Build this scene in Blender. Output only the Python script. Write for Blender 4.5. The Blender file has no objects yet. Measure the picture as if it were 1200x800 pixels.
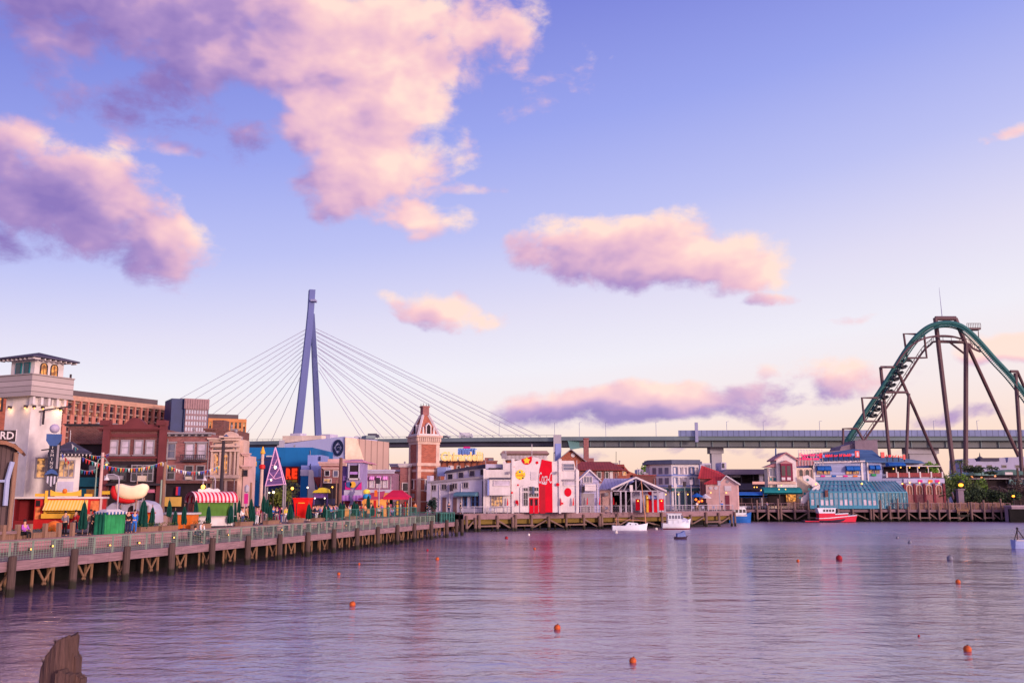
import bpy, bmesh, math, random
from mathutils import Vector, Matrix
R = math.radians
rnd = random.Random(7)
scene = bpy.context.scene
COL = scene.collection

# ------------------------------------------------------------------ camera model
F = 1100.0; HOR = 580.0; CAMZ = 5.6
PITCH = math.atan((HOR - 400.0) / F)
SP, CP = math.sin(PITCH), math.cos(PITCH)

def ray(px, py):
    u = (px - 600.0) / F; v = (400.0 - py) / F
    return Vector((u, CP - v * SP, SP + v * CP))

def at(px, py, Y):
    d = ray(px, py); t = Y / d.y
    return Vector((d.x * t, Y, CAMZ + d.z * t))

def onz(px, py, z):
    d = ray(px, py); t = (z - CAMZ) / d.z
    return Vector((d.x * t, d.y * t, z))

UP = 2.75       # level of the promenade and of the far pier
LOW = 1.9       # level of the near boardwalk
DK0 = Vector((-28.7, 52.6)); DK1 = Vector((-7.6, 134.0))
DT = (DK1 - DK0).normalized(); DN = Vector((-DT.y, DT.x))
def dk(px, off, py=610):
    """point of the line that runs `off` metres behind the near pier's edge, seen in column px"""
    d = ray(px, py); k = d.x / d.y
    o = DK0 + DN * off
    # o + s*DT : x = k*y
    s = (k * o.y - o.x) / (DT.x - k * DT.y)
    return o + DT * s
def dks(s, off=0.0):
    return DK0 + DT * s + DN * off

# ------------------------------------------------------------------ colour
def lin(c):
    c = c / 255.0
    return c / 12.92 if c <= 0.04045 else ((c + 0.055) / 1.055) ** 2.4
def C(r, g, b): return (lin(r), lin(g), lin(b), 1.0)
def mul(c, k): return (min(1, c[0] * k), min(1, c[1] * k), min(1, c[2] * k), 1.0)

# ------------------------------------------------------------------ materials
class NT:
    def __init__(s, tree): s.t = tree; s.n = tree.nodes; s.l = tree.links
    def new(s, typ, **kw):
        nd = s.n.new(typ)
        for k, v in kw.items(): setattr(nd, k, v)
        return nd
    def put(s, sock, v):
        if hasattr(v, 'is_output') or isinstance(v, bpy.types.NodeSocket): s.l.new(v, sock)
        else: sock.default_value = v
    def math(s, op, a, b=0.0, c=None, clamp=False):
        nd = s.new('ShaderNodeMath', operation=op, use_clamp=clamp)
        s.put(nd.inputs[0], a); s.put(nd.inputs[1], b)
        if c is not None: s.put(nd.inputs[2], c)
        return nd.outputs[0]
    def mix(s, f, a, b, blend='MIX'):
        nd = s.new('ShaderNodeMix', data_type='RGBA', blend_type=blend)
        s.put(nd.inputs[0], f); s.put(nd.inputs[6], a); s.put(nd.inputs[7], b)
        return nd.outputs[2]
    def noise(s, vec, scale, detail=4.0, rough=0.55, dist=0.0):
        nd = s.new('ShaderNodeTexNoise')
        s.put(nd.inputs['Vector'], vec); nd.inputs['Scale'].default_value = scale
        nd.inputs['Detail'].default_value = detail; nd.inputs['Roughness'].default_value = rough
        nd.inputs['Distortion'].default_value = dist
        return nd.outputs['Fac']
    def mapping(s, vec, scale=(1, 1, 1), loc=(0, 0, 0), rot=(0, 0, 0)):
        nd = s.new('ShaderNodeMapping'); s.put(nd.inputs[0], vec)
        nd.inputs['Scale'].default_value = scale; nd.inputs['Location'].default_value = loc
        nd.inputs['Rotation'].default_value = rot
        return nd.outputs[0]
    def ramp(s, f, stops, interp='LINEAR'):
        nd = s.new('ShaderNodeValToRGB'); s.put(nd.inputs[0], f)
        cr = nd.color_ramp; cr.interpolation = interp
        while len(cr.elements) < len(stops): cr.elements.new(0.5)
        for e, (p, c) in zip(cr.elements, stops): e.position = p; e.color = c
        return nd.outputs[0]

_M = {}
def mat(name, rgb, rough=0.8, var=0.22, vs=0.7, bump=0.15, bs=8.0, metal=0.0, kind=None, emit=0.0, ec=None,
        rgb2=None, per=0.5, axis=0, alpha=1.0, spec=0.22, tide=None):
    if name in _M: return _M[name]
    m = bpy.data.materials.new(name); m.use_nodes = True
    t = NT(m.node_tree); b = t.n['Principled BSDF']
    tc = t.new('ShaderNodeTexCoord').outputs['Object']
    rgb = tuple(rgb[:3]) + (1.0,)
    base = rgb
    dark, light = mul(rgb, 1 - var * 1.3), mul(rgb, 1 + var * 0.8)
    n1 = t.noise(tc, vs, 6, 0.6)
    f1 = t.math('MULTIPLY_ADD', n1, 2.2, -0.6, clamp=True)
    height = t.noise(tc, bs, 4, 0.6)
    if kind == 'plaster':
        st = t.noise(t.mapping(tc, (2.2, 2.2, 0.14)), 1.6, 6, 0.7)
        col = t.mix(f1, dark, light)
        col = t.mix(t.math('MULTIPLY', t.math('MULTIPLY_ADD', st, 3.2, -1.55, clamp=True), 0.36), col, mul(rgb, 0.62))
    elif kind == 'brick':
        sx = t.new('ShaderNodeSeparateXYZ'); t.put(sx.inputs[0], tc)
        cx = t.new('ShaderNodeCombineXYZ')
        t.put(cx.inputs[0], t.math('ADD', sx.outputs[0], sx.outputs[1])); t.put(cx.inputs[1], sx.outputs[2])
        br = t.new('ShaderNodeTexBrick'); t.put(br.inputs['Vector'], cx.outputs[0])
        br.inputs['Scale'].default_value = 1.0
        br.inputs['Brick Width'].default_value = 0.42; br.inputs['Row Height'].default_value = 0.16
        br.inputs['Mortar Size'].default_value = 0.016; br.inputs['Bias'].default_value = 0.0
        t.put(br.inputs['Color1'], mul(rgb, 0.72)); t.put(br.inputs['Color2'], mul(rgb, 1.25))
        t.put(br.inputs['Mortar'], mul(tuple(0.5 * c + 0.12 for c in rgb[:3]) + (1,), 1.0))
        col = t.mix(t.math('MULTIPLY', f1, 0.5), br.outputs[0], mul(rgb, 0.7))
        height = t.math('MULTIPLY', br.outputs['Fac'], -0.5)
    elif kind == 'wood':
        g = t.noise(t.mapping(tc, (9, 9, 0.6) if axis == 2 else ((0.6, 9, 9) if axis == 0 else (9, 0.6, 9))), 3.0 * per, 6, 0.65)
        f1 = t.math('MULTIPLY', t.math('MULTIPLY_ADD', g, 2.0, -0.5, clamp=True), t.math('MULTIPLY_ADD', n1, 1.2, 0.3, clamp=True))
        col = t.mix(f1, mul(rgb, 0.5), mul(rgb, 1.3)); height = g
    elif kind == 'planks':
        sx = t.new('ShaderNodeSeparateXYZ'); t.put(sx.inputs[0], tc)
        k = t.math('DIVIDE', sx.outputs[axis], per)
        fr = t.math('FRACT', k); fl = t.math('FLOOR', k)
        wn = t.new('ShaderNodeTexWhiteNoise', noise_dimensions='1D'); t.put(wn.inputs['W'], fl)
        edge = t.math('LESS_THAN', t.math('ABSOLUTE', t.math('SUBTRACT', fr, 0.5)), 0.44)
        c0 = t.mix(wn.outputs['Value'], mul(rgb, 0.75), mul(rgb, 1.2))
        c1 = t.mix(t.math('MULTIPLY', f1, 0.6), c0, dark)
        col = t.mix(edge, mul(rgb, 0.35), c1); height = edge
    elif kind == 'stripes':
        sx = t.new('ShaderNodeSeparateXYZ'); t.put(sx.inputs[0], tc)
        fr = t.math('FRACT', t.math('DIVIDE', sx.outputs[axis], per))
        a = t.math('LESS_THAN', fr, 0.5)
        col = t.mix(t.math('MULTIPLY', f1, 0.35), t.mix(a, rgb, rgb2), mul(rgb, 0.8))
    elif kind == 'seams':
        sx = t.new('ShaderNodeSeparateXYZ'); t.put(sx.inputs[0], tc)
        fr = t.math('FRACT', t.math('DIVIDE', sx.outputs[axis], per))
        a = t.math('LESS_THAN', fr, 0.14)
        col = t.mix(a, t.mix(f1, dark, light), mul(rgb, 0.55)); height = a
    else:
        col = t.mix(f1, dark, light)
    if tide is not None:   # the wet, weedy band that the water leaves on piles
        sz = t.new('ShaderNodeSeparateXYZ'); t.put(sz.inputs[0], tc)
        k = t.math('SUBTRACT', t.math('MULTIPLY_ADD', t.noise(tc, 2.5, 4), 0.5, tide), sz.outputs[2])
        col = t.mix(t.math('MULTIPLY', k, 5.0, clamp=True), col, C(44, 40, 34))
    t.put(b.inputs['Base Color'], col)
    b.inputs['Roughness'].default_value = rough; b.inputs['Metallic'].default_value = metal
    b.inputs['Specular IOR Level'].default_value = spec
    if bump:
        bp = t.new('ShaderNodeBump'); bp.inputs['Strength'].default_value = bump; bp.inputs['Distance'].default_value = 0.05
        t.put(bp.inputs['Height'], height); t.l.new(bp.outputs[0], b.inputs['Normal'])
    if emit:
        b.inputs['Emission Color'].default_value = ec or rgb; b.inputs['Emission Strength'].default_value = emit
    if emit and 'window' in name:   # rooms behind: some bright, some dim
        em = t.math('MULTIPLY_ADD', t.noise(tc, 1.9, 2), 5.0, -2.1, clamp=True)
        t.put(b.inputs['Emission Strength'], t.math('MULTIPLY_ADD', em, emit, emit * .06))
    if alpha < 1: b.inputs['Alpha'].default_value = alpha
    _M[name] = m
    return m

# ------------------------------------------------------------------ mesh builder
class MB:
    def __init__(s): s.v = []; s.f = []; s.mi = []
    def face(s, pts, m=0):
        k = len(s.v); s.v += [tuple(p) for p in pts]; s.f.append(tuple(range(k, k + len(pts)))); s.mi.append(m)
    def add(s, vs, fs, m=0):
        k = len(s.v); s.v += [tuple(p) for p in vs]
        for f in fs: s.f.append(tuple(i + k for i in f)); s.mi.append(m)
        return s
    def box(s, x0, x1, y0, y1, z0, z1, m=0):
        if x0 > x1: x0, x1 = x1, x0
        if y0 > y1: y0, y1 = y1, y0
        if z0 > z1: z0, z1 = z1, z0
        vs = [(x0, y0, z0), (x1, y0, z0), (x1, y1, z0), (x0, y1, z0), (x0, y0, z1), (x1, y0, z1), (x1, y1, z1), (x0, y1, z1)]
        return s.add(vs, [(0, 3, 2, 1), (4, 5, 6, 7), (0, 1, 5, 4), (1, 2, 6, 5), (2, 3, 7, 6), (3, 0, 4, 7)], m)
    def prism(s, poly, y0, y1, m=0):
        """poly in (x, z), counter-clockwise seen from the front; extruded from y0 (front) to y1"""
        n = len(poly)
        ar = sum(poly[i][0] * poly[(i + 1) % n][1] - poly[(i + 1) % n][0] * poly[i][1] for i in range(n))
        if ar < 0: poly = poly[::-1]
        vs = [(x, y0, z) for x, z in poly] + [(x, y1, z) for x, z in poly]
        fs = [tuple(range(n)), tuple(range(2 * n - 1, n - 1, -1))]
        for i in range(n): j = (i + 1) % n; fs.append((i, i + n, j + n, j))
        return s.add(vs, fs, m)
    def hprism(s, poly, z0, z1, m=0):
        n = len(poly)
        ar = sum(poly[i][0] * poly[(i + 1) % n][1] - poly[(i + 1) % n][0] * poly[i][1] for i in range(n))
        if ar < 0: poly = poly[::-1]
        vs = [(p[0], p[1], z0) for p in poly] + [(p[0], p[1], z1) for p in poly]
        fs = [tuple(range(n - 1, -1, -1)), tuple(range(n, 2 * n))]
        for i in range(n): j = (i + 1) % n; fs.append((i, j, j + n, i + n))
        return s.add(vs, fs, m)
    def frustum(s, cx, cy, w0, d0, z0, w1, d1, z1, m=0):
        vs = [(cx + a * w0 / 2, cy + b * d0 / 2, z0) for a, b in ((-1, -1), (1, -1), (1, 1), (-1, 1))] + \
             [(cx + a * w1 / 2, cy + b * d1 / 2, z1) for a, b in ((-1, -1), (1, -1), (1, 1), (-1, 1))]
        return s.add(vs, [(0, 3, 2, 1), (4, 5, 6, 7), (0, 1, 5, 4), (1, 2, 6, 5), (2, 3, 7, 6), (3, 0, 4, 7)], m)
    def tube(s, pts, r, n=6, m=0, cap=True):
        pts = [Vector(p) for p in pts]; L = len(pts)
        rs = r if isinstance(r, (list, tuple)) else [r] * L
        k = len(s.v); prev = None
        for i, p in enumerate(pts):
            d = (pts[min(i + 1, L - 1)] - pts[max(i - 1, 0)])
            if d.length < 1e-6: d = Vector((0, 0, 1))
            d.normalize()
            a = Vector((0, 0, 1)) if abs(d.z) < 0.9 else Vector((1, 0, 0))
            if prev is not None: a = prev
            e1 = (a - d * a.dot(d))
            if e1.length < 1e-4: e1 = d.orthogonal()
            e1.normalize(); e2 = d.cross(e1); prev = e1
            for j in range(n):
                th = 2 * math.pi * (j + 0.5) / n
                q = p + (e1 * math.cos(th) + e2 * math.sin(th)) * rs[i]
                s.v.append(tuple(q))
        for i in range(L - 1):
            for j in range(n):
                a = k + i * n + j; b = k + i * n + (j + 1) % n
                s.f.append((a, b, b + n, a + n)); s.mi.append(m)
        if cap:
            s.f.append(tuple(k + j for j in range(n - 1, -1, -1))); s.mi.append(m)
            s.f.append(tuple(k + (L - 1) * n + j for j in range(n))); s.mi.append(m)
        return s
    def beam(s, a, b, w, h=None, m=0):
        """rectangular bar from a to b"""
        h = h or w
        a = Vector(a); b = Vector(b); d = (b - a).normalized()
        up = Vector((0, 0, 1)) if abs(d.z) < 0.95 else Vector((0, 1, 0))
        e1 = d.cross(up).normalized() * w / 2; e2 = e1.cross(d).normalized() * h / 2
        vs = [a - e1 - e2, a + e1 - e2, a + e1 + e2, a - e1 + e2, b - e1 - e2, b + e1 - e2, b + e1 + e2, b - e1 + e2]
        return s.add(vs, [(0, 3, 2, 1), (4, 5, 6, 7), (0, 1, 5, 4), (1, 2, 6, 5), (2, 3, 7, 6), (3, 0, 4, 7)], m)
    def lathe(s, prof, cx=0, cy=0, n=12, m=0, wob=0.0):
        k = len(s.v)
        for (r, z) in prof:
            for j in range(n):
                th = 2 * math.pi * j / n
                q = r * (1 + (wob * (rnd.random() - 0.5) if wob else 0))
                s.v.append((cx + q * math.cos(th), cy + q * math.sin(th), z))
        for i in range(len(prof) - 1):
            for j in range(n):
                a = k + i * n + j; b = k + i * n + (j + 1) % n
                s.f.append((a, b, b + n, a + n)); s.mi.append(m)
        s.f.append(tuple(k + j for j in range(n - 1, -1, -1))); s.mi.append(m)
        s.f.append(tuple(k + (len(prof) - 1) * n + j for j in range(n))); s.mi.append(m)
        return s
    def ball(s, c, r, n=10, m=0, sq=1.0):
        prof = [(max(0.001, r * math.sin(math.pi * i / (n // 2 + 1))), c[2] - r * sq * math.cos(math.pi * i / (n // 2 + 1))) for i in range(n // 2 + 2)]
        return s.lathe(prof, c[0], c[1], n, m)
    def disc(s, x, y, z, r, t, n=18, m=0, rz=None):
        """upright disc facing -y"""
        rz = rz or r
        return s.prism([(x + r * math.cos(2 * math.pi * i / n), z + rz * math.sin(2 * math.pi * i / n)) for i in range(n)], y - t, y, m)
    def mesh(s, name, mats, smooth=False):
        me = bpy.data.meshes.new(name); me.from_pydata(s.v, [], s.f)
        for m in (mats if isinstance(mats, (list, tuple)) else [mats]): me.materials.append(m)
        me.polygons.foreach_set('material_index', s.mi)
        if smooth: me.polygons.foreach_set('use_smooth', [True] * len(me.polygons))
        me.update()
        return me
    def build(s, name, mats, parent=None, label=None, smooth=False, kind=None):
        o = bpy.data.objects.new(name, s.mesh(name, mats, smooth)); COL.objects.link(o)
        if parent is not None: o.parent = parent
        if label: o['label'] = label
        if kind: o['kind'] = kind
        return o

def tag(o, label, cat, group=None):
    o['label'] = label; o['category'] = cat
    if group: o['group'] = group
    return o
def thing(name, label, cat, loc=(0, 0, 0), rz=0.0, group=None):
    o = bpy.data.objects.new(name, None); COL.objects.link(o)
    o.location = loc; o.rotation_euler = (0, 0, rz); o.empty_display_size = 0.3
    return tag(o, label, cat, group)
def copy_tree(o, parent=None):
    c = o.copy(); COL.objects.link(c)
    if parent is not None: c.parent = parent
    for ch in list(o.children): copy_tree(ch, c)
    return c

def text_mb(txt, x0, x1, z0, z1, y, depth=0.06, shear=0.0, bold=0.0, space=1.0):
    """lettering as real geometry, fitted into the rectangle, standing in the xz plane facing -y"""
    cu = bpy.data.curves.new('lettering', 'FONT'); cu.body = txt; cu.extrude = 0.02; cu.resolution_u = 2
    cu.shear = shear; cu.offset = bold; cu.space_character = space
    ob = bpy.data.objects.new('lettering', cu); COL.objects.link(ob)
    dg = bpy.context.evaluated_depsgraph_get(); dg.update()
    me = bpy.data.meshes.new_from_object(ob.evaluated_get(dg))
    mb = MB()
    xs = [v.co.x for v in me.vertices]; ys = [v.co.y for v in me.vertices]
    ax, bx, ay, by = min(xs), max(xs), min(ys), max(ys)
    vs = [(x0 + (v.co.x - ax) / (bx - ax) * (x1 - x0), y - depth if v.co.z > 0 else y, z0 + (v.co.y - ay) / (by - ay) * (z1 - z0)) for v in me.vertices]
    mb.add(vs, [tuple(p.vertices) for p in me.polygons])
    bpy.data.objects.remove(ob); bpy.data.curves.remove(cu); bpy.data.meshes.remove(me)
    return mb

# ------------------------------------------------------------------ buildings
class Bld:
    """a thing whose front stands in the vertical plane through two image columns at given depths.
    local x runs along the front, local y goes away from the viewer, local z up"""
    def __init__(s, name, label, cat, px0, Y0, px1, Y1=None, zb=UP, pyb=590, group=None):
        Y1 = Y0 if Y1 is None else Y1
        a = at(px0, pyb, Y0); b = at(px1, pyb, Y1)
        s.A = Vector((a.x, a.y, zb)); u = Vector((b.x - a.x, b.y - a.y, 0)); s.W = u.length; s.u = u.normalized()
        s.n = Vector((-s.u.y, s.u.x, 0)); s.zb = zb
        s.root = thing(name, label, cat, s.A, math.atan2(s.u.y, s.u.x), group)
    def p(s, px, py, off=0.0):
        d = ray(px, py); o = Vector((0, 0, CAMZ)); q = s.A + s.n * off
        t = (q - o).dot(s.n) / d.dot(s.n)
        w = o + d * t - s.A
        return w.dot(s.u), w.z
    def r(s, px0, py0, px1, py1, off=0.0):
        mx, my = (px0 + px1) / 2, (py0 + py1) / 2
        return s.p(px0, my, off)[0], s.p(mx, py1, off)[1], s.p(px1, my, off)[0], s.p(mx, py0, off)[1]
    def part(s, name, mb, mats, parent=None, label=None, smooth=False):
        return mb.build(name, mats, parent or s.root, label, smooth)
    def pbox(s, name, px0, py0, px1, py1, y0, y1, m, parent=None, to_ground=False, label=None):
        x0, z0, x1, z1 = s.r(px0, py0, px1, py1, y0)
        if to_ground: z0 = 0.0
        return s.part(name, MB().box(x0, x1, y0, y1, z0, z1), m, parent, label)
    def wall(s, px0, pyt, px1, depth, m, y0=0.0, name='wall', pyb=592):
        x0, z0, x1, z1 = s.r(px0, pyt, px1, pyb, y0)
        return s.part(name, MB().box(x0, x1, y0, y0 + depth, 0.0, z1), m)
    def poly(s, name, pts, y0, y1, m, parent=None, label=None):
        return s.part(name, MB().prism([s.p(a, b, y0) for a, b in pts], y0, y1), m, parent, label)
    def win(s, px0, py0, px1, py1, fm, gm, y=0.0, fw=0.12, nx=1, nz=1, arch=False, proud=0.14, sill=False, name='window', hood=None):
        x0, z0, x1, z1 = s.r(px0, py0, px1, py1, y)
        return s.win_l(x0, z0, x1, z1, fm, gm, y, fw, nx, nz, arch, proud, sill, name, hood)
    def win_l(s, x0, z0, x1, z1, fm, gm, y=0.0, fw=0.12, nx=1, nz=1, arch=False, proud=0.14, sill=False, name='window', hood=None):
        g = MB(); f = MB(); w = x1 - x0; yf = y - proud
        if arch:
            r = w / 2; cx = (x0 + x1) / 2; zc = z1 - r; N = 8
            arcp = [(cx + r * math.cos(math.pi * i / N), zc + r * math.sin(math.pi * i / N)) for i in range(N + 1)]
            g.prism([(x0 + .002, z0)] + [(x1 - .002, z0)] + arcp, y - 0.04, y + 0.02)
            r2 = r + fw
            for i in range(N):
                a0, a1 = math.pi * i / N, math.pi * (i + 1) / N
                f.prism([(cx + r * math.cos(a0), zc + r * math.sin(a0)), (cx + r2 * math.cos(a0), zc + r2 * math.sin(a0)),
                         (cx + r2 * math.cos(a1), zc + r2 * math.sin(a1)), (cx + r * math.cos(a1), zc + r * math.sin(a1))], yf, y + .01)
            f.box(x0 - fw, x0, yf, y + .01, z0, zc); f.box(x1, x1 + fw, yf, y + .01, z0, zc)
            f.box(x0 - fw, x1 + fw, yf, y + .01, z0 - fw, z0)
        else:
            g.box(x0, x1, y - 0.04, y + 0.02, z0, z1)
            f.box(x0 - fw, x0, yf, y + .01, z0 - fw, z1 + fw); f.box(x1, x1 + fw, yf, y + .01, z0 - fw, z1 + fw)
            f.box(x0, x1, yf, y + .01, z0 - fw, z0); f.box(x0, x1, yf, y + .01, z1, z1 + fw)
        for i in range(1, nx):
            xx = x0 + w * i / nx; f.box(xx - fw * .3, xx + fw * .3, yf + .03, y - .041, z0, z1 - (0.1 if arch else 0))
        for i in range(1, nz):
            zz = z0 + (z1 - z0) * i / nz; f.box(x0, x1, yf + .036, y - .0415, zz - fw * .3, zz + fw * .3)
        if sill: f.box(x0 - fw * 2, x1 + fw * 2, yf - .12, y + .01, z0 - fw * 2, z0 - fw)
        if hood: f.box(x0 - fw * 2, x1 + fw * 2, yf - .12, y + .01, z1 + fw, z1 + fw * 2.4)
        o = s.part(name, f, fm); g.build('pane', gm, o)
        return o
    def awning(s, px0, py0, px1, py1, out, m, y=0.0, drop=0.18, name='awning', n=1):
        x0, z0, x1, z1 = s.r(px0, py0, px1, py1, y)
        return s.awning_l(x0, z0, x1, z1, out, m, y, drop, name)
    def awning_l(s, x0, z0, x1, z1, out, m, y=0.0, drop=0.18, name='awning'):
        mb = MB(); N = 5; zt = z0 + (z1 - z0) * drop
        pr = [(y - 0.01, z1)] + [(y - out * math.sin(math.pi / 2 * i / N), zt + (z1 - zt) * math.cos(math.pi / 2 * i / N) ** 1.0) for i in range(1, N + 1)] + [(y - out, z0)]
        for i in range(len(pr) - 1):
            (ya, za), (yb, zb) = pr[i], pr[i + 1]
            mb.face([(x0, yb, zb), (x1, yb, zb), (x1, ya, za), (x0, ya, za)])
            mb.face([(x0, yb, zb - .03), (x0, ya, za - .03), (x1, ya, za - .03), (x1, yb, zb - .03)])
        for x in (x0, x1):
            mb.face([(x, yy, zz) for yy, zz in pr] + [(x, y - .01, z0)])
        return s.part(name, mb, m)
# ------------------------------------------------------------------ camera, sun, sky
cam = bpy.data.objects.new('camera', bpy.data.cameras.new('camera')); COL.objects.link(cam)
cam.location = (0, 0, CAMZ); cam.rotation_euler = (math.pi / 2 + PITCH, 0, 0)
cam.data.sensor_width = 36; cam.data.lens = F / 1200 * 36; cam.data.clip_start = 0.1; cam.data.clip_end = 20000
scene.camera = cam

SUN_DIR = Vector((0.70, -0.71, 0.0)).normalized(); SUN_EL = R(8)
sd = Vector((SUN_DIR.x * math.cos(SUN_EL), SUN_DIR.y * math.cos(SUN_EL), math.sin(SUN_EL)))
sl = bpy.data.lights.new('sun', 'SUN'); sl.energy = 2.9; sl.angle = R(9); sl.color = (1.0, 0.75, 0.64)
so = bpy.data.objects.new('sun', sl); COL.objects.link(so); so.rotation_euler = sd.to_track_quat('Z', 'Y').to_euler()

def azel(px, py):
    d = ray(px, py).normalized()
    return math.atan2(d.x, d.y), math.asin(d.z)

def make_world():
    w = bpy.data.worlds.new('World'); scene.world = w; w.use_nodes = True
    t = NT(w.node_tree); t.n.clear()
    out = t.new('ShaderNodeOutputWorld'); bg = t.new('ShaderNodeBackground')
    t.l.new(bg.outputs[0], out.inputs[0])
    tc = t.new('ShaderNodeTexCoord').outputs['Generated']
    sx = t.new('ShaderNodeSeparateXYZ'); t.put(sx.inputs[0], tc)
    az = t.math('ARCTAN2', sx.outputs[0], sx.outputs[1]); el = t.math('ARCSINE', sx.outputs[2])
    # clear sky
    azc = t.math('MINIMUM', t.math('MAXIMUM', az, -0.6), 0.6)
    ele = t.math('MULTIPLY', el, t.math('MULTIPLY_ADD', azc, t.math('MULTIPLY_ADD', el, 1.0, -0.78), 1.0))
    fac = t.math('DIVIDE', ele, R(90), clamp=True)
    def s(deg): return deg / 90
    sky = t.ramp(fac, [(0.0, C(255, 212, 188)), (s(2.2), C(255, 224, 208)), (s(4.5), C(250, 235, 235)), (s(7.5), C(243, 239, 249)),
                       (s(11), C(228, 223, 246)), (s(16), C(191, 195, 246)), (s(22), C(156, 166, 240)), (s(29), C(126, 134, 222)),
                       (s(45), C(118, 118, 200)), (1.0, C(104, 104, 186))])
    # the bright sunset side, behind and to the right of the viewer
    sdv = t.new('ShaderNodeVectorMath', operation='DOT_PRODUCT'); t.put(sdv.inputs[0], tc); sdv.inputs[1].default_value = (sd.x, sd.y, sd.z)
    glow = t.math('POWER', t.math('MAXIMUM', sdv.outputs['Value'], 0.0), 2.0)
    gl = t.new('ShaderNodeMix', data_type='RGBA', blend_type='ADD', clamp_result=False); t.put(gl.inputs[0], glow); t.put(gl.inputs[6], sky); gl.inputs[7].default_value = (1.55, 1.02, .92, 1)
    sky = gl.outputs[2]
    # the physical sky of the same low sun, a small share of the light
    ns = t.new('ShaderNodeTexSky', sky_type='NISHITA'); ns.sun_disc = False
    ns.sun_elevation = SUN_EL; ns.sun_rotation = math.atan2(sd.x, sd.y)
    nsk = t.mix(1.0, ns.outputs[0], (0.08, 0.08, 0.08, 1), 'MULTIPLY')
    sky = t.mix(0.10, sky, nsk)

    # cloud banks, each placed by its azimuth and elevation
    banks = [
        (270, 20, 330, 72, 4, 1.2), (60, 0, 190, 50, 10, .6), (430, 95, 105, 100, 0, 1.3), (440, 178, 78, 66, 0, 1.2), (400, 215, 55, 45, 0, .9),
        (480, 246, 85, 24, 12, .8), (545, 268, 60, 11, 12, .5), (560, 45, 72, 62, -30, .75), (175, 120, 66, 44, 0, .7),
        (265, 150, 66, 26, 12, .55), (80, 228, 140, 50, 17, 1.2), (30, 190, 85, 36, 10, .9), (172, 282, 58, 40, 25, 1.0), (205, 318, 30, 15, 0, .5),
        (0, 275, 40, 26, 0, .6),
        (735, 296, 148, 36, 4, 1.3), (865, 318, 48, 26, 0, .9), (640, 288, 70, 22, 5, .75), (750, 268, 80, 26, -5, .9),
        (515, 366, 62, 22, 14, .85), (580, 374, 26, 9, 5, .5), (540, 208, 44, 9, 3, .5), (905, 355, 55, 7, 5, .45), (205, 184, 34, 8, 5, .45),
        (745, 475, 150, 20, -3, 1.3), (835, 468, 62, 20, 10, .9), (985, 447, 66, 20, 6, 1.0), (948, 465, 26, 8, 0, .5),
        (1180, 407, 66, 16, 0, 1.0), (1150, 491, 55, 8, 0, .6), (903, 440, 15, 9, 0, .5), (990, 376, 34, 5, 4, .4), (1188, 155, 26, 7, -5, .5), (800, 525, 160, 6, 0, .3),
    ]
    def make_field(name, bks, detail):
        g = bpy.data.node_groups.new(name, 'ShaderNodeTree')
        g.interface.new_socket('P', in_out='INPUT', socket_type='NodeSocketVector')
        g.interface.new_socket('Field', in_out='OUTPUT', socket_type='NodeSocketFloat')
        q = NT(g); gi = q.new('NodeGroupInput'); go = q.new('NodeGroupOutput')
        P0 = gi.outputs[0]
        def vm(op, a, b=None, c=None):
            nd = q.new('ShaderNodeVectorMath', operation=op); q.put(nd.inputs[0], a)
            if b is not None: q.put(nd.inputs[1], b)
            if c is not None: q.put(nd.inputs[2], c)
            return nd
        wv = q.new('ShaderNodeTexNoise'); q.put(wv.inputs['Vector'], P0); wv.inputs['Scale'].default_value = 9; wv.inputs['Detail'].default_value = 2
        P = vm('ADD', P0, vm('MULTIPLY_ADD', wv.outputs['Color'], (0.085, 0.055, 0), (-0.0425, -0.0275, 0)).outputs[0]).outputs[0]
        sp = q.new('ShaderNodeSeparateXYZ'); q.put(sp.inputs[0], P); A, E = sp.outputs[0], sp.outputs[1]
        turned = {}
        tot = None
        for (px, py, ra, rb, rot, wgt) in bks:
            a, e = azel(px, py); ra /= F; rb /= F
            cr, sr = math.cos(R(rot)), math.sin(R(rot))
            if rot not in turned:
                c = q.new('ShaderNodeCombineXYZ')
                q.put(c.inputs[0], q.math('MULTIPLY_ADD', A, cr, q.math('MULTIPLY', E, -sr)))
                q.put(c.inputs[1], q.math('MULTIPLY_ADD', A, sr, q.math('MULTIPLY', E, cr)))
                turned[rot] = c.outputs[0] if rot else P
            ua, va = a * cr - e * sr, a * sr + e * cr
            k = vm('MULTIPLY_ADD', turned[rot], (1 / ra, 1 / rb, 0), (-ua / ra, -va / rb, 0)).outputs[0]
            d2 = vm('DOT_PRODUCT', k, k).outputs['Value']
            val = q.math('MULTIPLY_ADD', d2, -0.55 * wgt, wgt)
            tot = val if tot is None else q.math('MAXIMUM', tot, val)
        tot = q.math('MAXIMUM', tot, -1.0)
        n1 = q.noise(vm('MULTIPLY', P0, (1.0, 1.5, 1.0)).outputs[0], 13.0, detail, 0.61, 0.2)
        vo = q.new('ShaderNodeTexVoronoi', feature='F1', voronoi_dimensions='2D'); vo.inputs['Scale'].default_value = 26
        q.put(vo.inputs['Vector'], P)
        nn = q.math('MULTIPLY_ADD', n1, 3.0, -1.5)
        nn = q.math('SUBTRACT', nn, q.math('MULTIPLY_ADD', vo.outputs['Distance'], 0.5, -0.2))
        q.put(go.inputs[0], q.math('ADD', q.math('MULTIPLY', tot, 1.15), q.math('SUBTRACT', nn, 0.35)))
        return g
    gA = make_field('cloud_field', banks, 8)
    gB = make_field('cloud_field_toward_light', [b for b in banks if b[5] >= .75], 3)
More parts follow.
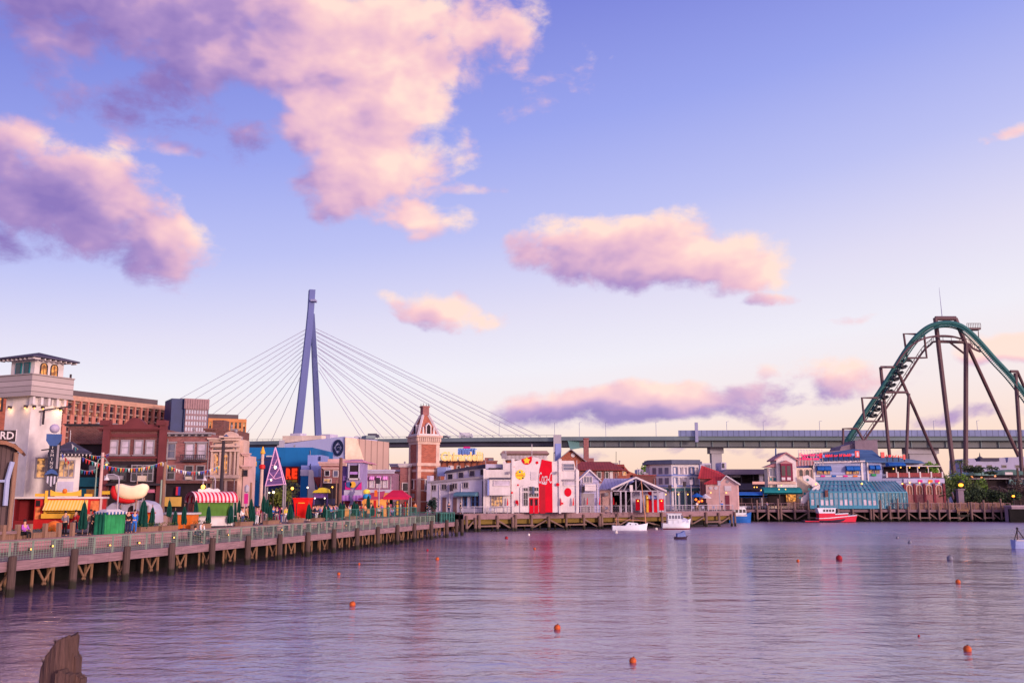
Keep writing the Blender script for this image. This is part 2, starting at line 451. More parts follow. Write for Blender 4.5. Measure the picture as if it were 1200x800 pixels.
    def field(g, a, e):
        c = t.new('ShaderNodeCombineXYZ'); t.put(c.inputs[0], a); t.put(c.inputs[1], e)
        nd = t.new('ShaderNodeGroup'); nd.node_tree = g; t.put(nd.inputs[0], c.outputs[0]); return nd.outputs[0]
    f0 = field(gA, az, el); f2 = field(gB, az, el)
    f1 = field(gB, t.math('ADD', az, 0.034), t.math('ADD', el, 0.026))
    den = t.new('ShaderNodeMapRange', interpolation_type='SMOOTHSTEP')
    t.put(den.inputs[0], f0); den.inputs[1].default_value = -0.18; den.inputs[2].default_value = 0.62
    den.inputs[3].default_value = 0.0; den.inputs[4].default_value = 0.96
    lit = t.math('SUBTRACT', f2, f1)
    low = t.math('MULTIPLY', t.math('SUBTRACT', 0.17, el), 5.2, clamp=True)
    px_ = t.math('DIVIDE', t.math('ADD', az, 0.15), 0.16); py_ = t.math('DIVIDE', t.math('SUBTRACT', el, 0.42), 0.20)
    plume = t.math('MULTIPLY', t.math('SUBTRACT', 1.0, t.math('MULTIPLY_ADD', px_, px_, t.math('MULTIPLY', py_, py_)), clamp=True), 0.42)
    thick = t.math('MULTIPLY', t.math('MAXIMUM', f0, 0.0), 0.16)
    side = t.math('SUBTRACT', t.math('MULTIPLY', azc, 0.5), low)
    L = t.math('ADD', t.math('MULTIPLY_ADD', lit, 0.34, 0.55), t.math('ADD', plume, t.math('SUBTRACT', side, thick)), clamp=True)
    ccol = t.ramp(L, [(0.0, C(138, 116, 184)), (0.3, C(172, 142, 196)), (0.55, C(222, 178, 202)), (0.8, C(246, 200, 203)), (1.0, C(255, 222, 208))])
    # the low banks stand farther off, behind more air
    fade = t.math('MULTIPLY_ADD', el, -2.2, 0.45, clamp=True)
    ccol = t.mix(t.math('MULTIPLY', fade, 0.35), ccol, sky)
    fin = t.mix(den.outputs[0], sky, ccol)
    t.put(bg.inputs[0], fin); bg.inputs[1].default_value = 1.0
    w.cycles.sampling_method = 'MANUAL'; w.cycles.sample_map_resolution = 256
make_world()
scene.view_settings.view_transform = 'Standard'; scene.view_settings.look = 'None'
scene.view_settings.gamma = 1; scene.view_settings.exposure = 0.1; scene.view_settings.use_curve_mapping = False
scene.cycles.max_bounces = 6; scene.cycles.diffuse_bounces = 2; scene.cycles.glossy_bounces = 3; scene.cycles.transparent_max_bounces = 6

# ------------------------------------------------------------------ water
def water_mat():
    m = bpy.data.materials.new('lagoon water'); m.use_nodes = True
    t = NT(m.node_tree); b = t.n['Principled BSDF']
    b.inputs['Base Color'].default_value = (0.19, 0.125, 0.2, 1); b.inputs['Roughness'].default_value = 0.03
    b.inputs['IOR'].default_value = 5.0; b.inputs['Specular IOR Level'].default_value = 0.5
    b.inputs['Specular Tint'].default_value = (1.0, 0.93, 1.0, 1)
    p = t.new('ShaderNodeNewGeometry').outputs['Position']
    w1 = t.noise(t.mapping(p, (0.8, 1.0, 1)), 1.5, 5, 0.55, 0.4)
    w2 = t.noise(t.mapping(p, (0.5, 1.0, 1), rot=(0, 0, 0.35)), 0.42, 4, 0.5, 0.3)
    w3 = t.noise(t.mapping(p, (0.85, 1.0, 1), rot=(0, 0, -0.4)), 5.0, 3, 0.5)
    patch = t.math('MULTIPLY_ADD', t.noise(t.mapping(p, (0.6, 1.0, 1)), 0.045, 4, 0.6, 0.8), 2.6, -0.75, clamp=True)
    # a breeze ruffles the far half of the lagoon
    sy = t.new('ShaderNodeSeparateXYZ'); t.put(sy.inputs[0], p)
    br_ = t.noise(t.mapping(p, (0.35, 1.0, 1)), 0.05, 3, 0.6)
    k = t.math('MULTIPLY_ADD', sy.outputs[1], 0.0125, t.math('MULTIPLY_ADD', br_, 1.6, -1.75), clamp=True)
    t.put(b.inputs['Roughness'], t.math('MULTIPLY_ADD', k, 0.26, 0.045))
    h = t.math('ADD', t.math('MULTIPLY', w1, 0.26), t.math('MULTIPLY', w2, 0.6))
    h = t.math('ADD', h, t.math('MULTIPLY', w3, 0.05))
    h = t.math('MULTIPLY', h, t.math('MULTIPLY_ADD', patch, 1.5, 0.28))
    bp = t.new('ShaderNodeBump'); bp.inputs['Strength'].default_value = 1.0; bp.inputs['Distance'].default_value = 0.15
    t.put(bp.inputs['Height'], h); t.l.new(bp.outputs[0], b.inputs['Normal'])
    return m
wm = MB(); wm.face([(-400, -200, 0), (400, -200, 0), (400, 330, 0), (-400, 330, 0)])
wm.build('water', water_mat(), kind='structure')

# ------------------------------------------------------------------ ground
asph = mat('paving', C(120, 108, 104)[:3], .9, .3, .25, .2, 6)
bank = mat('bank', C(24, 21, 22)[:3], .95, .3)
far_l = at(545, 620, 150); far_r = at(1240, 600, 206)
b0 = dks(-40, 4.4); b1 = dks(79, 4.4)
shore = [b0, b1, Vector((far_l.x - 3, 152 + 6)), Vector((at(860, 600, 176).x, 186)), Vector((at(866, 600, 205).x, 211)), Vector((at(1186, 600, 206).x, 211)), Vector((at(1186, 600, 199).x, 200)), Vector((400, 196))]
gm = MB()
poly = [(p.x, p.y, UP) for p in shore] + [(4000, 196, UP), (9000, 9000, UP), (-9000, 9000, UP), (-9000, 0, UP), (b0.x - 300, b0.y, UP)]
# one sheet, cut into a fan of strips so that the polygon stays well shaped
gm.face(poly)
for i in range(len(shore) - 1):
    a, b = shore[i], shore[i + 1]
    gm.face([(a.x, a.y, -1.5), (b.x, b.y, -1.5), (b.x, b.y, UP), (a.x, a.y, UP)], 1)
gm.build('ground', [asph, bank], kind='structure')
# ------------------------------------------------------------------ palette
pine = mat('weathered pine', C(150, 112, 96)[:3], .85, .35, .5, .4, 6, kind='wood', axis=2)
pile_m = mat('dark piling wood', C(86, 67, 64)[:3], .9, .4, .5, .5, 6, kind='wood', axis=2, tide=.35)
pier_pine = mat('pier pine', C(124, 97, 92)[:3], .88, .4, .5, .5, 6, kind='wood', axis=2, tide=.4)
underpile = mat('pale pile wood', C(132, 98, 76)[:3], .85, .35, .5, .4, 6, kind='wood', axis=2, tide=.2)
fasc = mat('pink timber', C(144, 112, 118)[:3], .85, .3, .6, .35, 6, kind='wood', axis=0)
deckm = mat('deck boards', C(150, 124, 118)[:3], .85, .3, .6, .3, 6, kind='planks', per=0.16, axis=0)
panel_m = mat('pink boards', C(172, 122, 130)[:3], .85, .28, .8, .3, 6, kind='planks', per=0.22, axis=2)
rail_g = mat('grey green rail paint', C(138, 150, 136)[:3], .55, .2, 1.5, .1, 20, metal=.3)
rail_t = mat('teal rail paint', C(64, 120, 112)[:3], .55, .2, 1.5, .1, 20)
rail_l = mat('lilac grey rail paint', C(170, 158, 172)[:3], .6, .25, 1.2, .1, 20)
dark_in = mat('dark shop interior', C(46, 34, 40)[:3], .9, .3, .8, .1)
warm_bulb = mat('warm bulb', C(255, 190, 90)[:3], .5, 0, 1, 0, emit=3.2, ec=C(255, 176, 70))
white_bulb = mat('white bulb', C(255, 235, 210)[:3], .5, 0, 1, 0, emit=3.0, ec=C(255, 226, 190))
leafy = mat('planter leaves', C(92, 98, 40)[:3], .8, .5, 3, .4, 12)
DANG = math.atan2(DT.y, DT.x)
Ldk = (DK1 - DK0).length

# ------------------------------------------------------------------ the near boardwalk on piles
near = thing('boardwalk_pier', 'long timber boardwalk pier on piles leading away along the left shore', 'pier', (DK0.x, DK0.y, 0), DANG)
# local frame: x along the edge, y to the left (inland)
mb = MB(); mb.box(-42, Ldk, 0, 4.3, LOW - .14, LOW); mb.box(Ldk - 5.5, Ldk, 4.3, 14, LOW - .14, LOW)
mb.build('deck', deckm, near)
mb = MB()
for i in range(64):
    x0 = -42 + i * 2.0
    if x0 >= Ldk: break
    mb.box(x0 + .01, min(x0 + 1.99, Ldk + .06), -.09 - rnd.random() * .012, 0.0, LOW - .52, LOW + .03)
mb.box(Ldk, Ldk + .08, .002, 14, LOW - .52, LOW + .03)
mb.build('fascia_board', fasc, near)
def near_s(px):
    q = dk(px, 0.0); return (q - DK0).dot(DT)
fat = [near_s(p) for p in (13, 85, 146, 199, 246, 288, 325, 358, 388.5, 415.6, 440, 463, 483, 503, 521, 532.5, 539)]
st = fat[1] - fat[0]
fat = [fat[0] - st * k for k in (3, 2, 1)] + fat
for s_ in fat:
    p = MB(); w = .02 * rnd.uniform(-1, 1); zt = LOW + rnd.uniform(.28, .5)
    p.lathe([(.25, -1.2), (.235, .6), (.225, zt - .06), (.19, zt)], s_, -.33, 10, wob=.08); p.v = [(x + (z + 1) * w, y + (z + 1) * w * .4, z) for x, y, z in p.v]; p.build('piling', pile_m, near, smooth=False)
k = 0; cnt = 0
s_ = -20.0
braces = []
while s_ < Ldk - .4:
    for row, yo in enumerate((.55, 2.4)):
        if row == 1 and k % 2: continue
        p = MB(); p.tube([(s_ + rnd.uniform(-.06, .06), yo, -1), (s_, yo, LOW - .14)], .095, 7); p.build('pile', underpile, near); cnt += 1
    b = MB()
    if k % 2 == 0: b.beam((s_ + .05, .44, LOW - .3), (s_ + 1.0, .44, .35), .07, .13)
    else: b.beam((s_ - .05, .44, LOW - .3), (s_ - 1.0, .44, .35), .07, .13)
    b.build('brace', underpile, near)
    s_ += 1.72; k += 1
def bay_rail(name, label, pts, h, post_m, z, wires=7, vert=0.0, cat='railing', post=.05, top=.05):
    """posts at the given plan points, a top rail and fine wire infill"""
    o = thing(name, label, cat, (pts[0].x, pts[0].y, z))
    P = [Vector((p.x - pts[0].x, p.y - pts[0].y, 0)) for p in pts]
    for q in P:
        m = MB(); m.box(q.x - post, q.x + post, q.y - post, q.y + post, 0, h + .02); m.build('post', post_m, o)
    m = MB()
    for a, b in zip(P, P[1:]): m.beam((a.x, a.y, h), (b.x, b.y, h), top * 1.6, top)
    m.build('top_rail', post_m, o)
    m = MB()
    for a, b in zip(P, P[1:]):
        for i in range(wires):
            zz = .1 + (h - .16) * i / max(1, wires - 1); m.beam((a.x, a.y, zz), (b.x, b.y, zz), .014)
        if vert:
            L = (b - a).length; n = int(L / vert)
            for j in range(1, n):
                q = a.lerp(b, j / n); m.beam((q.x, q.y, .06), (q.x, q.y, h - .03), .018)
    m.build('wire_mesh', post_m, o)
    return o
pp = []; s_ = -16.0
while s_ < Ldk - 9: pp.append(dks(s_, .22)); s_ += 1.78
bay_rail('deck_railing', 'grey green post and wire railing along the edge of the near boardwalk', pp, 1.08, rail_g, LOW, 8, .22)
pp = [dks(s_, .22)]; 
while s_ < Ldk - .3: pp.append(dks(s_, .22)); s_ += 1.1
pp += [dks(Ldk - .25, .22 + 1.4 * i) for i in range(1, 9)]
bay_rail('deck_railing', 'teal picket railing rounding the far corner of the near boardwalk', pp, 1.35, rail_t, LOW, 3, .26)
pp = [dks(Ldk - 32 + 2.0 * i, 4.75) for i in range(15)]
bay_rail('terrace_railing', 'teal picket railing on the raised terrace behind the boardwalk end', pp, 1.25, rail_t, UP, 2, .22)

# low timber wall between the boardwalk and the raised promenade
tw = thing('timber_retaining_wall', 'low wall of pink boards behind the boardwalk railing', 'wall', (DK0.x, DK0.y, LOW), DANG)
m = MB(); m.box(-42, Ldk - 5.6, 4.30, 4.398, -.1, UP - LOW + .02); m.build('wall_base', mat('wall base', C(96, 86, 92)[:3], .9, .3), tw)
m = MB(); m.box(-42, Ldk - 5.6, 4.12, 4.48, UP - LOW + .022, UP - LOW + .09); m.build('coping', fasc, tw)
x = -20.0
while x < Ldk - 8:
    L = rnd.uniform(2.0, 2.9); m = MB(); z0 = rnd.choice((.05, .22, .3))
    m.box(x, x + L, 4.2, 4.296, z0, UP - LOW + .015); m.build('panel', panel_m, tw)
    x += L + rnd.uniform(.25, 1.3)
# small amber lamps at the foot of the wall
first = None
for px in (38, 63, 130, 164, 204, 268, 330, 405, 440):
    q = dk(px, 4.05)
    if first is None:
        o = thing('deck_lamp', 'small amber lamp glowing low on the wall behind the boardwalk railing', 'lamp', (q.x, q.y, LOW + .3), DANG, 'amber lamps along the boardwalk')
        MB().box(-.09, .09, -.03, .08, -.06, .1).build('housing', pile_m, o); MB().ball((0, -.08, .02), .06, 8).build('bulb', warm_bulb, o); first = o
    else:
        c = copy_tree(first); c.location = (q.x, q.y, LOW + rnd.uniform(.15, .55))

# bare posts standing along the terrace edge at the left
tp = thing('post_fence', 'row of pale timber posts with a low beam before the red food truck', 'fence', (DK0.x, DK0.y, UP), DANG)
for px in (-20, 5, 22, 36, 54, 70, 86):
    q = dk(px, 5.2); s_ = (q - DK0).dot(DT); m = MB(); m.box(s_ - .13, s_ + .13, 5.1, 5.34, 0, 1.0); m.build('post', pine, tp)
m = MB(); m.box(near_s(-20), near_s(110) , 5.16, 5.28, .42, .6); m.build('beam', fasc, tp)
for px, lab in ((16, 'beneath the posts at the far left'), (50, 'in front of the orange stool'), (172, 'between two parasols by the hot dog stand'), (196, 'below the tan notice board'), (236, 'in front of the striped awning cart'), (286, 'left of the tall ornate pole'), (318, 'below the pink edged pyramid'), (347, 'in front of the red kiosk'), (372, 'right of the red kiosk'), (412, 'before the purple tower')):
    q = dk(px, 5.6); o = thing('planter_box', 'pale timber planter box ' + lab, 'planter', (q.x, q.y, UP), DANG)
    L = 2.2; m = MB(); m.box(-L / 2, L / 2, -.3, .3, 0, .36); m.box(-L / 2 - .04, L / 2 + .04, -.34, .34, .362, .42); m.build('box', pine, o)
    m = MB()
    for i in range(70):
        c = Vector((rnd.uniform(-L / 2, L / 2), rnd.uniform(-.25, .25), .42 + rnd.random() * .28)); d = Vector((rnd.uniform(-1, 1), rnd.uniform(-1, 1), rnd.uniform(-.3, 1))).normalized() * .12
        e = d.orthogonal().normalized() * .05; m.face([c - e, c + d * .5 - e * .2, c + d, c + e])
    m.build('plants', leafy, o)

# ------------------------------------------------------------------ the far piers
def far_pier(name, label, ax, aY, bx, bY, z, piles, deep, fas_m, fh, railh, rail_m, tops, rail_label, pst=2.0, brace=True, low_beam=None):
    A = at(ax, 600, aY); B = at(bx, 600, bY); u = Vector((B.x - A.x, B.y - A.y, 0)); L = u.length; ang = math.atan2(u.y, u.x)
    o = thing(name, label, 'pier', (A.x, A.y, 0), ang)
    MB().box(0, L, .1, deep, z - .15, z).build('deck', deckm, o)
    m = MB(); x = 0
    while x < L:
        m.box(x + .01, min(L, x + 3.98), -.06 - rnd.random() * .02, .1, z - fh, z + .02); x += 4
    m.build('fascia_board', fas_m, o)
    if low_beam:
        MB().box(0, L, .5, .7, z - fh - low_beam[0], z - fh + .01).build('lower_beam', low_beam[1], o)
    un = u.normalized(); nn = Vector((-un.y, un.x, 0)); xs = []
    for i, px in enumerate(piles):
        d = ray(px, 605); t = (A).copy(); 
        q = (Vector((A.x, A.y, 0)) - Vector((0, 0, 0))).dot(nn) / Vector((d.x, d.y, 0)).dot(nn)
        s = (Vector((d.x, d.y, 0)) * q - Vector((A.x, A.y, 0))).dot(un); xs.append(s)
        zt = tops[i % len(tops)]; r = rnd.uniform(.2, .27)
        m = MB(); m.lathe([(r, -1), (r * .97, 1), (r * .9, zt - .1), (r * .7, zt)], s + rnd.uniform(-.05, .05), -.32, 9, wob=.08); m.build('piling', pier_pine, o)
    for i in range(len(xs) - 1):
        if not brace or xs[i + 1] - xs[i] < 1: continue
        if i % 3 != 2:
            m = MB(); a, b = (xs[i], xs[i + 1]) if i % 2 else (xs[i + 1], xs[i]); m.beam((a, -.05, z - fh - .1), (b, -.05, .3), .12, .22); m.build('brace', pier_pine, o)
        else:
            m = MB(); m.box(xs[i] - .3, xs[i + 1] + .3, -.62, -.5, .75, .98); m.build('waler', pier_pine, o)
    for i in range(int(L / 3)):
        m = MB(); m.tube([(1 + 3 * i, 3.2, -1), (1 + 3 * i, 3.2, z - .15)], .17, 6); m.build('inner_pile', pile_m, o)
    n = int(L / pst); pts = [Vector((A.x, A.y)) + Vector((un.x, un.y)) * (L * i / n) + Vector((nn.x, nn.y)) * .2 for i in range(n + 1)]
    bay_rail('pier_railing', rail_label, pts, railh, rail_m, z, 4, .4, post=.06, top=.07)
    return o, xs
olive = mat('olive beam', C(120, 96, 48)[:3], .85, .35, .6, .3, 6, kind='wood', axis=0)
far_pier('far_pier', 'straight timber pier running in front of the white and red building', 543, 147, 860, 176, UP, 
         (546, 556, 560, 582, 600, 603, 622, 642, 662, 683, 701, 704, 722, 740, 774, 790, 808, 826, 841, 856, 860), 9, fasc, .85, 1.1, rail_l, (2.5, 2.2, 2.6),
         'lilac grey railing on the pier before the white and red building', 2.0, True, (.75, olive))
far_pier('harbour_pier', 'tall dark timber pier on braced piles beneath the blue roofed restaurant', 866, 204, 1185, 204, 2.55,
         (887, 900, 912, 915, 931, 947, 982, 999, 1020, 1023, 1032, 1043, 1052, 1064, 1077, 1088, 1100, 1112, 1123, 1138, 1153, 1163, 1173, 1183), 8, mat('dusky boards', C(128, 100, 108)[:3], .85, .35, .6, .35, 6, kind='wood', axis=0), .5, 1.35, mat('dusky rail', C(140, 108, 116)[:3], .8, .3, 1, .2), (4.6, 3.4, 4.9, 3.2, 4.2),
         'mauve timber railing on the pier below the blue roofed restaurant', 1.5)
# boards of the dusky fence behind the right railing
o = thing('board_fence', 'mauve board fence standing on the pier beneath the maroon arches', 'fence', at(1062, 600, 205.5).xy.to_3d() + Vector((0, 0, 2.55)))
m = MB(); 
for i in range(72):
    x0 = i * .3; 
    if i % 9 == 8: continue
    m.box(x0, x0 + .25, 0, .06, 0, 1.5 + rnd.uniform(-.1, .1))
m.build('boards', pine, o); MB().box(0, 21.6, .061, .13, 1.0, 1.15).build('rail', pine, o)
lb = thing('landing_ladder', 'pale double timber step hung on the right pier piles', 'ladder', at(1122, 603, 203.2))
x1 = at(1136, 603, 203.2).x - at(1122, 603, 203.2).x
MB().box(0, x1, 0, .2, .8, 1.15).build('step', underpile, lb); MB().box(0, x1, 0, .2, -.35, 0).build('step', underpile, lb)
MB().box(.1, .3, .2, .3, -1.2, 1.6).build('stringer', underpile, lb); MB().box(x1 - .3, x1 - .1, .2, .3, -1.2, 1.6).build('stringer', underpile, lb)
q0 = at(1186, 600, 200); q1 = at(1300, 600, 200)
o = thing('quay_wall', 'pale stone quay wall at the right edge of the water', 'wall', (q0.x, q0.y, -1))
MB().box(0, q1.x - q0.x, 0, 3, 0, 4.2).build('wall', mat('quay stone', C(150, 128, 140)[:3], .9, .25, .4, .3, 3, kind='plaster'), o)
MB().box(-.1, q1.x - q0.x, -.12, 3.2, 4.202, 4.5).build('coping', mat('quay coping', C(165, 142, 150)[:3], .9, .2), o)

# pile stump in the foreground
def stump():
    Y = 8.6; b = at(67.5, 800, Y); cx = b.x
    ztop = at(78, 742, Y).z
    o = thing('broken_piling', 'broken splintered timber piling in the near left corner of the water', 'piling', (cx, Y, 0))
    wd = mat('splintered wood', C(98, 72, 68)[:3], .9, .6, 3.0, .9, 9, kind='wood', axis=2, per=1.5)
    m = MB(); n = 44; rr = .158; k0 = 0
    # ring by ring with a ragged sloping top: high at the right, falling to the left
    rings = 26; ph = [rnd.uniform(-1, 1) for _ in range(n)]
    def slope_(x): return ztop - .01 - .31 * (1 - math.sqrt(max(0, 1 - min(1, max(0, (.75 - x) / 1.75)) ** 2.2)))
    def slope_(x): return ztop - .01 - .33 * min(1, max(0, (.75 - x) / 1.75)) ** 1.8
    def top(th):
        x = math.cos(th); base = slope_(x)
        return base + .007 * math.sin(th * 9 + 1) + .006 * math.sin(th * 17)
    grid = []
    for i in range(rings + 1):
        row = []
        for j in range(n):
            th = 2 * math.pi * j / n; zt = top(th) + .007 * ph[j]; z0 = -1.2
            f = i / rings; z = z0 + (zt - z0) * (1 - (1 - f) ** 2.2)
            r = rr * (1 + .055 * math.sin(th * 5 + .8) + .035 * math.sin(th * 13 + 2) + .025 * ph[j]) * (1 - .10 * f ** 6)
            r += .012 * math.sin(z * 7 + th * 2)
            row.append((r * math.cos(th), r * .95 * math.sin(th), z))
        grid.append(row)
    vs = [p for row in grid for p in row]; fs = []
    for i in range(rings):
        for j in range(n): a = i * n + j; b2 = i * n + (j + 1) % n; fs.append((a, b2, b2 + n, a + n))
    # ragged inside: rings shrinking to the heart
    base = rings * n; cur = base
    for kk, (sc_, dz) in enumerate(((.8, .0), (.55, -.03), (.28, .03))):
        for j in range(n):
            x, y, z = grid[-1][j]; cx2 = x * sc_; zz = slope_(cx2 / rr) + dz * .4 + .012 * rnd.uniform(-1, 1)
            vs.append((cx2, y * sc_, zz))
        nb = len(vs) - n
        for j in range(n): a = cur + j; b2 = cur + (j + 1) % n; fs.append((a, b2, nb + (j + 1) % n, nb + j))
        cur = nb
    vs.append((0, 0, slope_(0) - .02)); 
    for j in range(n): fs.append((cur + j, cur + (j + 1) % n, len(vs) - 1))
    m.add(vs, fs); m.build('stump', wd, o, smooth=True)
    def slab(px0, px1, pyt, dy, nm):
        a = at(px0, pyt, Y + dy); b = at(px1, pyt, Y + dy); m = MB(); w = b.x - a.x; N = 9; q = []
        for i in range(N + 1):
            x = a.x - cx + w * i / N; q.append((x, a.z - .03 * abs(i - N * .35) / N * 2 + rnd.uniform(-.012, .012)))
        m.prism([(q[0][0], -1.2)] + [(q[-1][0], -1.2)] + q[::-1], dy - .06, dy + .05); m.build(nm, wd, o)
    slab(69, 86, 784, -.17, 'splinter'); slab(84, 99.5, 788, -.07, 'splinter'); slab(86, 94, 764, .02, 'splinter')
    m = MB()
    for i in range(16):
        a = math.pi + rnd.uniform(-1.3, 1.0); x, y = rr * .8 * math.cos(a) * rnd.random(), rr * .7 * math.sin(a)
        z = slope_(x / rr)
        m.tube([(x, y, z - .03), (x - .01, y, z + .03), (x - .02 + rnd.uniform(-.02, .02), y, z + rnd.uniform(.04, .075))], [.006, .005, .002], 4)
    m.build('frayed_fibres', wd, o)
stump()
# ------------------------------------------------------------------ cable stayed bridge far behind
steel_b = mat('bridge steel', C(140, 140, 176)[:3], .6, .12, .03, .05, 1)
pyl = mat('pylon paint', C(90, 98, 154)[:3], .6, .1, .03, 0, 1)
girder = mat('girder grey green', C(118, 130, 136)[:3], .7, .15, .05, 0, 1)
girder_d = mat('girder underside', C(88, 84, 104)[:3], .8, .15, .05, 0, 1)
conc = mat('pale concrete', C(168, 160, 172)[:3], .85, .15, .08, .05, 1, kind='plaster')
cable = mat('stay cable', C(168, 158, 188)[:3], .6, .1)
br = thing('cable_stayed_bridge', 'long cable stayed road bridge with a tall leaning pylon behind the rooftops', 'bridge', (0, 0, 0))
def pw(px, py, Y): return at(px, py, Y)
prof = [(120, 519, 760), (283, 517, 715), (360, 515.5, 685), (445, 514, 655), (560, 512.5, 622), (650, 512, 600)]
def girder_run(prof, dtop, depth, wid, m_, name, under=True):
    P = [pw(*p) for p in prof]; mb = MB()
    for a, b in zip(P, P[1:]):
        d = Vector((b.x - a.x, b.y - a.y, 0)).normalized(); n = Vector((-d.y, d.x, 0)) * wid
        z = Vector((0, 0, 1))
        q = [a + z * dtop, b + z * dtop, b + z * dtop + n, a + z * dtop + n]; r_ = [p - z * depth for p in q]
        mb.face(q); mb.face(r_[::-1]); mb.face([q[0], r_[0], r_[1], q[1]]); mb.face([q[2], r_[2], r_[3], q[3]])
    for k_ in (0, -1):
        a = P[k_]; o_ = P[1] if k_ == 0 else P[-2]; d = Vector((P[1].x - P[0].x, P[1].y - P[0].y, 0)).normalized(); n = Vector((-d.y, d.x, 0)) * wid
        z = Vector((0, 0, 1)); mb.face([a + z * dtop, a + z * dtop + n, a + z * (dtop - depth) + n, a + z * (dtop - depth)])
    return mb.build(name, m_, br)
girder_run(prof, 0, 2.6, 24, girder, 'deck'); 
g2 = [(a, b, c + 4) for a, b, c in prof]
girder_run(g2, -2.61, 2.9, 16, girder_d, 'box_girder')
prof2 = [(650, 511.5, 600), (790, 511, 572), (1000, 511, 545), (1290, 511, 520)]
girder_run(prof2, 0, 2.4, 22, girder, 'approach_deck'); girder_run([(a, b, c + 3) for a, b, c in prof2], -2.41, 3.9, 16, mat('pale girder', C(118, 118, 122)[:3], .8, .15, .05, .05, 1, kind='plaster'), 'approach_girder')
mb = MB(); Pp = [pw(*p) for p in prof2]
for a, b in zip(Pp, Pp[1:]):
    n = int((b - a).length / 9)
    for i in range(n):
        q = a.lerp(b, (i + .5) / n); mb.box(q.x - .2, q.x + .2, q.y + 2.6, q.y + 3.1, q.z - 6.2, q.z - 2.45)
mb.build('girder_rib', girder, br)
# noise barrier on the right half
pb = [(795, 507, 571), (1000, 506, 544), (1290, 505, 519)]
girder_run([(a, 511, c - .4) for a, b, c in pb], 3.6, 3.55, .5, mat('noise barrier', C(132, 140, 178)[:3], .5, .15, .15, 0, 1, kind='seams', per=3.0, axis=0), 'noise_barrier')
# handrail and lamp posts along the deck
mb = MB()
allp = [pw(*p) for p in prof]
for a, b in zip(allp, allp[1:]):
    mb.beam(a + Vector((0, 0, 1.3)), b + Vector((0, 0, 1.3)), .22)
    n = int((b - a).length / 5)
    for i in range(n): q = a.lerp(b, i / n); mb.beam(q, q + Vector((0, 0, 1.3)), .16)
mb.build('parapet', girder, br)
for px, Y in ((585, 612), (650, 600), (679, 595), (710, 588), (769, 576), (852, 563), (895, 557), (961, 549), (1095, 538), (1146, 530)):
    a = pw(px, 511.5, Y + 1.5); mb = MB(); mb.tube([a, a + Vector((0, 0, 9))], .14, 5); mb.beam(a + Vector((0, 0, 9)), a + Vector((1.6, 0, 9.2)), .2); mb.build('lamp_post', steel_b, br)
# joint pylon stub and expansion tower near the middle
a = pw(655, 512, 599); mb = MB(); mb.box(a.x - 3.5, a.x + 1.5, a.y - .6, a.y - .1, a.z - 9.5, a.z + 1.5); mb.box(a.x - 3.2, a.x + 1.2, a.y + 2, a.y + 8, 0, a.z - 9.4); mb.build('end_pier', conc, br)
a = pw(664, 520, 602); mb = MB(); mb.prism([(a.x, a.z + 3), (a.x + 24, a.z + 3.4), (a.x + 19, a.z - 1.2), (a.x + 2, a.z - 3.8)], a.y - 5, a.y - 4.2); mb.build('haunch', mat('teal steel', C(96, 134, 136)[:3], .6, .15, .1), br)
a = pw(815.5, 495, 568); b = pw(815.5, 512, 568); mb = MB(); mb.box(a.x - .9, a.x + .9, a.y - 1.4, a.y - .5, b.z - 3, a.z); mb.build('gantry_post', steel_b, br)
for x0, x1, Y in ((834, 846, 570), (1066, 1098, 540)):
    a = pw(x0, 524, Y + 5); b = pw(x1, 524, Y + 5); mb = MB(); zt = a.z + .4
    mb.frustum((a.x + b.x) / 2, a.y + 4, (b.x - a.x) * .92, 5, 0, b.x - a.x, 6, zt - 4); mb.box(a.x - 1, b.x + 1, a.y, a.y + 9, zt - 3.99, zt); mb.build('pier', conc, br)
# pylon: two legs that lean together, plus a single stem above them
def leg(pts, w, name, d):
    mb = MB(); V = [pw(px, py, Y) for px, py, Y in pts]; k0 = len(mb.v)
    for i, p in enumerate(V):
        ww = w[i]; c = math.cos(R(22)); s_ = math.sin(R(22))
        for sx_, sy_ in ((-1, -1), (1, -1), (1, 1), (-1, 1)):
            lx, ly = sx_ * ww / 2, sy_ * d / 2
            mb.v.append((p.x + lx * c - ly * s_, p.y + lx * s_ + ly * c, p.z))
    for i in range(len(V) - 1):
        for j in range(4):
            a = i * 4 + j; b = i * 4 + (j + 1) % 4; mb.f.append((a, b, b + 4, a + 4)); mb.mi.append(0)
    L = len(V) - 1; mb.f.append((3, 2, 1, 0)); mb.mi.append(0); mb.f.append((L * 4, L * 4 + 1, L * 4 + 2, L * 4 + 3)); mb.mi.append(0)
    return mb.build(name, pyl, br)
leg([(347, 560, 668), (348.5, 508, 668), (353, 470, 668.5), (359.5, 410, 671), (362.3, 384, 672.5), (364.2, 362, 674), (365.6, 340, 675)], [6, 5.4, 4.9, 4.6, 4.3, 4.0, 4.2], 'pylon_leg', 5.5)
leg([(374, 560, 700), (373, 511, 700), (371, 470, 698), (368.5, 420, 692), (367.0, 388, 684), (366.2, 368, 680)], [5, 4.4, 4.0, 3.4, 2.8, 2.2], 'pylon_leg', 5)
a = pw(366.5, 353, 672); mb = MB(); mb.box(a.x - 1, a.x + 2.6, a.y - 3, a.y + 3, a.z - .5, a.z + 1); mb.build('service_platform', steel_b, br)
a = pw(358, 560, 684); mb = MB(); mb.box(a.x - 17, a.x + 17, a.y - 18, a.y + 20, 0, pw(360, 523, 684).z); mb.build('pylon_base', conc, br)
n = 11
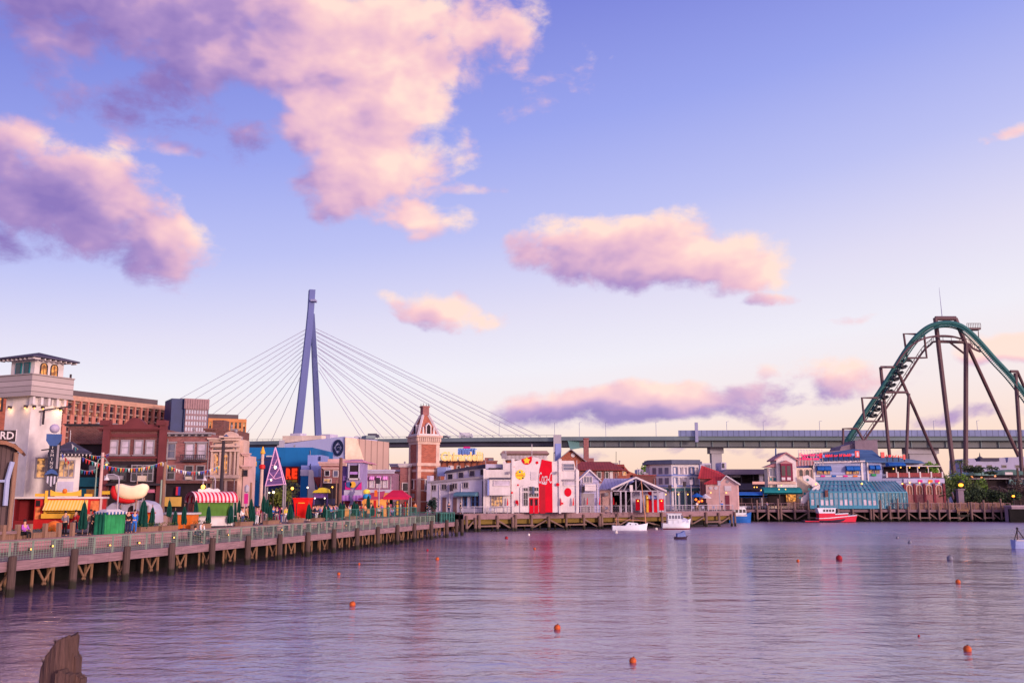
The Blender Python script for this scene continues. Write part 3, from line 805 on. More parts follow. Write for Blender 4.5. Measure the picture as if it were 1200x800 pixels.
for i in range(n):
    f = i / (n - 1)
    h = pw(358.5 - 2.5 * f, 386 + 46 * f, 672); px = 118 + (318 - 118) * f ** .9; e = pw(px, 516.5 + (1 - f) * 1.5, 748 - 50 * f)
    mb = MB(); mb.tube([h, e], .17, 5); mb.build('stay_cable', cable, br)
    h = pw(370.5 + 4 * f, 385 + 46 * f, 674); px = 634 - (634 - 430) * f ** .95; e = pw(px, 511.5 + 2 * f, 604 + 52 * f)
    mb = MB(); mb.tube([h, e], .17, 5); mb.build('stay_cable', cable, br)
    if i % 2 == 0:
        h = pw(369 + 4.4 * f, 388 + 46 * f, 690); px = 622 - (622 - 424) * f ** .95; e = pw(px, 511.5 + 2 * f, 626 + 50 * f)
        mb = MB(); mb.tube([h, e], .2, 5); mb.build('stay_cable', cable, br)
# traffic
def vehicle(px, Y, L, H, m_, label, cab=True):
    a = pw(px, 513, Y); a.z = [p for p in allp + Pp if p.y <= Y + 40][0].z if False else a.z
    o = thing('lorry' if H > 2.4 else 'car', label, 'lorry' if H > 2.4 else 'car', (a.x, a.y + 3, a.z + .1), R(-10))
    b = MB(); b.prism([(-L / 2, .4), (L / 2 - L * .22, .4), (L / 2 - L * .22, H), (-L / 2, H)] if H > 2.4 else [(-L / 2, .35), (L / 2, .35), (L / 2, .8), (L * .28, .9), (L * .1, H), (-L * .3, H), (-L / 2, .95)], -1, 1); b.build('body', m_, o)
    if H > 2.4: MB().prism([(L / 2 - L * .2, .4), (L / 2, .4), (L / 2, H * .5), (L / 2 - .5, H * .8), (L / 2 - L * .2, H * .8)], -.95, .95).build('cab', m_, o)
    for sx_ in (-.32, .34):
        w = MB(); w.tube([(L * sx_, -1.05, .4), (L * sx_, 1.05, .4)], .4, 10); w.build('wheel', girder_d, o)
wv = mat('vehicle white', C(210, 205, 215)[:3], .4, .1)
vehicle(546, 625, 9, 3.6, wv, 'pale lorry crossing the bridge above the lit rooftop letters')
vehicle(522, 632, 5, 1.7, girder_d, 'dark car on the bridge just right of the brick clock tower')
vehicle(437, 657, 8, 3.2, girder_d, 'dark lorry on the bridge above the beige ribbed wall')
vehicle(480 - 62, 660, 4.6, 1.6, wv, 'pale car on the bridge above the slanted light wall')

# ------------------------------------------------------------------ roller coaster
CY = 300.0
cst = mat('brown support steel', C(96, 70, 78)[:3], .55, .15, .2, .03, 2)
teal = mat('teal track paint', C(50, 100, 100)[:3], .45, .15, .2, .03, 2)
rc = thing('roller_coaster', 'tall teal track roller coaster hill on brown steel supports', 'roller coaster', (0, 0, 0))
tp_ = [(975, 545), (993, 515), (1010, 489), (1035, 452), (1060, 412), (1074, 394), (1088, 383), (1103, 378.5), (1118, 379), (1131, 384.5), (1146, 398), (1166, 420.5), (1185, 441), (1202, 463), (1222, 492), (1250, 530)]
def cat(P, sub=6):
    out = []
    for i in range(len(P) - 1):
        p0, p1, p2, p3 = P[max(0, i - 1)], P[i], P[i + 1], P[min(len(P) - 1, i + 2)]
        for k_ in range(sub):
            t = k_ / sub
            out.append(.5 * ((2 * p1) + (p2 - p0) * t + (2 * p0 - 5 * p1 + 4 * p2 - p3) * t * t + (3 * p1 - p0 - 3 * p2 + p3) * t ** 3))
    out.append(P[-1]); return out
def cp(px, py, dY=0.0): return at(px, py, CY + dY)
spine = cat([cp(px, py, -(px - 1060) * .06) for px, py in tp_])
MB().tube(spine, .72, 10).build('track_spine', teal, rc, smooth=True)
for off in (-1.1, 1.1):
    rail = []
    for i, p in enumerate(spine):
        d = (spine[min(i + 1, len(spine) - 1)] - spine[max(i - 1, 0)]).normalized(); side = Vector((0, 1, 0)); upv = side.cross(d)
        if upv.z > 0: upv = -upv
        rail.append(p + upv * 1.25 + side * off)
    MB().tube(rail, .2, 6).build('track_rail', teal, rc, smooth=True)
    if off < 0: r1 = rail
    else: r2 = rail
mb = MB()
for i in range(0, len(spine), 1):
    for f in (0, .5):
        if i + 1 >= len(spine) and f: continue
        j = min(i + 1, len(spine) - 1)
        a, b, c = r1[i].lerp(r1[j], f), r2[i].lerp(r2[j], f), spine[i].lerp(spine[j], f)
        mb.beam(a, c, .14); mb.beam(b, c, .14)
mb.build('track_tie', teal, rc)
def col(name, *segs, r=.42, dY=0.0, m=None):
    mb = MB()
    for s in segs:
        mb.tube([cp(px, py, dY + (q[2] if len(q) > 2 else 0)) for q in s for px, py in [q[:2]]], r, 8)
    mb.build(name, m or cst, rc)
col('support_frame', [(988, 540), (988, 502), (1004, 502)], [(1004, 502), (1012, 516)], r=.38)
col('support_frame', [(1013, 493.5), (1010, 466), (1028, 466)], [(1013, 493.5), (1035, 493.5), (1033, 470)], r=.36)
col('support_column', [(1032, 430), (1048, 588)], r=.52, dY=2)
col('support_frame', [(1032, 430), (1048, 430)], r=.4)
col('support_frame', [(1038, 459.5), (1064, 459.5)], r=.4)
col('support_column', [(1053, 437, 2), (1120, 590, 22)], r=.5)
col('support_column', [(1065, 461), (1060, 588)], r=.48)
col('support_frame', [(1063, 419.5), (1059, 391), (1074, 391.5)], [(1063, 419.5), (1086, 419), (1083, 393)], r=.36)
col('support_column', [(1096, 372.5), (1122, 590)], r=.72)
col('support_frame', [(1096, 373), (1120, 373)], r=.75)
col('support_column', [(1119.5, 373), (1132, 404), (1131.5, 590)], r=.72)
col('support_column', [(1134, 405, 0), (1210, 570, 40)], r=.6)
col('support_frame', [(1113, 401), (1131, 415)], r=.32)
col('catwalk_beam', [(1099, 400), (1132, 401)], r=.5)
col('support_column', [(1190, 437), (1200, 590)], r=.6, dY=-8)
col('support_column', [(1184, 435, 0), (1192, 435, 0), (1212, 480, 22)], r=.45, dY=-8)
wl = cat([cp(px, py, 4) for px, py in ((1010, 520), (1040, 476), (1062, 442), (1080, 414), (1090, 404), (1098, 400), (1132, 402), (1140, 408), (1149, 412))], 4)
MB().tube(wl, .34, 6).build('lift_walkway', cst, rc)
w2 = [p + Vector((0, 0, 1.5)) for p in wl]
mb = MB(); mb.tube(w2, .12, 5)
for a, b in zip(wl, w2): mb.beam(a, b, .12)
mb.build('walkway_handrail', cst, rc)
wl = cat([cp(px, py, -3) for px, py in ((1050, 428), (1060, 413), (1072, 402), (1085, 396), (1100, 393.5), (1115, 394), (1130, 398))], 4)
MB().tube(wl, .3, 6).build('upper_walkway', cst, rc)
a = cp(1104, 371); b = cp(1100.5, 337); MB().tube([a, b], [.14, .05], 5).build('mast', steel_b, rc)
a, b = cp(1131, 385, -2), cp(1147, 384.5, -2); mb = MB(); mb.box(a.x, b.x, a.y - 1.4, a.y + 1.4, a.z - .5, a.z + .1)
for i in range(9):
    x = a.x + (b.x - a.x) * i / 8; mb.box(x - .06, x + .06, a.y - 1.4, a.y - 1.28, a.z, a.z + 1.5)
mb.box(a.x, b.x, a.y - 1.4, a.y - 1.28, a.z + 1.4, a.z + 1.55); mb.build('platform', cst, rc)
a = cp(1146, 384, -2); mb = MB(); mb.tube([a, a - Vector((0, 0, 5))], .14, 5); mb.build('platform_post', cst, rc)
# the climbing train, seats hanging under the spine
tr = thing('coaster_train', 'dark coaster train hanging under the climbing teal track', 'train', (0, 0, 0))
tm = mat('train shell', C(40, 40, 52)[:3], .5, .3)
for k_ in range(9):
    f = k_ / 8; px = 1021 + (1056 - 1021) * f; py = 486 - (486 - 429) * f - (0.0)
    if k_ == 4: px += 1
    c = cp(px - 1.0, py - 1.0, -(px - 1060) * .06); d = (cp(1060, 412) - cp(1035, 452)).normalized(); sd_ = Vector((0, 1, 0)); dn = sd_.cross(d); dn = dn if dn.z < 0 else -dn
    mb = MB(); c2 = c + dn * .1
    mb.beam(c2 - d * .75, c2 + d * .75, 3.2, .5)
    for y in (-1.2, -.4, .4, 1.2):
        q = c2 + sd_ * y + dn * .9; mb.beam(q - d * .65 - dn * .5, q - d * .1 + dn * .55, .6, .34); mb.beam(q - d * .3 + dn * .4, q + d * .75 + dn * .7, .5, .3)
        mb.ball(tuple(q + d * .65 + dn * .2), .27, 8)
    mb.build('car', tm, tr)
c = cp(1058, 424); mb = MB(); mb.tube([c, c + Vector((1.2, 0, .7)), c + Vector((2.6, 0, .4)), c + Vector((3.4, 0, -.5))], [.7, .6, .4, .1], 7); mb.build('nose_figure', tm, tr)
# ------------------------------------------------------------------ building materials
white_pl = mat('white plaster', C(212, 198, 198)[:3], .85, .22, .5, .15, 5, kind='plaster')
lilac_pl = mat('lilac plaster', C(186, 176, 198)[:3], .85, .18, .5, .15, 5, kind='plaster')
pink_pl = mat('pink plaster', C(206, 164, 160)[:3], .85, .18, .5, .15, 5, kind='plaster')
cream_pl = mat('cream plaster', C(222, 198, 178)[:3], .85, .18, .5, .15, 5, kind='plaster')
stone = mat('pale stone', C(202, 168, 156)[:3], .85, .25, .6, .25, 4, kind='plaster')
red_brick = mat('deep red brick', C(114, 62, 60)[:3], .9, .25, .5, .3, kind='brick')
brown_brick = mat('brown brick', C(112, 66, 62)[:3], .9, .25, .5, .3, kind='brick')
rose_brick = mat('rose brick', C(150, 92, 92)[:3], .9, .25, .5, .3, kind='brick')
orange_brick = mat('orange brick', C(166, 88, 68)[:3], .9, .25, .5, .3, kind='brick')
red_trim = mat('red painted trim', C(112, 54, 58)[:3], .75, .2, .6, .1)
grey_trim = mat('grey trim', C(150, 138, 146)[:3], .8, .2, .6, .1)
pale_trim = mat('pale trim', C(206, 192, 196)[:3], .8, .15, .8, .1)
dark_trim = mat('dark trim', C(58, 48, 56)[:3], .7, .2, .8, .1)
slate = mat('slate roof', C(74, 68, 88)[:3], .85, .25, .8, .3, 5, kind='planks', per=.35, axis=2)
glass = mat('window glass', C(96, 96, 122)[:3], .12, .35, .35, .02, 1, spec=.8)
glass_d = mat('dark glass', C(40, 36, 50)[:3], .12, .4, .5, .02, 1, spec=.7)
glass_p = mat('curtained glass', C(196, 180, 196)[:3], .2, .3, .8, .02, 1, spec=.6)
lit_glass = mat('lit window', C(150, 104, 70)[:3], .3, .4, 1.2, 0, emit=1.0, ec=C(255, 165, 75))
glow_glass = mat('softly lit window', C(96, 84, 92)[:3], .2, .4, 1.2, 0, emit=.75, ec=C(255, 176, 96))
teal_sh = mat('teal shutter', C(40, 110, 118)[:3], .6, .2, 1, .1)
rust_roof = mat('rust red roof', C(140, 62, 62)[:3], .8, .25, .4, .3, 3, kind='seams', per=.55, axis=0)

def hip(b, x0, x1, y0, y1, z0, z1, m, name='roof', over=.4, ridge=0.0, thick=.14):
    x0 -= over; x1 += over; y0 -= over; y1 += over; cx, cy = (x0 + x1) / 2, (y0 + y1) / 2
    mb = MB(); rx = ridge * (x1 - x0) / 2
    vs = [(x0, y0, z0), (x1, y0, z0), (x1, y1, z0), (x0, y1, z0), (x0, y0, z0 + thick), (x1, y0, z0 + thick), (x1, y1, z0 + thick), (x0, y1, z0 + thick), (cx - rx, cy, z1), (cx + rx + .001, cy, z1)]
    mb.add(vs, [(0, 3, 2, 1), (0, 1, 5, 4), (1, 2, 6, 5), (2, 3, 7, 6), (3, 0, 4, 7), (4, 5, 9, 8), (5, 6, 9), (6, 7, 8, 9), (7, 4, 8)])
    return b.part(name, mb, m)
def gable_front(b, x0, x1, zl, zp, y0, y1, m_wall, m_roof, over=.35, thick=.2, xp=None):
    """gable facing the viewer: wall triangle plus two roof slopes"""
    xp = (x0 + x1) / 2 if xp is None else xp
    b.part('gable', MB().prism([(x0, zl), (x1, zl), (xp, zp)], y0, y1), m_wall)
    mb = MB()
    for xa, s in ((x0, -1), (x1, 1)):
        k = (zp - zl) / (xp - xa); xe = xa + s * over; ze = zl + k * (xe - xa)
        mb.prism([(xe, ze + .01), (xp, zp + .01), (xp, zp + thick + .01), (xe, ze + thick + .01)], y0 - over, y1)
    return b.part('roof', mb, m_roof)
def gable_side(b, x0, x1, y0, y1, z0, z1, m, over=.3, thick=.15, name='roof'):
    """ridge parallel to the front"""
    cy = (y0 + y1) / 2; mb = MB(); k = (z1 - z0) / (cy - y0)
    for ya, s in ((y0, -1), (y1, 1)):
        ye = ya + s * over; ze = z0 - k * over
        P = [(ye, ze), (cy, z1), (cy, z1 + thick), (ye, ze + thick)]
        for xs in ((x0 - over, x1 + over),):
            v = [(xs[0], p[0], p[1]) for p in P] + [(xs[1], p[0], p[1]) for p in P]
            mb.add(v, [(0, 1, 2, 3), (7, 6, 5, 4), (0, 4, 5, 1), (1, 5, 6, 2), (2, 6, 7, 3), (3, 7, 4, 0)] )
    o = b.part(name, mb, m)
    return o
def cornice(b, px0, py0, px1, py1, m, out=.35, y=0.0, dent=None, depth=1.0, name='cornice', ext=.2):
    x0, z0, x1, z1 = b.r(px0, py0, px1, py1, y); mb = MB(); h = z1 - z0
    mb.box(x0 - ext, x1 + ext, y - out, y + depth, z0 + h * .55, z1); mb.box(x0 - ext * .4, x1 + ext * .4, y - out * .5, y + depth, z0, z0 + h * .549)
    o = b.part(name, mb, m)
    if dent:
        mb = MB(); n = int((x1 - x0) / dent[0])
        for i in range(n): xx = x0 + (i + .5) * (x1 - x0) / n; mb.box(xx - dent[0] * .25, xx + dent[0] * .25, y - out * .9, y - out * .5 - .001, z0 + h * .1, z0 + h * .548)
        mb.build('dentils', dent[1], o)
    return o

# ------------------------------------------------------------------ white lookout tower
b = Bld('lookout_tower', 'white lookout tower with a dark hipped roof and a wide solid balcony', 'tower', 27, 84, 64.5, 87)
S = b.W; Z = lambda py: b.p(37, py)[1]
b.part('wall', MB().box(0, S, 0, S, 0, Z(455)), white_pl)
zb0, zb1 = Z(462), Z(439.5)
b.part('balcony', MB().box(-.6, S + .55, -.6, S + .6, zb0, zb1).box(-.66, S + .61, -.66, S + .66, zb1 + .001, zb1 + .12).box(-.66, S + .61, -.66, S + .66, zb0 - .18, zb0 - .001), mat('balcony paint', C(178, 160, 160)[:3], .8, .2, .6, .2, 4, kind='planks', per=.5, axis=2))
zc = Z(419); b.part('cabin', MB().box(.12, S - .1, .12, S - .1, zb1 - .5, zc), white_pl)
hip(b, .1, S - .1, .1, S - .1, zc, Z(408), slate, over=.95)
mb = MB()
for i in range(9):
    t = -.6 + i * (S + 1.2) / 8
    mb.box(t - .06, t + .06, -.7, -.05, zc - .16, zc - .001); mb.box(-.7, -.05, t - .06, t + .06, zc - .16, zc - .001)
b.part('rafter_ends', mb, pale_trim)
for x in (.75, 1.85): b.win_l(x, zb1 - .1, x + .62, zc - .35, dark_trim, lit_glass, .12, .08, 2, 1, True, .1)
for y in (.7, 1.8):   # openings in the shaded left face
    m = MB(); m.box(.02, .11, y - .08, y + .72, zb1 - .1, zc - .3); w = b.part('window', m, teal_sh); MB().box(-.01, .019, y + .06, y + .58, zb1, zc - .4).build('pane', glass_d, w)
for x in (-.1, .75, 1.5, 2.4, 3.2):
    b.part('bracket', MB().prism([(x - .12, zb0 - .9), (x + .12, zb0 - .9), (x + .12, zb0 - .19), (x - .12, zb0 - .19)], -.45, -.001), pale_trim)
for x in (.2, 1.1, 3.0):
    l = b.part('wall_lamp', MB().box(x - .1, x + .1, -.3, -.001, zb0 - 1.15, zb0 - .95), dark_trim); MB().ball((x, -.2, zb0 - 1.22), 0.06, 8).build('bulb', warm_bulb, l)
for y in (.5, 2.6):
    l = b.part('wall_lamp', MB().box(-.3, -.001, y - .1, y + .1, zb0 - 1.15, zb0 - .95), dark_trim); MB().ball((-.2, y, zb0 - 1.22), 0.06, 8).build('bulb', warm_bulb, l)
x0, z0, x1, z1 = b.r(49, 463, 60, 475); b.part('grey_hatch', MB().box(x0, x1, -.12, -.001, z0, z1), grey_trim)
b.part('beacon', MB().tube([(S + .3, -.4, zb1 + .12), (S + .3, -.4, zb1 + .5)], .1, 8), dark_trim)
b.win(42, 537, 52, 559, grey_trim, glow_glass, fw=.1)
x0, z0, x1, z1 = b.r(52, 474, 84, 478, -.6); b.part('sign_arm', MB().beam((x0, -.6, z0 - .3), (x1, -.6, z1), .12).beam((x0, -.6, z0 - .3), (x0, -.6, z0 - 1.6), .14).beam((x0, -.6, z0 - .4), (x0, 0, z0 - .4), .1), dark_trim)
for (lx, ly, pw_) in ((2.9, -.5, 26), (-.45, 2.6, 14), (-.45, .5, 14)):
    L = bpy.data.lights.new('tower lamp', 'POINT'); L.energy = pw_; L.color = (1, .62, .25); L.shadow_soft_size = .1
    lo = bpy.data.objects.new('tower_lamp_light', L); COL.objects.link(lo); lo.parent = b.root; lo.location = (lx, ly, zb0 - 1.35)

b = Bld('tower_annex', 'low white annex with a grey hipped roof at the foot of the lookout tower', 'building', 66, 83.2, 93, 84)
b.wall(66, 531, 93, 4.2, white_pl); x1 = b.p(93, 540)[0]; zz = b.p(80, 532)[1]
hip(b, 0, x1, 0, 4.2, zz, b.p(80, 516)[1], slate, over=.95, ridge=.1)
mb = MB()
for i in range(12): t = -.8 + i * (x1 + 1.6) / 11; mb.box(t - .05, t + .05, -.9, -.02, zz - .14, zz - .001)
b.part('rafter_ends', mb, pale_trim)
b.win(69.5, 540, 86, 558, grey_trim, glow_glass, fw=.12, nx=3)
b.pbox('panel', 67, 564, 86, 575, -.06, .01, lilac_pl)

# vertical hanging sign
b = Bld('hanging_sign', 'tall dark vertical sign with a pale globe on top and pale letters', 'sign', 55, 80, 72, 80.4, zb=0)
b.part('letter_board', MB().box(b.p(57, 535)[0], b.p(70, 535)[0], -.2, .25, b.p(63, 560)[1], b.p(63, 514)[1]), mat('sign navy', C(34, 32, 52)[:3], .6, .2))
x0, z0, x1, z1 = b.r(58, 495, 70, 509); b.part('globe', MB().ball(((x0 + x1) / 2, 0, (z0 + z1) / 2), (x1 - x0) / 2, 14), mat('sign globe', C(176, 160, 186)[:3], .5, .1), smooth=True)
blue_s = mat('sign blue', C(58, 84, 140)[:3], .6, .2)
x0, z0, x1, z1 = b.r(54.5, 508.5, 72, 519); b.part('head_box', MB().prism([(x0, z0 + .2), (x0 + .3, z0 - .25), (x1 - .3, z0 - .25), (x1, z0 + .2), (x1, z1), (x0, z1)], -.32, .33), blue_s)
x0, z0, x1, z1 = b.r(52.5, 549, 69, 558); b.part('blue_scroll', MB().prism([(x0, z0 + .1), (x0 + .2, z1 - .2), ((x0 + x1) / 2, z1), (x1 - .2, z1 - .2), (x1, z0 + .1), ((x0 + x1) / 2, z0 + .25)], -.36, .33), blue_s)
x0, z0, x1, z1 = b.r(53, 555, 68, 570); cx = (x0 + x1) / 2; mb = MB(); mb.prism([(x0, z1 - .2), (x0 + .1, z0 + .4), (cx, z0), (x1 - .1, z0 + .4), (x1, z1 - .2)], -.3, .3)
b.part('striped_foot', mb, mat('sign stripes', C(190, 180, 196)[:3], .7, .2, 1, 0, kind='stripes', rgb2=C(40, 36, 48), per=.26, axis=0))
b.part('pale_edge', MB().box(b.p(66.5, 535)[0], b.p(69, 535)[0], -.24, -.201, b.p(63, 549)[1], b.p(63, 521)[1]), grey_trim)
for i, ch in enumerate('FISHING'):
    z1_ = b.p(61, 518 + i * 4.5)[1]; z0_ = b.p(61, 521.4 + i * 4.5)[1]; x0 = b.p(59.5, 535)[0]; x1 = b.p(62.8, 535)[0]
    if ch == 'I': x0, x1 = x0 + .09, x1 - .09
    text_mb(ch, x0, x1, z0_, z1_, -.2, .03).build('letter', pale_trim, b.root)
b.part('bracket', MB().beam((b.p(48, 527)[0], .4, b.p(48, 527)[1]), (b.p(58, 526)[0], .1, b.p(58, 526)[1]), .1), dark_trim)

# ------------------------------------------------------------------ hut with the RD sign
b = Bld('wooden_hut', 'dark vertical board hut with a rounded roof edge at the left border', 'hut', -30, 66, 15, 67)
b.wall(-30, 519, 15, 4, mat('hut boards', C(96, 76, 78)[:3], .9, .3, .6, .4, 6, kind='planks', per=.28, axis=0))
mb = MB(); pts = [b.p(px, py) for px, py in ((-30, 513), (8, 517), (18, 521), (25, 526), (28, 530), (25.5, 532), (17, 525), (8, 521.5), (-30, 518))]
mb.prism(pts, -.8, 4.2); b.part('roof', mb, mat('bark roof', C(150, 104, 84)[:3], .9, .35, 1, .5, 7, kind='wood', axis=1))
mb = MB(); p = [b.p(px, py) for px, py in ((15, 541), (9, 562), (6.5, 592))]; mb.tube([(q[0], -.5, q[1]) for q in p], .17, 8); q = b.p(-30, 564); q2 = b.p(9, 563.5); mb.tube([(q[0], -.5, q[1]), (q2[0], -.5, q2[1])], .1, 6)
b.part('blue_strut', mb, mat('strut blue', C(160, 164, 200)[:3], .6, .15))
b.part('corner_post', MB().tube([(b.p(16, 560)[0], -.35, 0), (b.p(17, 560)[0], -.35, b.p(17, 530)[1])], .16, 8), pine)
b = Bld('name_board', 'black signboard with big white letters RD on the hut roof', 'sign', -30, 65.4, 19.5, 66.4, zb=0)
x0, z0, x1, z1 = b.r(-30, 503.5, 19.5, 516.5); b.part('board', MB().box(x0, x1, 0, .2, z0, z1), mat('sign black', C(40, 28, 34)[:3], .6, .2))
x0, z0, x1, z1 = b.r(.5, 505.5, 16.5, 514.5); text_mb('RD', x0, x1, z0, z1, 0, .04, bold=.02).build('letters', pale_trim, b.root)
b.part('edge', MB().box(b.p(18.5, 510)[0], b.p(19.6, 510)[0], -.05, .22, b.p(10, 517)[1], b.p(10, 503)[1]), pale_trim)

b = Bld('brick_warehouse', 'orange brown brick block behind the lookout tower at the left border', 'building', -60, 118, 12, 118)
b.wall(-60, 448, 12, 8, orange_brick); b.win(-2, 464, 2, 480, dark_trim, lit_glass, fw=.2); b.win(-12, 464, -8, 480, dark_trim, glow_glass, fw=.2)
cornice(b, -60, 444, 12, 448, dark_trim, .4)

# ------------------------------------------------------------------ hotel far behind
hot_o = mat('salmon hotel wall', C(184, 116, 104)[:3], .85, .14, .15, .1, 2, kind='plaster')
hot_y = mat('amber hotel wall', C(198, 128, 84)[:3], .85, .14, .15, .1, 2, kind='plaster')
hot_r = mat('hotel roof band', C(92, 78, 84)[:3], .8, .15, .2, .1)
b = Bld('hotel', 'long salmon hotel with rows of narrow dark windows and a grey roof band', 'hotel', 22, 290, 201, 345, zb=0)
W = b.W; zt = b.p(80, 466)[1]
b.part('wall', MB().box(0, W, .8, 18, 0, zt), mat('hotel recess', C(96, 62, 62)[:3], .85, .2, .3, .1))
zt2 = b.p(80, 463)[1]
b.part('roof_storey', MB().box(0, W - 6, 3.5, 18, zt + .01, b.p(82, 455)[1]), hot_r)
nb = 22; bw = W / nb; zr = [b.p(80, y)[1] for y in (463.5, 469.5, 477.5, 483.5, 490, 497.5, 505)]
zr = [zt2 - (zt2 - zr[-1]) * k_ for k_ in (0, .16, .36, .52, .68, .84, 1.0, 1.16, 1.34, 1.5)]
mb = MB()
for i in range(nb + 1): mb.box(i * bw - bw * .26, i * bw + bw * .26, 0, .8, 0, zr[3]); mb.box(i * bw - .28, i * bw + .28, -.5, .79, zr[3], zr[0])
b.part('pier', mb, hot_o)
mb = MB()
for z in zr[1:]: mb.box(0, W, .3, .79, z - .5, z)
b.part('sill_band', mb, mat('hotel spandrel', C(150, 124, 118)[:3], .85, .15))
b.part('parapet', MB().box(-.3, W + .3, -.6, 1.5, zr[0] - 1.6, zr[0]), mat('hotel parapet', C(186, 140, 122)[:3], .85, .15))
for i in range(nb):
    for j in range(1, 6):
        x0 = i * bw + bw * .28; x1 = (i + 1) * bw - bw * .28
        if j < 3: x0, x1 = i * bw + .4, (i + 1) * bw - .4
        if x0 < 0 or len([1 for c_ in b.root.children if c_.name.startswith('window')]) >= 98: continue
        lit_ = (j == 1 and i % 2 == 0 and i < 14) or (j == 2 and i in (5, 6, 7, 8, 9))
        m = MB(); m.box(x0 + (bw * .2 if lit_ else 0), x1 - (bw * .2 if lit_ else 0), .7, .79, zr[j + 1] + .15, zr[j] - .6)
        b.part('window', m, glow_glass if lit_ else glass_d)
b = Bld('glass_office', 'office block with pale gridded glass front and dark blue side above brick shops', 'building', 211, 318, 239.5, 322, zb=0)
W = b.W; zt = b.p(230, 468)[1]
dk_blue = mat('dark blue cladding', C(34, 44, 92)[:3], .5, .2, .2, .05)
b.part('wall', MB().box(-.2, W, 1, 15, 0, zt), dk_blue)
mb = MB(); mb.box(b.p(202, 480)[0], -.21, 2, 14, 0, b.p(205, 466)[1]); b.part('side_block', mb, dk_blue)
zg0, zg1 = b.p(230, 506)[1], b.p(230, 479)[1]
b.part('glazing', MB().box(.3, W - .5, .7, 1, zg0, zg1), mat('bright glazing', C(168, 164, 186)[:3], .5, .25, .12, 0, spec=.4))
mb = MB()
for i in range(9): x = .3 + (W - .8) * i / 8; mb.box(x - .12, x + .12, .5, .69, zg0, zg1)
for i in range(5): z = zg0 + (zg1 - zg0) * i / 4; mb.box(.3, W - .5, .46, .699, z - .3, z + .3)
b.part('mullions', mb, mat('office mullion', C(140, 110, 118)[:3], .7, .1))
mb = MB(); mb.box(-.3, W, .3, 1, zg1 + .01, zt + .3)
for i in range(10): x = W * i / 10; mb.box(x, x + .35, .05, .299, zg1, zt)
b.part('roof_band', mb, mat('office roof band', C(150, 118, 124)[:3], .8, .1)); b.part('plant_room', MB().box(-1, W * .7, 4, 12, zt, b.p(220, 465.5)[1]), hot_r)
b = Bld('hotel_wing', 'amber lit hotel wing to the right of the glass office', 'hotel', 239, 335, 284.5, 340, zb=0)
W = b.W; zt = b.p(265, 491)[1]; bw = W / 9
b.part('wall', MB().box(0, W, .8, 14, 0, zt), mat('hotel recess', (0, 0, 0)))
b.part('roof_storey', MB().box(0, W - 2.6, 3, 14, zt, b.p(262, 484.5)[1]), hot_r)
mb = MB()
for i in range(10): mb.box(max(0, i * bw - bw * .25), min(W, i * bw + bw * .25), 0, .8, 0, zt)
b.part('pier', mb, hot_y); b.part('parapet', MB().box(0, W, -.25, .799, zt - 1.0, zt + .2), hot_y)
for i in range(9):
    for j, (a, c) in enumerate(((492.5, 499), (501, 508), (510, 518), (520, 528))):
        m = MB(); m.box(i * bw + bw * .26, (i + 1) * bw - bw * .26, .5, .79, b.p(265, c)[1], b.p(265, a)[1]); b.part('window', m, glow_glass if (i + j) % 4 == 0 else glass_d)

# ------------------------------------------------------------------ brick shops
b = Bld('brown_brick_shop', 'plain dark brown brick block behind the tower annex', 'building', 77, 118, 122, 118)
b.wall(77, 499, 122, 8, brown_brick); cornice(b, 77, 496.5, 122, 499, dark_trim, .25)
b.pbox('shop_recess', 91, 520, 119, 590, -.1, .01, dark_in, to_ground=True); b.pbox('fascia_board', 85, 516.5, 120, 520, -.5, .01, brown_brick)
b.pbox('teal_board', 92, 559, 115, 570, -.4, -.101, teal_sh); b.pbox('teal_front', 93, 572, 114, 592, -.35, -.101, teal_sh, to_ground=True)
b.pbox('poster', 101, 573, 111, 581, -.42, -.351, mat('orange poster', C(222, 150, 70)[:3], .6, .3, 1)); b.win(104, 545, 112, 553, dark_trim, glass, -.1, .1)
b = Bld('red_brick_shop', 'deep red brick shop with a curved parapet and four tall paired windows', 'building', 117, 112, 192, 112)
b.wall(118, 503, 191.5, 9, red_brick)
for px in (118, 184.5): b.pbox('corner_pier', px, 495, px + 8, 592, -.45, -.001, red_trim, to_ground=True); b.pbox('pier_cap', px - 1, 492, px + 9, 498, -.6, .6, red_trim)
b.poly('parapet', [(124, 504), (124, 497), (146, 497), (149, 493.5), (153, 490.5), (158, 489), (163, 490.5), (167, 493.5), (169.5, 497), (186, 497), (186, 504)], -.12, .8, red_trim)
cornice(b, 118, 501.5, 191, 505, red_trim, .5); b.pbox('panel_band', 127, 508, 184, 512, -.12, -.001, red_trim)
for px in (129.5, 143, 158.8, 172): b.win(px, 516.5, px + 8, 531.5, grey_trim, glass_p, fw=.13, nz=2, sill=True)
b.pbox('string_course', 126, 534.5, 185, 537, -.3, .01, red_trim)
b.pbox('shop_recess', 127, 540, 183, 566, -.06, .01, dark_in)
for px in (155, 168): b.win(px, 545.5, px + 11, 563, grey_trim, glass_d, -.06, .12, nx=2, nz=2)
b.win(132, 545.5, 148, 563, dark_trim, glass_d, -.06, .12, nx=2)
b.pbox('shop_sign', 122, 557, 143, 561.5, -.5, -.061, grey_trim); b.pbox('shop_sign', 161, 557, 170, 563.5, -.55, -.061, cream_pl)
b.pbox('shop_recess', 127, 569, 183, 592, -.05, .01, dark_in, to_ground=True); b.pbox('yellow_sign', 117, 575, 128, 579, -.7, -.5, mat('yellow sign', C(220, 170, 50)[:3], .6, .2))
b.pbox('canopy', 124, 566, 186, 568.5, -1.2, -.001, dark_trim)
b.pbox('pink_sign', 173, 573, 181, 577, -.4, -.051, mat('pink sign', C(196, 110, 140)[:3], .6, .2))

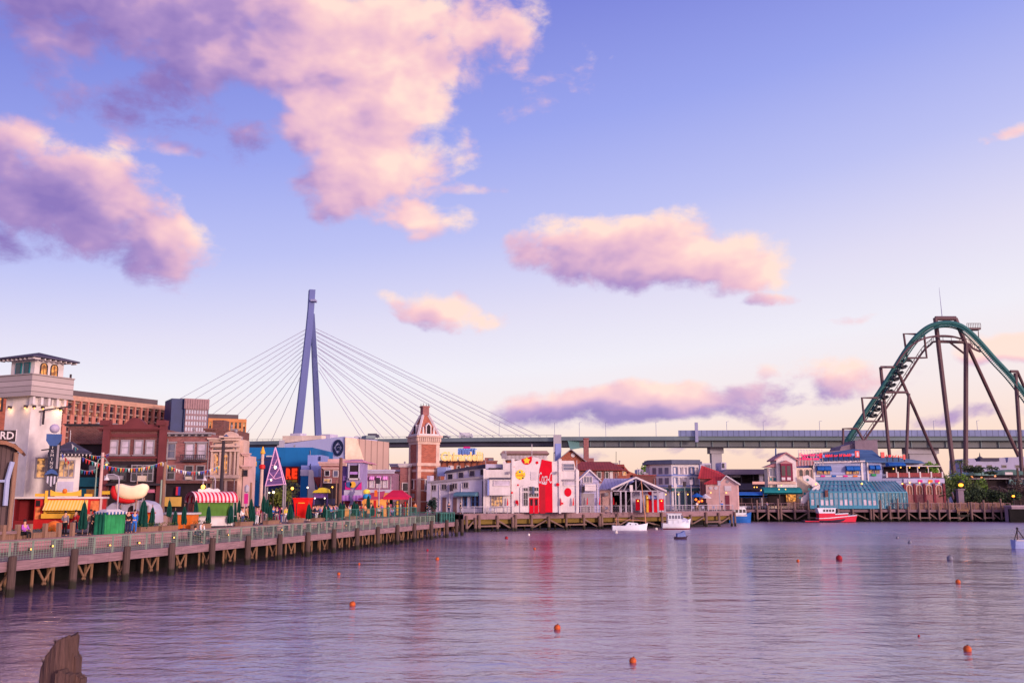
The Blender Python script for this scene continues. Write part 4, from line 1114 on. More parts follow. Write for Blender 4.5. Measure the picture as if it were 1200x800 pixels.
b = Bld('terrace_house', 'rose brick house with arched upper windows under a dark toothed cornice', 'building', 191.7, 112.4, 252, 112.4)
b.wall(191.9, 509, 246.8, 9, rose_brick); cornice(b, 192.5, 506.5, 247, 511, grey_trim, .5, dent=(.7, dark_trim))
for px in (196.5, 218.5, 232.5):
    b.win(px, 520, px + 8.5, 536, grey_trim, glass_p if px > 210 else glass, fw=.12, nz=2, sill=True, hood=True)
for px in (196.5, 217.5, 231): b.win(px, 546, px + 8, 561, grey_trim, glass_d, fw=.12, nz=2, sill=True)
mb = MB(); x0, z0, x1, z1 = b.r(214, 537, 243, 541); mb.box(x0, x1, -.9, 0, z0, z0 + .12)
for i in range(14): xx = x0 + (x1 - x0) * i / 13; mb.box(xx - .03, xx + .03, -.9, -.84, z0 + .12, z1 + .35)
mb.box(x0, x1, -.92, -.84, z1 + .351, z1 + .43); b.part('iron_balcony', mb, dark_trim)
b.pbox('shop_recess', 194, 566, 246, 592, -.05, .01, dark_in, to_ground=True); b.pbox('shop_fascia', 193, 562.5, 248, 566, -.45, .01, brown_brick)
b.pbox('banner', 206, 570, 208.5, 580, -.6, -.5, mat('banner red', C(190, 40, 60)[:3], .7, .2)); b.pbox('banner', 208.6, 570, 211, 580, -.6, -.5, mat('banner blue', C(60, 60, 150)[:3], .7, .2))
b.pbox('notice_board', 192, 582, 212, 593, -1.2, -1.0, mat('tan board', C(206, 160, 80)[:3], .7, .2))
b.pbox('roof_sign', 217, 558, 224, 561.5, -.5, -.3, cream_pl)

b = Bld('chimney_house', 'dark red brick house with a broad chimney behind the stone bank building', 'building', 238, 128, 276, 128)
b.wall(238, 504, 276, 6, brown_brick); b.pbox('chimney', 249, 492, 262, 505, .5, 3, brown_brick); b.pbox('parapet', 238, 501.5, 252, 504, -.2, .8, brown_brick)

b = Bld('stone_bank', 'ornate pale stone corner building with tall amber lit arched windows', 'building', 252.2, 112.6, 279, 112.6)
b.wall(247, 514, 279, 4, stone, y0=.02)
cornice(b, 246, 513, 262, 517, stone, .5); cornice(b, 260, 510.5, 279, 516, stone, .5, -.25)
for y_ in (521.5, 527): b.pbox('string_course', 246.5, y_, 280, y_ + 2, -.55, .01, stone)
for px in (246.6, 256.5, 268.5, 274, 277.5): b.pbox('column', px, 529.2, px + 1.8, 556, -.42, .005, stone)
b.win(250.5, 532, 255.5, 554, stone, lit_glass, fw=.15, arch=True, nx=2); b.win(262, 533, 266.5, 554, stone, lit_glass, fw=.15, arch=True, nx=2)
b.pbox('base_course', 246, 556.1, 280, 560, -.6, .01, stone); b.pbox('lower_panel', 250, 563, 262, 590, -.1, .01, brown_brick, to_ground=True); b.pbox('lower_panel', 266, 563, 277, 590, -.1, .01, brown_brick, to_ground=True)
b.poly('pediment', [(262, 510.4), (264, 507), (270, 505), (276, 507), (278, 510.4)], -.4, .6, stone)
b.poly('blue_crest', [(262, 511), (265, 508.6), (268, 511)], -.85, -.76, blue_s)
b.pbox('side_wall', 279, 516, 284, 592, .5, 3, stone, to_ground=True)

b = Bld('pink_house', 'narrow dusty pink house with a stepped cornice right of the stone bank', 'building', 285, 113, 292, 113)
b.wall(284.5, 534, 291, 3, pink_pl); cornice(b, 285, 530.5, 290, 534, pink_pl, .35); cornice(b, 284.6, 545, 292, 548.5, pink_pl, .4)
b.win(286, 551, 289.5, 557, dark_trim, glass_d, fw=.08)
# ------------------------------------------------------------------ promenade: stalls, carts, parasols, lamps
red_p = mat('red paint', C(196, 30, 34)[:3], .5, .15, 1, .05)
yel_p = mat('yellow paint', C(232, 172, 62)[:3], .5, .15, 1, .05)
org_p = mat('orange paint', C(224, 110, 40)[:3], .5, .15, 1, .05)
grn_c = mat('bright green canvas', C(46, 140, 84)[:3], .85, .3, 1.2, .3, 3)
grn_d = mat('dark green canvas', C(12, 64, 56)[:3], .85, .3, 2, .3, 5)
blue_aw = mat('blue awning', C(34, 92, 170)[:3], .8, .2, 1, .1)
teal_aw = mat('teal awning', C(26, 118, 124)[:3], .8, .2, 1, .1)
mag_p = mat('magenta paint', C(206, 40, 130)[:3], .6, .2, 1, .05)
lil_p = mat('lilac paint', C(176, 130, 200)[:3], .6, .2, 1, .05)
pur_p = mat('purple paint', C(112, 84, 150)[:3], .7, .2, 1, .05)

b = Bld('food_truck', 'red food truck with a yellow striped awning and a white roof edge', 'food truck', 16, 71, 118, 72.5)
W = b.W
x0, z0, x1, z1 = b.r(40, 584, 118, 615); b.part('body', MB().box(x0, x1, 0, 2.4, .35, z1), red_p)
xa = b.p(16, 600)[0]; b.part('open_porch', MB().box(xa, x0 - .01, 1.2, 2.4, .35, z1).box(xa, x0 - .01, 0, 1.199, .35, 1.0).box(xa, xa + .1, 0, 1.199, 1.001, z1), mat('porch red', C(120, 26, 34)[:3], .7, .2))
b.part('roof', MB().box(xa - .15, x1 + .15, -.2, 2.6, z1 + .001, z1 + .14), pale_trim)
x0, z0, x1, z1 = b.r(53, 596, 102, 604); b.part('hatch', MB().box(x0, x1, -.02, .05, z0, z1), dark_in)
x0, z0, x1, z1 = b.r(54, 585.5, 103, 597); aw = mat('yellow stripes', C(240, 186, 70)[:3], .8, .15, 1, 0, kind='stripes', rgb2=C(250, 214, 140), per=.22, axis=0)
mb = MB(); mb.prism([(x0, z0), (x1, z0), (x1, z0 + .03), (x0, z0 + .03)], -1.1, -1.06); mb.face([(x0, -1.1, z0), (x1, -1.1, z0), (x1, -.02, z1), (x0, -.02, z1)]); mb.face([(x0, -1.1, z0 - .03), (x0, -.02, z1 - .04), (x1, -.02, z1 - .04), (x1, -1.1, z0 - .03)])
mb.face([(x0, -1.1, z0), (x0, -.02, z1), (x0, -.02, z0)]); mb.face([(x1, -1.1, z0), (x1, -.02, z0), (x1, -.02, z1)]); b.part('awning', mb, aw)
b.pbox('counter', 48, 601.5, 90, 607, -.5, -.021, yel_p); b.pbox('yellow_band', 52, 597.5, 90, 600.5, -.08, -.021, yel_p)
b.poly('roof_sign', [(59, 581), (59, 573.5), (63, 575.5), (70, 576.5), (84, 576.5), (90, 575.5), (95, 573.5), (95, 581)], -.25, -.1, yel_p)
x0, z0, x1, z1 = b.r(74, 571.5, 80, 578.5); b.part('orange_ball', MB().ball(((x0 + x1) / 2, -.3, (z0 + z1) / 2), (x1 - x0) / 2, 12), org_p, smooth=True)
b.pbox('yellow_post', 52, 574.5, 55, 602, -.3, -.1, yel_p); b.pbox('roof_board', 41, 578, 53, 581.5, -.2, -.1, yel_p); b.pbox('roof_board', 99, 578.5, 108, 581.5, -.2, -.1, yel_p)
post_m = mat('poster print', C(232, 120, 70)[:3], .6, .5, 2.5, 0)
b.pbox('poster', 41, 594, 47, 608, -.04, -.001, post_m); b.pbox('poster', 106, 586.5, 116, 599, -.04, -.001, post_m); b.pbox('vent', 42, 586, 47, 593, -.05, -.001, dark_in)
b.pbox('corner_post', 116.5, 582, 119, 610, -.12, -.001, pink_pl)
for xx in (2.4, 5.6): b.part('wheel', MB().tube([(xx, -.05, .36), (xx, .25, .36)], .36, 14), dark_trim)
q = dk(64, 6.4); o = thing('orange_stool', 'round topped orange kiosk bin standing in front of the red food truck', 'bin', (q.x, q.y, UP)); MB().lathe([(.2, 0), (.22, .25), (.42, .4), (.48, .72), (.4, .95), (.2, 1.08), (.02, 1.12)], 0, 0, 16).build('drum', org_p, o, smooth=True); MB().lathe([(.12, -.0), (.3, .02), (.3, .06), (.12, .08)], 0, 0, 12).build('foot', pine, o)

b = Bld('green_canvas_stall', 'closed stall wrapped in bright green canvas with a scalloped blue and white top', 'stall', 124, 68.5, 148, 70.5)
W = b.W; zt = b.p(135, 600)[1]; N = 24; mb = MB()
def drape(xa, ya, xb, yb, n, z0, z1, amp):
    k = len(mb.v); dx, dy = xb - xa, yb - ya; L = math.hypot(dx, dy); nx, ny = dy / L, -dx / L
    for i in range(n + 1):
        f = i / n; w = amp * math.sin(f * n * 1.3) + amp * .6 * math.sin(f * n * .7 + 1)
        mb.v.append((xa + dx * f + nx * w, ya + dy * f + ny * w, z0)); mb.v.append((xa + dx * f + nx * w * .3, ya + dy * f + ny * w * .3, z1))
    for i in range(n): a = k + 2 * i; mb.f.append((a, a + 2, a + 3, a + 1)); mb.mi.append(0)
drape(0, 0, W, 0, N, .05, zt, .07); drape(W, 0, W, .9, 10, .05, zt, .05); drape(W, .9, 0, .9, N, .05, zt, .03); b.part('canvas', mb, grn_c)
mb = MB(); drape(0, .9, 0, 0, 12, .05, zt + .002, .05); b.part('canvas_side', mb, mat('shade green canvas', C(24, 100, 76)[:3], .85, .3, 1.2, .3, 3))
b.part('top', MB().frustum(W / 2, .45, W + .1, 1.05, zt, W * .6, .5, zt + .22), pale_trim)
mb = MB(); 
for i in range(12): xx = W * i / 12; mb.prism([(xx, zt + .04), (xx + W / 12, zt + .04), (xx + W / 12, zt - .08), (xx + W / 24, zt - .17), (xx, zt - .08)], -.14, -.1, i % 2)
for i in range(7): yy = .9 * i / 7; mb.add([(-.1, yy, zt + .04), (-.1, yy + .13, zt + .04), (-.1, yy + .065, zt - .17)], [(0, 1, 2)], i % 2)
b.part('scallops', mb, [blue_s, pale_trim])

# hot dog stand
b = Bld('hot_dog_trailer', 'rounded silver white trailer with an orange lower band behind the green stall', 'trailer', 121, 78, 181, 78)
prof = [b.p(px, py) for px, py in ((121, 613), (121, 600), (124, 594), (130, 589.5), (139, 587), (150, 586), (163, 586), (171, 587.5), (177, 591), (180, 597), (181, 604), (181, 613))]
alu = mat('trailer skin', C(190, 182, 200)[:3], .4, .15, .8, .05, 3, metal=.15)
mb = MB(); mb.prism(prof, .15, 2.0); mb.prism([(x * .94 + .12, z * .97 + .02) for x, z in prof], 0, .149); b.part('body', mb, alu)
b.pbox('orange_band', 148, 600.5, 179.5, 612, -.06, -.001, org_p); b.win(171, 592.5, 173.5, 599, grey_trim, glass_d, 0, .06)
b.poly('service_hatch', [(150, 599), (150.5, 595), (153, 592.5), (156, 592), (156, 599)], -.05, -.001, dark_in)
b.pbox('red_shelf', 148, 600, 181, 601.2, -.4, -.061, red_p)
for xx in (1.2, 3.2): b.part('wheel', MB().tube([(xx, -.04, .3), (xx, .2, .3)], .3, 12), dark_trim)
b = Bld('hot_dog_sign', 'giant hot dog shaped rooftop sign with cream bun and red sausage ends', 'sign', 130, 77.5, 176, 77.5, zb=0)
bun = mat('bun cream', C(246, 210, 180)[:3], .7, .14, .8, .05, 3, emit=.3, ec=C(255, 190, 135))
out = [(136, 567.5), (139, 566.4), (143, 566.6), (148, 568.2), (153, 569), (158, 568.8), (163, 567.2), (167, 566.2), (171, 567), (173.3, 569.5), (173.6, 572), (172, 575.5), (170.5, 579), (167, 582.5), (161, 584.4), (154, 585), (147, 584.6), (141, 583), (137.5, 579.5), (136, 575), (135, 570)]
P = [b.p(*q) for q in out]; cx = sum(p[0] for p in P) / len(P); cz = sum(p[1] for p in P) / len(P)
mb = MB(); k0 = 0; rings = [(1.0, .25), (1.0, .0), (.94, -.18), (.82, -.32), (.6, -.42), (.3, -.47)]
for s_, y in rings:
    for x, z in P: mb.v.append((cx + (x - cx) * s_, y, cz + (z - cz) * s_))
n = len(P)
for i in range(len(rings) - 1):
    for j in range(n): a = i * n + j; c = i * n + (j + 1) % n; mb.f.append((a, c, c + n, a + n)); mb.mi.append(0)
mb.f.append(tuple((len(rings) - 1) * n + j for j in range(n))); mb.mi.append(0); mb.f.append(tuple(range(n - 1, -1, -1))); mb.mi.append(0)
b.part('bun', mb, bun, smooth=True)
mb = MB(); pts = [b.p(*q) for q in ((133.5, 569), (132.6, 575), (135, 581), (141, 585.5), (150, 587), (160, 586.5))]; mb.tube([(p[0], .1, p[1]) for p in pts], [.18, .3, .32, .28, .2, .1], 9); b.part('sausage', mb, red_p, smooth=True)
mb = MB()
for px in (142, 166): p = b.p(px, 583); mb.tube([(p[0], .2, p[1]), (p[0], .2, p[1] - 1.2)], .06, 6)
b.part('sign_post', mb, grey_trim)

# striped cart
b = Bld('striped_cart', 'market cart with a rounded red and white striped canopy and green side curtain', 'cart', 227, 85, 277, 87.5)
W = b.W; D = 1.9; zt = b.p(250, 575.5)[1]; zv = b.p(250, 588)[1]; N = 12
rst = mat('red stripes', C(206, 36, 66)[:3], .8, .15, 1, 0, kind='stripes', rgb2=C(240, 210, 214), per=.36, axis=0)
arc = [(D / 2 - (D / 2 + .35) * math.cos(math.pi * i / N), zv + .16 + (zt - zv - .16) * math.sin(math.pi * i / N)) for i in range(N + 1)]
arc = [(arc[0][0], zv)] + arc + [(arc[-1][0], zv)]
mb = MB()
for (ya, za), (yb, zb) in zip(arc, arc[1:]):
    mb.face([(0, ya, za), (W, ya, za), (W, yb, zb), (0, yb, zb)]); mb.face([(0, ya, za - .03), (0, yb, zb - .03), (W, yb, zb - .03), (W, ya, za - .03)])
b.part('canopy', mb, rst)
mb = MB(); q = [(y, z) for y, z in arc[1:-1]]
for i in range(len(q) - 1): 
    (ya, za), (yb, zb) = q[i], q[i + 1]; mb.face([(.02, ya, za - .02), (.02, yb, zb - .02), (.02, D / 2 + (yb - D / 2) * .7, zv + (zb - zv) * .66), (.02, D / 2 + (ya - D / 2) * .7, zv + (za - zv) * .66)])
b.part('end_arch', mb, mat('cart maroon', C(130, 44, 66)[:3], .7, .2))
mb = MB(); xa, xb = .25, W - .3; drape(xa, .02, xb, .02, 26, .95, zv - .02, .04); b.part('green_curtain', mb, mat('olive curtain', C(84, 122, 52)[:3], .85, .25, 1, .2, 4))
b.part('base', MB().box(.15, W - .2, .1, D - .1, .12, .94), pale_trim); b.part('counter', MB().box(-.05, W, -.12, D, .941, 1.0), grey_trim)
b.part('goods', MB().box(.1, .2, .3, D - .3, 1.01, zv - .1), mat('goods print', C(150, 70, 60)[:3], .7, .6, 3))
b.pbox('base_poster', 229, 604, 232, 609, -.02, .09, red_p)
b.poly('top_sign', [(233, 577), (232, 573.5), (236, 572), (240, 573), (245, 571), (250, 573), (255, 572), (258, 574), (258, 577)], .5, .6, pale_trim)
for xx in (.15, W - .25):
    for yy in (.1, D - .2): b.part('leg', MB().box(xx, xx + .1, yy, yy + .1, 0, zv), grey_trim)
x0, z0, x1, z1 = b.r(235.5, 568.5, 240.5, 573, .3); l = b.part('lamp', MB().box((x0 + x1) / 2 - .05, (x0 + x1) / 2 + .05, .3, .4, z1 - .02, z1 + .35), grey_trim); MB().ball(((x0 + x1) / 2, .3, (z0 + z1) / 2 + .05), .19, 10).build('bulb', warm_bulb, l)

b = Bld('orange_kiosk', 'low orange counter with a white end left of the striped cart', 'kiosk', 206, 82, 226, 82)
b.wall(207, 603, 226, 1.6, org_p); b.pbox('pink_base', 186, 602, 206.5, 616, .2, 1.8, pink_pl, to_ground=True); b.pbox('counter_top', 186, 600.5, 227, 602.6, -.15, 1.9, pale_trim)

# red kiosk
b = Bld('red_kiosk', 'bright red box kiosk with a flared top among the parasols', 'kiosk', 342, 108, 364, 108)
redb = mat('signal red', C(226, 24, 20)[:3], .45, .12, 1, .05)
mb = MB(); x0, z0, x1, z1 = b.r(343.5, 584, 362, 609); mb.add([(x0 + .3, 0, 0), (x1 - .3, 0, 0), (x1 - .3, 2, 0), (x0 + .3, 2, 0), (x0, -.1, z1), (x1, -.1, z1), (x1, 2.1, z1), (x0, 2.1, z1)], [(0, 3, 2, 1), (4, 5, 6, 7), (0, 1, 5, 4), (1, 2, 6, 5), (2, 3, 7, 6), (3, 0, 4, 7)])
b.part('body', mb, redb); b.part('rim', MB().box(x0 - .06, x1 + .06, -.18, 2.16, z1 + .001, z1 + .1), redb)
b.pbox('yellow_strip', 349.5, 588.5, 357, 589.6, -.11, -.08, yel_p); b.pbox('dark_slot', 347, 586, 347.8, 608, -.08, -.02, dark_trim)
b.pbox('plinth', 342, 607, 366, 612, -.5, -.12, stone, to_ground=True)

# purple net pyramid
b = Bld('light_pyramid', 'tall slender purple pyramid of net outlined by pink tubes on thin legs', 'decoration', 311, 104, 332.5, 104)
net = mat('purple net', C(112, 82, 140)[:3], .8, .3, .6, .1, 4, kind='planks', per=.3, axis=2)
ap = b.p(321.5, 523.5); l_ = b.p(311, 569); r_ = b.p(332.5, 567); lb_ = b.p(312, 606); rb_ = b.p(330.5, 606)
dz = (r_[0] - l_[0]) * .22
apx = (ap[0], dz, ap[1]); A_ = (l_[0], 0, l_[1]); B_ = (r_[0], 0, r_[1]); C_ = (r_[0], dz * 2, r_[1]); D_ = (l_[0], dz * 2, l_[1])
mb = MB(); mb.face([A_, B_, apx]); mb.face([B_, C_, apx]); mb.face([C_, D_, apx]); mb.face([D_, A_, apx]); b.part('net', mb, net)
pk = mat('pink tube', C(220, 160, 200)[:3], .5, .1)
mb = MB()
for q in (A_, B_, C_, D_): mb.tube([q, apx], .07, 6)
mb.tube([A_, B_, C_, D_, A_], .06, 6)
for f0, f1 in ((.15, .45), (.35, .2), (.55, .7)):
    a = Vector(A_).lerp(Vector(apx), f0); c = Vector(B_).lerp(Vector(apx), f1); mb.tube([a, a.lerp(c, .5) - Vector((0, .1, .5)), c], .05, 5)
b.part('tube_frame', mb, pk)
for q, base in ((A_, lb_), (B_, rb_), (C_, (rb_[0], 0)), (D_, (lb_[0], 0))): b.part('leg', MB().tube([(q[0], q[1], 0), q], .09, 6), grey_trim)
for f, px in ((.55, 322.5), (.18, 318)):
    c = b.p(px, 569 - (569 - 523) * (f * .82), 0); yy = dz * f * .9; b.part('star_lamp', MB().ball((c[0], yy - .2, c[1]), .1, 8), white_bulb)
c = b.p(322.5, 547); b.part('star_lamp', MB().ball((c[0], .05, c[1]), .15, 8), white_bulb)

# ------------------------------------------------------------------ closed parasols
def parasol(px, off, pyt, pyb, label):
    q = dk(px, off); t = at(px, pyt, q.y).z; bt = at(px, pyb, q.y).z; H = t - bt; w = H * .158
    o = thing('closed_parasol', label, 'parasol', (q.x, q.y, UP), rnd.uniform(0, 6), 'closed green parasols along the promenade')
    zt, zb_ = t - UP, max(.35, bt - UP)
    m = MB(); m.tube([(0, 0, 0), (0, 0, zt + .16)], .035, 6); m.build('pole', pine, o)
    m = MB(); m.lathe([(.3, 0), (.3, .08), (.08, .12)], 0, 0, 10); m.build('base', dark_trim, o)
    m = MB(); n = 16; P = [(.06, 1.0), (.42, .88), (.7, .66), (.9, .4), (1.0, .2), (1.0, .06), (.82, 0.0)]
    for r, f in P[::-1]:
        for j in range(n):
            rr = w * r * (1.0 if j % 2 else .52) * rnd.uniform(.84, 1.14); th = 2 * math.pi * j / n; m.v.append((rr * math.cos(th), rr * math.sin(th), zb_ + (zt - zb_) * f + rnd.uniform(-.03, .03) * (3 if f == 0 else 1)))
    for i in range(len(P) - 1):
        for j in range(n): a = i * n + j; c = i * n + (j + 1) % n; m.f.append((a, c, c + n, a + n)); m.mi.append(0)
    m.f.append(tuple(range(n - 1, -1, -1))); m.mi.append(0); m.f.append(tuple((len(P) - 1) * n + j for j in range(n))); m.mi.append(0)
    m.build('canopy', grn_d, o)
for px, off, a, c, where in (
    (97.5, 5.6, 587, 620, 'largest closed dark green parasol, at the right end of the red food truck'),
    (140, 5.2, 594, 617.5, 'closed green parasol standing before the bright green canvas stall'),
    (167.5, 5.6, 585, 622, 'tall thin closed green parasol in front of the orange trailer band'),
    (178, 6.2, 593, 616, 'closed green parasol at the right end of the hot dog trailer'),
    (197.5, 7.5, 585, 605, 'closed green parasol before the tan notice board'),
    (205, 5.8, 597, 619.5, 'low closed green parasol in front of the pink counter base'),
    (215.5, 6.0, 592, 614, 'closed green parasol before the orange counter'),
    (229, 7.0, 585, 604, 'closed green parasol before the end arch of the striped cart'),
    (244, 5.8, 592, 613, 'closed green parasol before the white base of the striped cart'),
    (270, 5.6, 591, 616, 'left one of two close closed green parasols right of the striped cart'),
    (274, 6.6, 585, 612, 'right one of two close closed green parasols right of the striped cart'),
    (279.5, 9.0, 585, 600, 'small closed green parasol behind the pair beside the striped cart'),
    (293.5, 7.4, 583.5, 604, 'closed green parasol directly left of the tall ornate pole'),
    (296, 5.6, 592, 615, 'low closed green parasol at the foot of the tall ornate pole'),
    (308, 8.2, 580, 599, 'closed green parasol just right of the tall ornate pole'),
    (312.5, 7.0, 584, 601, 'closed green parasol at the left leg of the purple pyramid'),
    (316.5, 6.0, 590, 609, 'closed green parasol under the purple pyramid'),
    (339.5, 5.8, 590, 615, 'closed green parasol at the left side of the red kiosk'),
    (361.5, 5.8, 590, 615, 'closed green parasol at the right side of the red kiosk'),
    (380, 6.0, 591, 610, 'closed green parasol in front of the dark crowd'),
    (384.5, 6.4, 592, 609, 'closed green parasol at the right end of the dark crowd'),
    (398.5, 6.0, 588, 609, 'left of two wide closed parasols before the purple tower'),
    (402.5, 6.8, 589, 608, 'right of two wide closed parasols before the purple tower'),
    (414.5, 6.0, 587, 609, 'closed green parasol at the right corner of the purple tower'),
    (418, 7.0, 589, 607, 'slim closed parasol behind the one at the purple tower corner'),
    (431, 9.0, 580, 596, 'high closed parasol before the orange stall front'),
    (436.5, 6.0, 591, 609, 'closed green parasol at the right end of the orange stall'),
    (458, 9.0, 580, 595, 'dark closed parasol beneath the red tent roof')):
    parasol(px, off, a, c, where)

# ------------------------------------------------------------------ poles and lamps
def pole(px, pyt, off, r, m_, name, label, extra=None, cat='pole'):
    q = dk(px, off); t = at(px, pyt, q.y); o = thing(name, label, cat, (q.x, q.y, UP)); H = t.z - UP
    MB().tube([(0, 0, 0), (0, 0, H)], [r, r * .8], 8).build('pole', m_, o)
    if extra: extra(o, H)
    return o
pole(115, 530, 17, .16, pink_pl, 'timber_pole', 'tall pale pole beside the teal shop front')
pole(189.5, 541, 13, .17, pine, 'timber_pole', 'tall pale pole at the right edge of the red brick shop')
def crossarms(o, H):
    for z in (.3, .9): MB().beam((-1.0, -.1, H - z), (1.0, -.1, H - z + .1), .11).build('crossarm', dark_trim, o)
pole(257.5, 516, 12, .2, dark_trim, 'utility_pole', 'dark utility pole with two crossarms before the stone bank', crossarms)
def orn(o, H):
    MB().lathe([(.2, H - 1.9), (.32, H - 1.8), (.32, H - 1.5), (.2, H - 1.4)], 0, 0, 10).build('collar', red_p, o); MB().lathe([(.2, H - .3), (.28, H - .2), (.05, H + .5)], 0, 0, 10).build('finial', yel_p, o); MB().beam((-.6, 0, H - .9), (.6, 0, H - .9), .09).build('crossarm', dark_trim, o)
pole(304.5, 528.5, 10, .2, stone, 'ornate_pole', 'tall pale ornate pole with a red collar left of the purple pyramid', orn)
pole(292.5, 565, 11, .13, pine, 'short_pole', 'short pale pole left of the tall ornate pole')
pole(397.5, 536, 12, .27, mat('brown pole', C(120, 84, 76)[:3], .85, .3), 'timber_pole', 'thick brown pole rising before the emblem wall')
pole(393, 562, 13, .12, pine, 'short_pole', 'thin pale pole beside the thick brown pole')
def hook(o, H):
    mb = MB(); mb.tube([(0, 0, H), (.1, 0, H + .5), (.5, 0, H + .75), (.85, 0, H + .45)], .05, 6); mb.build('hook_arm', o.children[0].data.materials[0], o)
    MB().lathe([(.03, H + .42), (.22, H + .2), (.24, H + .12)], .85, 0, 10).build('shade', rail_g, o); MB().ball((.85, 0, H + .06), 0.08, 8).build('bulb', warm_bulb, o)
pole(109, 545, 16, .07, rail_g, 'street_lamp', 'grey hook armed street lamp with a yellow light before the dark shop', hook, 'street lamp')
def arcl(o, H):
    mb = MB(); mb.tube([(0, 0, H - .2), (-.1, 0, H + .15), (-.45, 0, H + .3), (-1.0, 0, H + .28)], .05, 6); mb.build('curved_arm', o.children[0].data.materials[0], o)
    MB().lathe([(.22, H - .15), (.18, H - .05), (.06, H + .12), (.04, H + .3)], -1.0, 0, 10).build('bell_shade', pale_trim, o)
pole(136.5, 560, 8.0, .06, rail_l, 'street_lamp', 'pale street lamp with a curved arm left of the hot dog sign', arcl, 'street lamp')
pole(158, 563, 8, .05, pine, 'flag_pole', 'thin pole standing in front of the hot dog sign')
pole(186.5, 562, 9, .09, rail_g, 'short_pole', 'slim pale green pole right of the hot dog trailer')
pole(250, 561, 8, .06, rail_l, 'street_lamp', 'pale street lamp with a curved arm before the striped cart', arcl, 'street lamp')
pole(443.5, 566, 8, .09, rail_l, 'lamp_post', 'pale lamp post with a dark lantern left of the red tent', lambda o, H: MB().box(-.45, .05, -.2, .2, H - .05, H + .75).build('lantern', dark_trim, o), 'street lamp')
def signpost(o, H):
    MB().lathe([(.04, H - .5), (.24, H - .4), (.24, H + .1), (.04, H + .3)], 0, 0, 8).build('sign_head', rail_l, o); MB().box(-.2, .2, -.06, -.12, H - 1.6, H - .6).build('pink_board', mag_p, o)
pole(287.5, 571, 9, .06, lil_p, 'sign_post', 'lilac sign post with a pink board right of the striped cart', signpost, 'sign')
def glob(px, py, Y, label, m=warm_bulb, r=.2):
    c = at(px, py, Y); o = thing('globe_lamp', label, 'lamp', (c.x, c.y, UP)); h = c.z - UP
    MB().tube([(0, 0, 0), (0, 0, h - r * .7)], .04, 6).build('post', dark_trim, o); MB().ball((0, 0, h), r * .72, 10).build('globe', m, o, smooth=True)
glob(342.5, 572, 112, 'bright amber globe lamp under the red letter sign', r=.24)
glob(320.5, 576.5, 112, 'white globe lamp under the purple pyramid, the larger of two', white_bulb, .2)
glob(315.5, 577, 112, 'white globe lamp under the purple pyramid, the smaller of two', white_bulb, .13)
glob(360.5, 571, 118, 'white globe lamp right of the red letter sign', white_bulb, .15)
glob(389.5, 570.5, 120, 'small amber globe lamp left of the thick brown pole', warm_bulb, .13)
glob(369, 583.5, 120, 'small white globe lamp above the dark crowd, the left one', white_bulb, .12)
glob(380.5, 583.5, 120, 'small white globe lamp above the dark crowd, the right one', white_bulb, .12)
# ------------------------------------------------------------------ blue show building and its neighbours
cob = mat('cobalt wall', C(24, 100, 160)[:3], .75, .15, .25, .05, 2, kind='plaster')
cob_d = mat('deep blue wall', C(38, 44, 92)[:3], .75, .2, .25, .05, 2)
per_b = mat('periwinkle wall', C(134, 142, 200)[:3], .8, .12, .25, .05, 2, kind='plaster')
b = Bld('blue_show_hall', 'big flat cobalt blue hall behind the purple pyramid', 'building', 281, 172, 372, 172)
b.wall(281, 524, 365, 20, cob); b.pbox('dark_bay', 306, 535.5, 327, 592, -.5, -.001, cob_d, to_ground=True); b.pbox('dark_bay', 325, 546, 352, 592, -.9, -.501, cob_d, to_ground=True)
b.pbox('roof_rail', 327, 515.5, 332, 524, 3, 4, conc); b.pbox('pale_strip', 312, 533.5, 319, 535, -.56, -.502, pale_trim)
b.pbox('porch_roof', 289, 555, 298, 563, -2, -.001, cob); b.pbox('yellow_sign', 298, 540.5, 300.5, 546, -.7, -.51, yel_p); b.pbox('glazing', 306, 541, 309.5, 546, -.6, -.501, glass)
b = Bld('red_letter_sign', 'glowing orange red block letters RE on a dark blue wall', 'sign', 335, 166, 349, 166, zb=0)
x0, z0, x1, z1 = b.r(334.5, 546.5, 349.5, 565.5); b.part('board', MB().box(x0, x1, .05, .5, z0, z1), mat('sign dark red', C(90, 16, 22)[:3], .6, .2))
x0, z0, x1, z1 = b.r(335.5, 548.5, 341.7, 561); text_mb('R', x0, x1, z0, z1, 0, .3, bold=.07).build('letter', mat('neon red', C(230, 40, 16)[:3], .5, .05, 1, 0, emit=.75, ec=C(255, 62, 20)), b.root)
x0, z0, x1, z1 = b.r(342.3, 548.5, 348.4, 561); text_mb('E', x0, x1, z0, z1, 0, .3, bold=.07).build('letter', _M['neon red'], b.root)
b.pbox('yellow_bar', 335.5, 562, 341.6, 564.4, -.1, .051, mat('sign ochre', C(190, 160, 50)[:3], .6, .2)); b.pbox('yellow_bar', 342.4, 562, 348, 564.4, -.1, .051, _M['sign ochre'])
b = Bld('periwinkle_block', 'pale blue stepped block with a slanted white fin beside the red letter sign', 'building', 352, 160, 378, 160)
b.wall(352, 545, 376, 10, per_b); b.pbox('upper_block', 360.5, 533, 377, 545.2, 1.5, 8, per_b); b.pbox('blue_panel', 352, 557.5, 366, 592, -.3, -.001, cob, to_ground=True); b.pbox('white_panel', 352, 550, 366, 557.2, -.35, -.001, lilac_pl)
b.poly('slanted_fin', [(362, 551), (366.5, 551), (371, 585), (360, 585)], -.8, -.36, white_pl); b.poly('red_fin', [(367, 558.5), (377, 558.5), (372.5, 572)], -.7, -.3, rust_roof)
b.pbox('pipe', 363, 543, 363.8, 557, -.2, -.001, cob_d); b.pbox('dark_slot', 373.4, 534.5, 375.6, 539.5, 1.3, 1.499, cob_d)

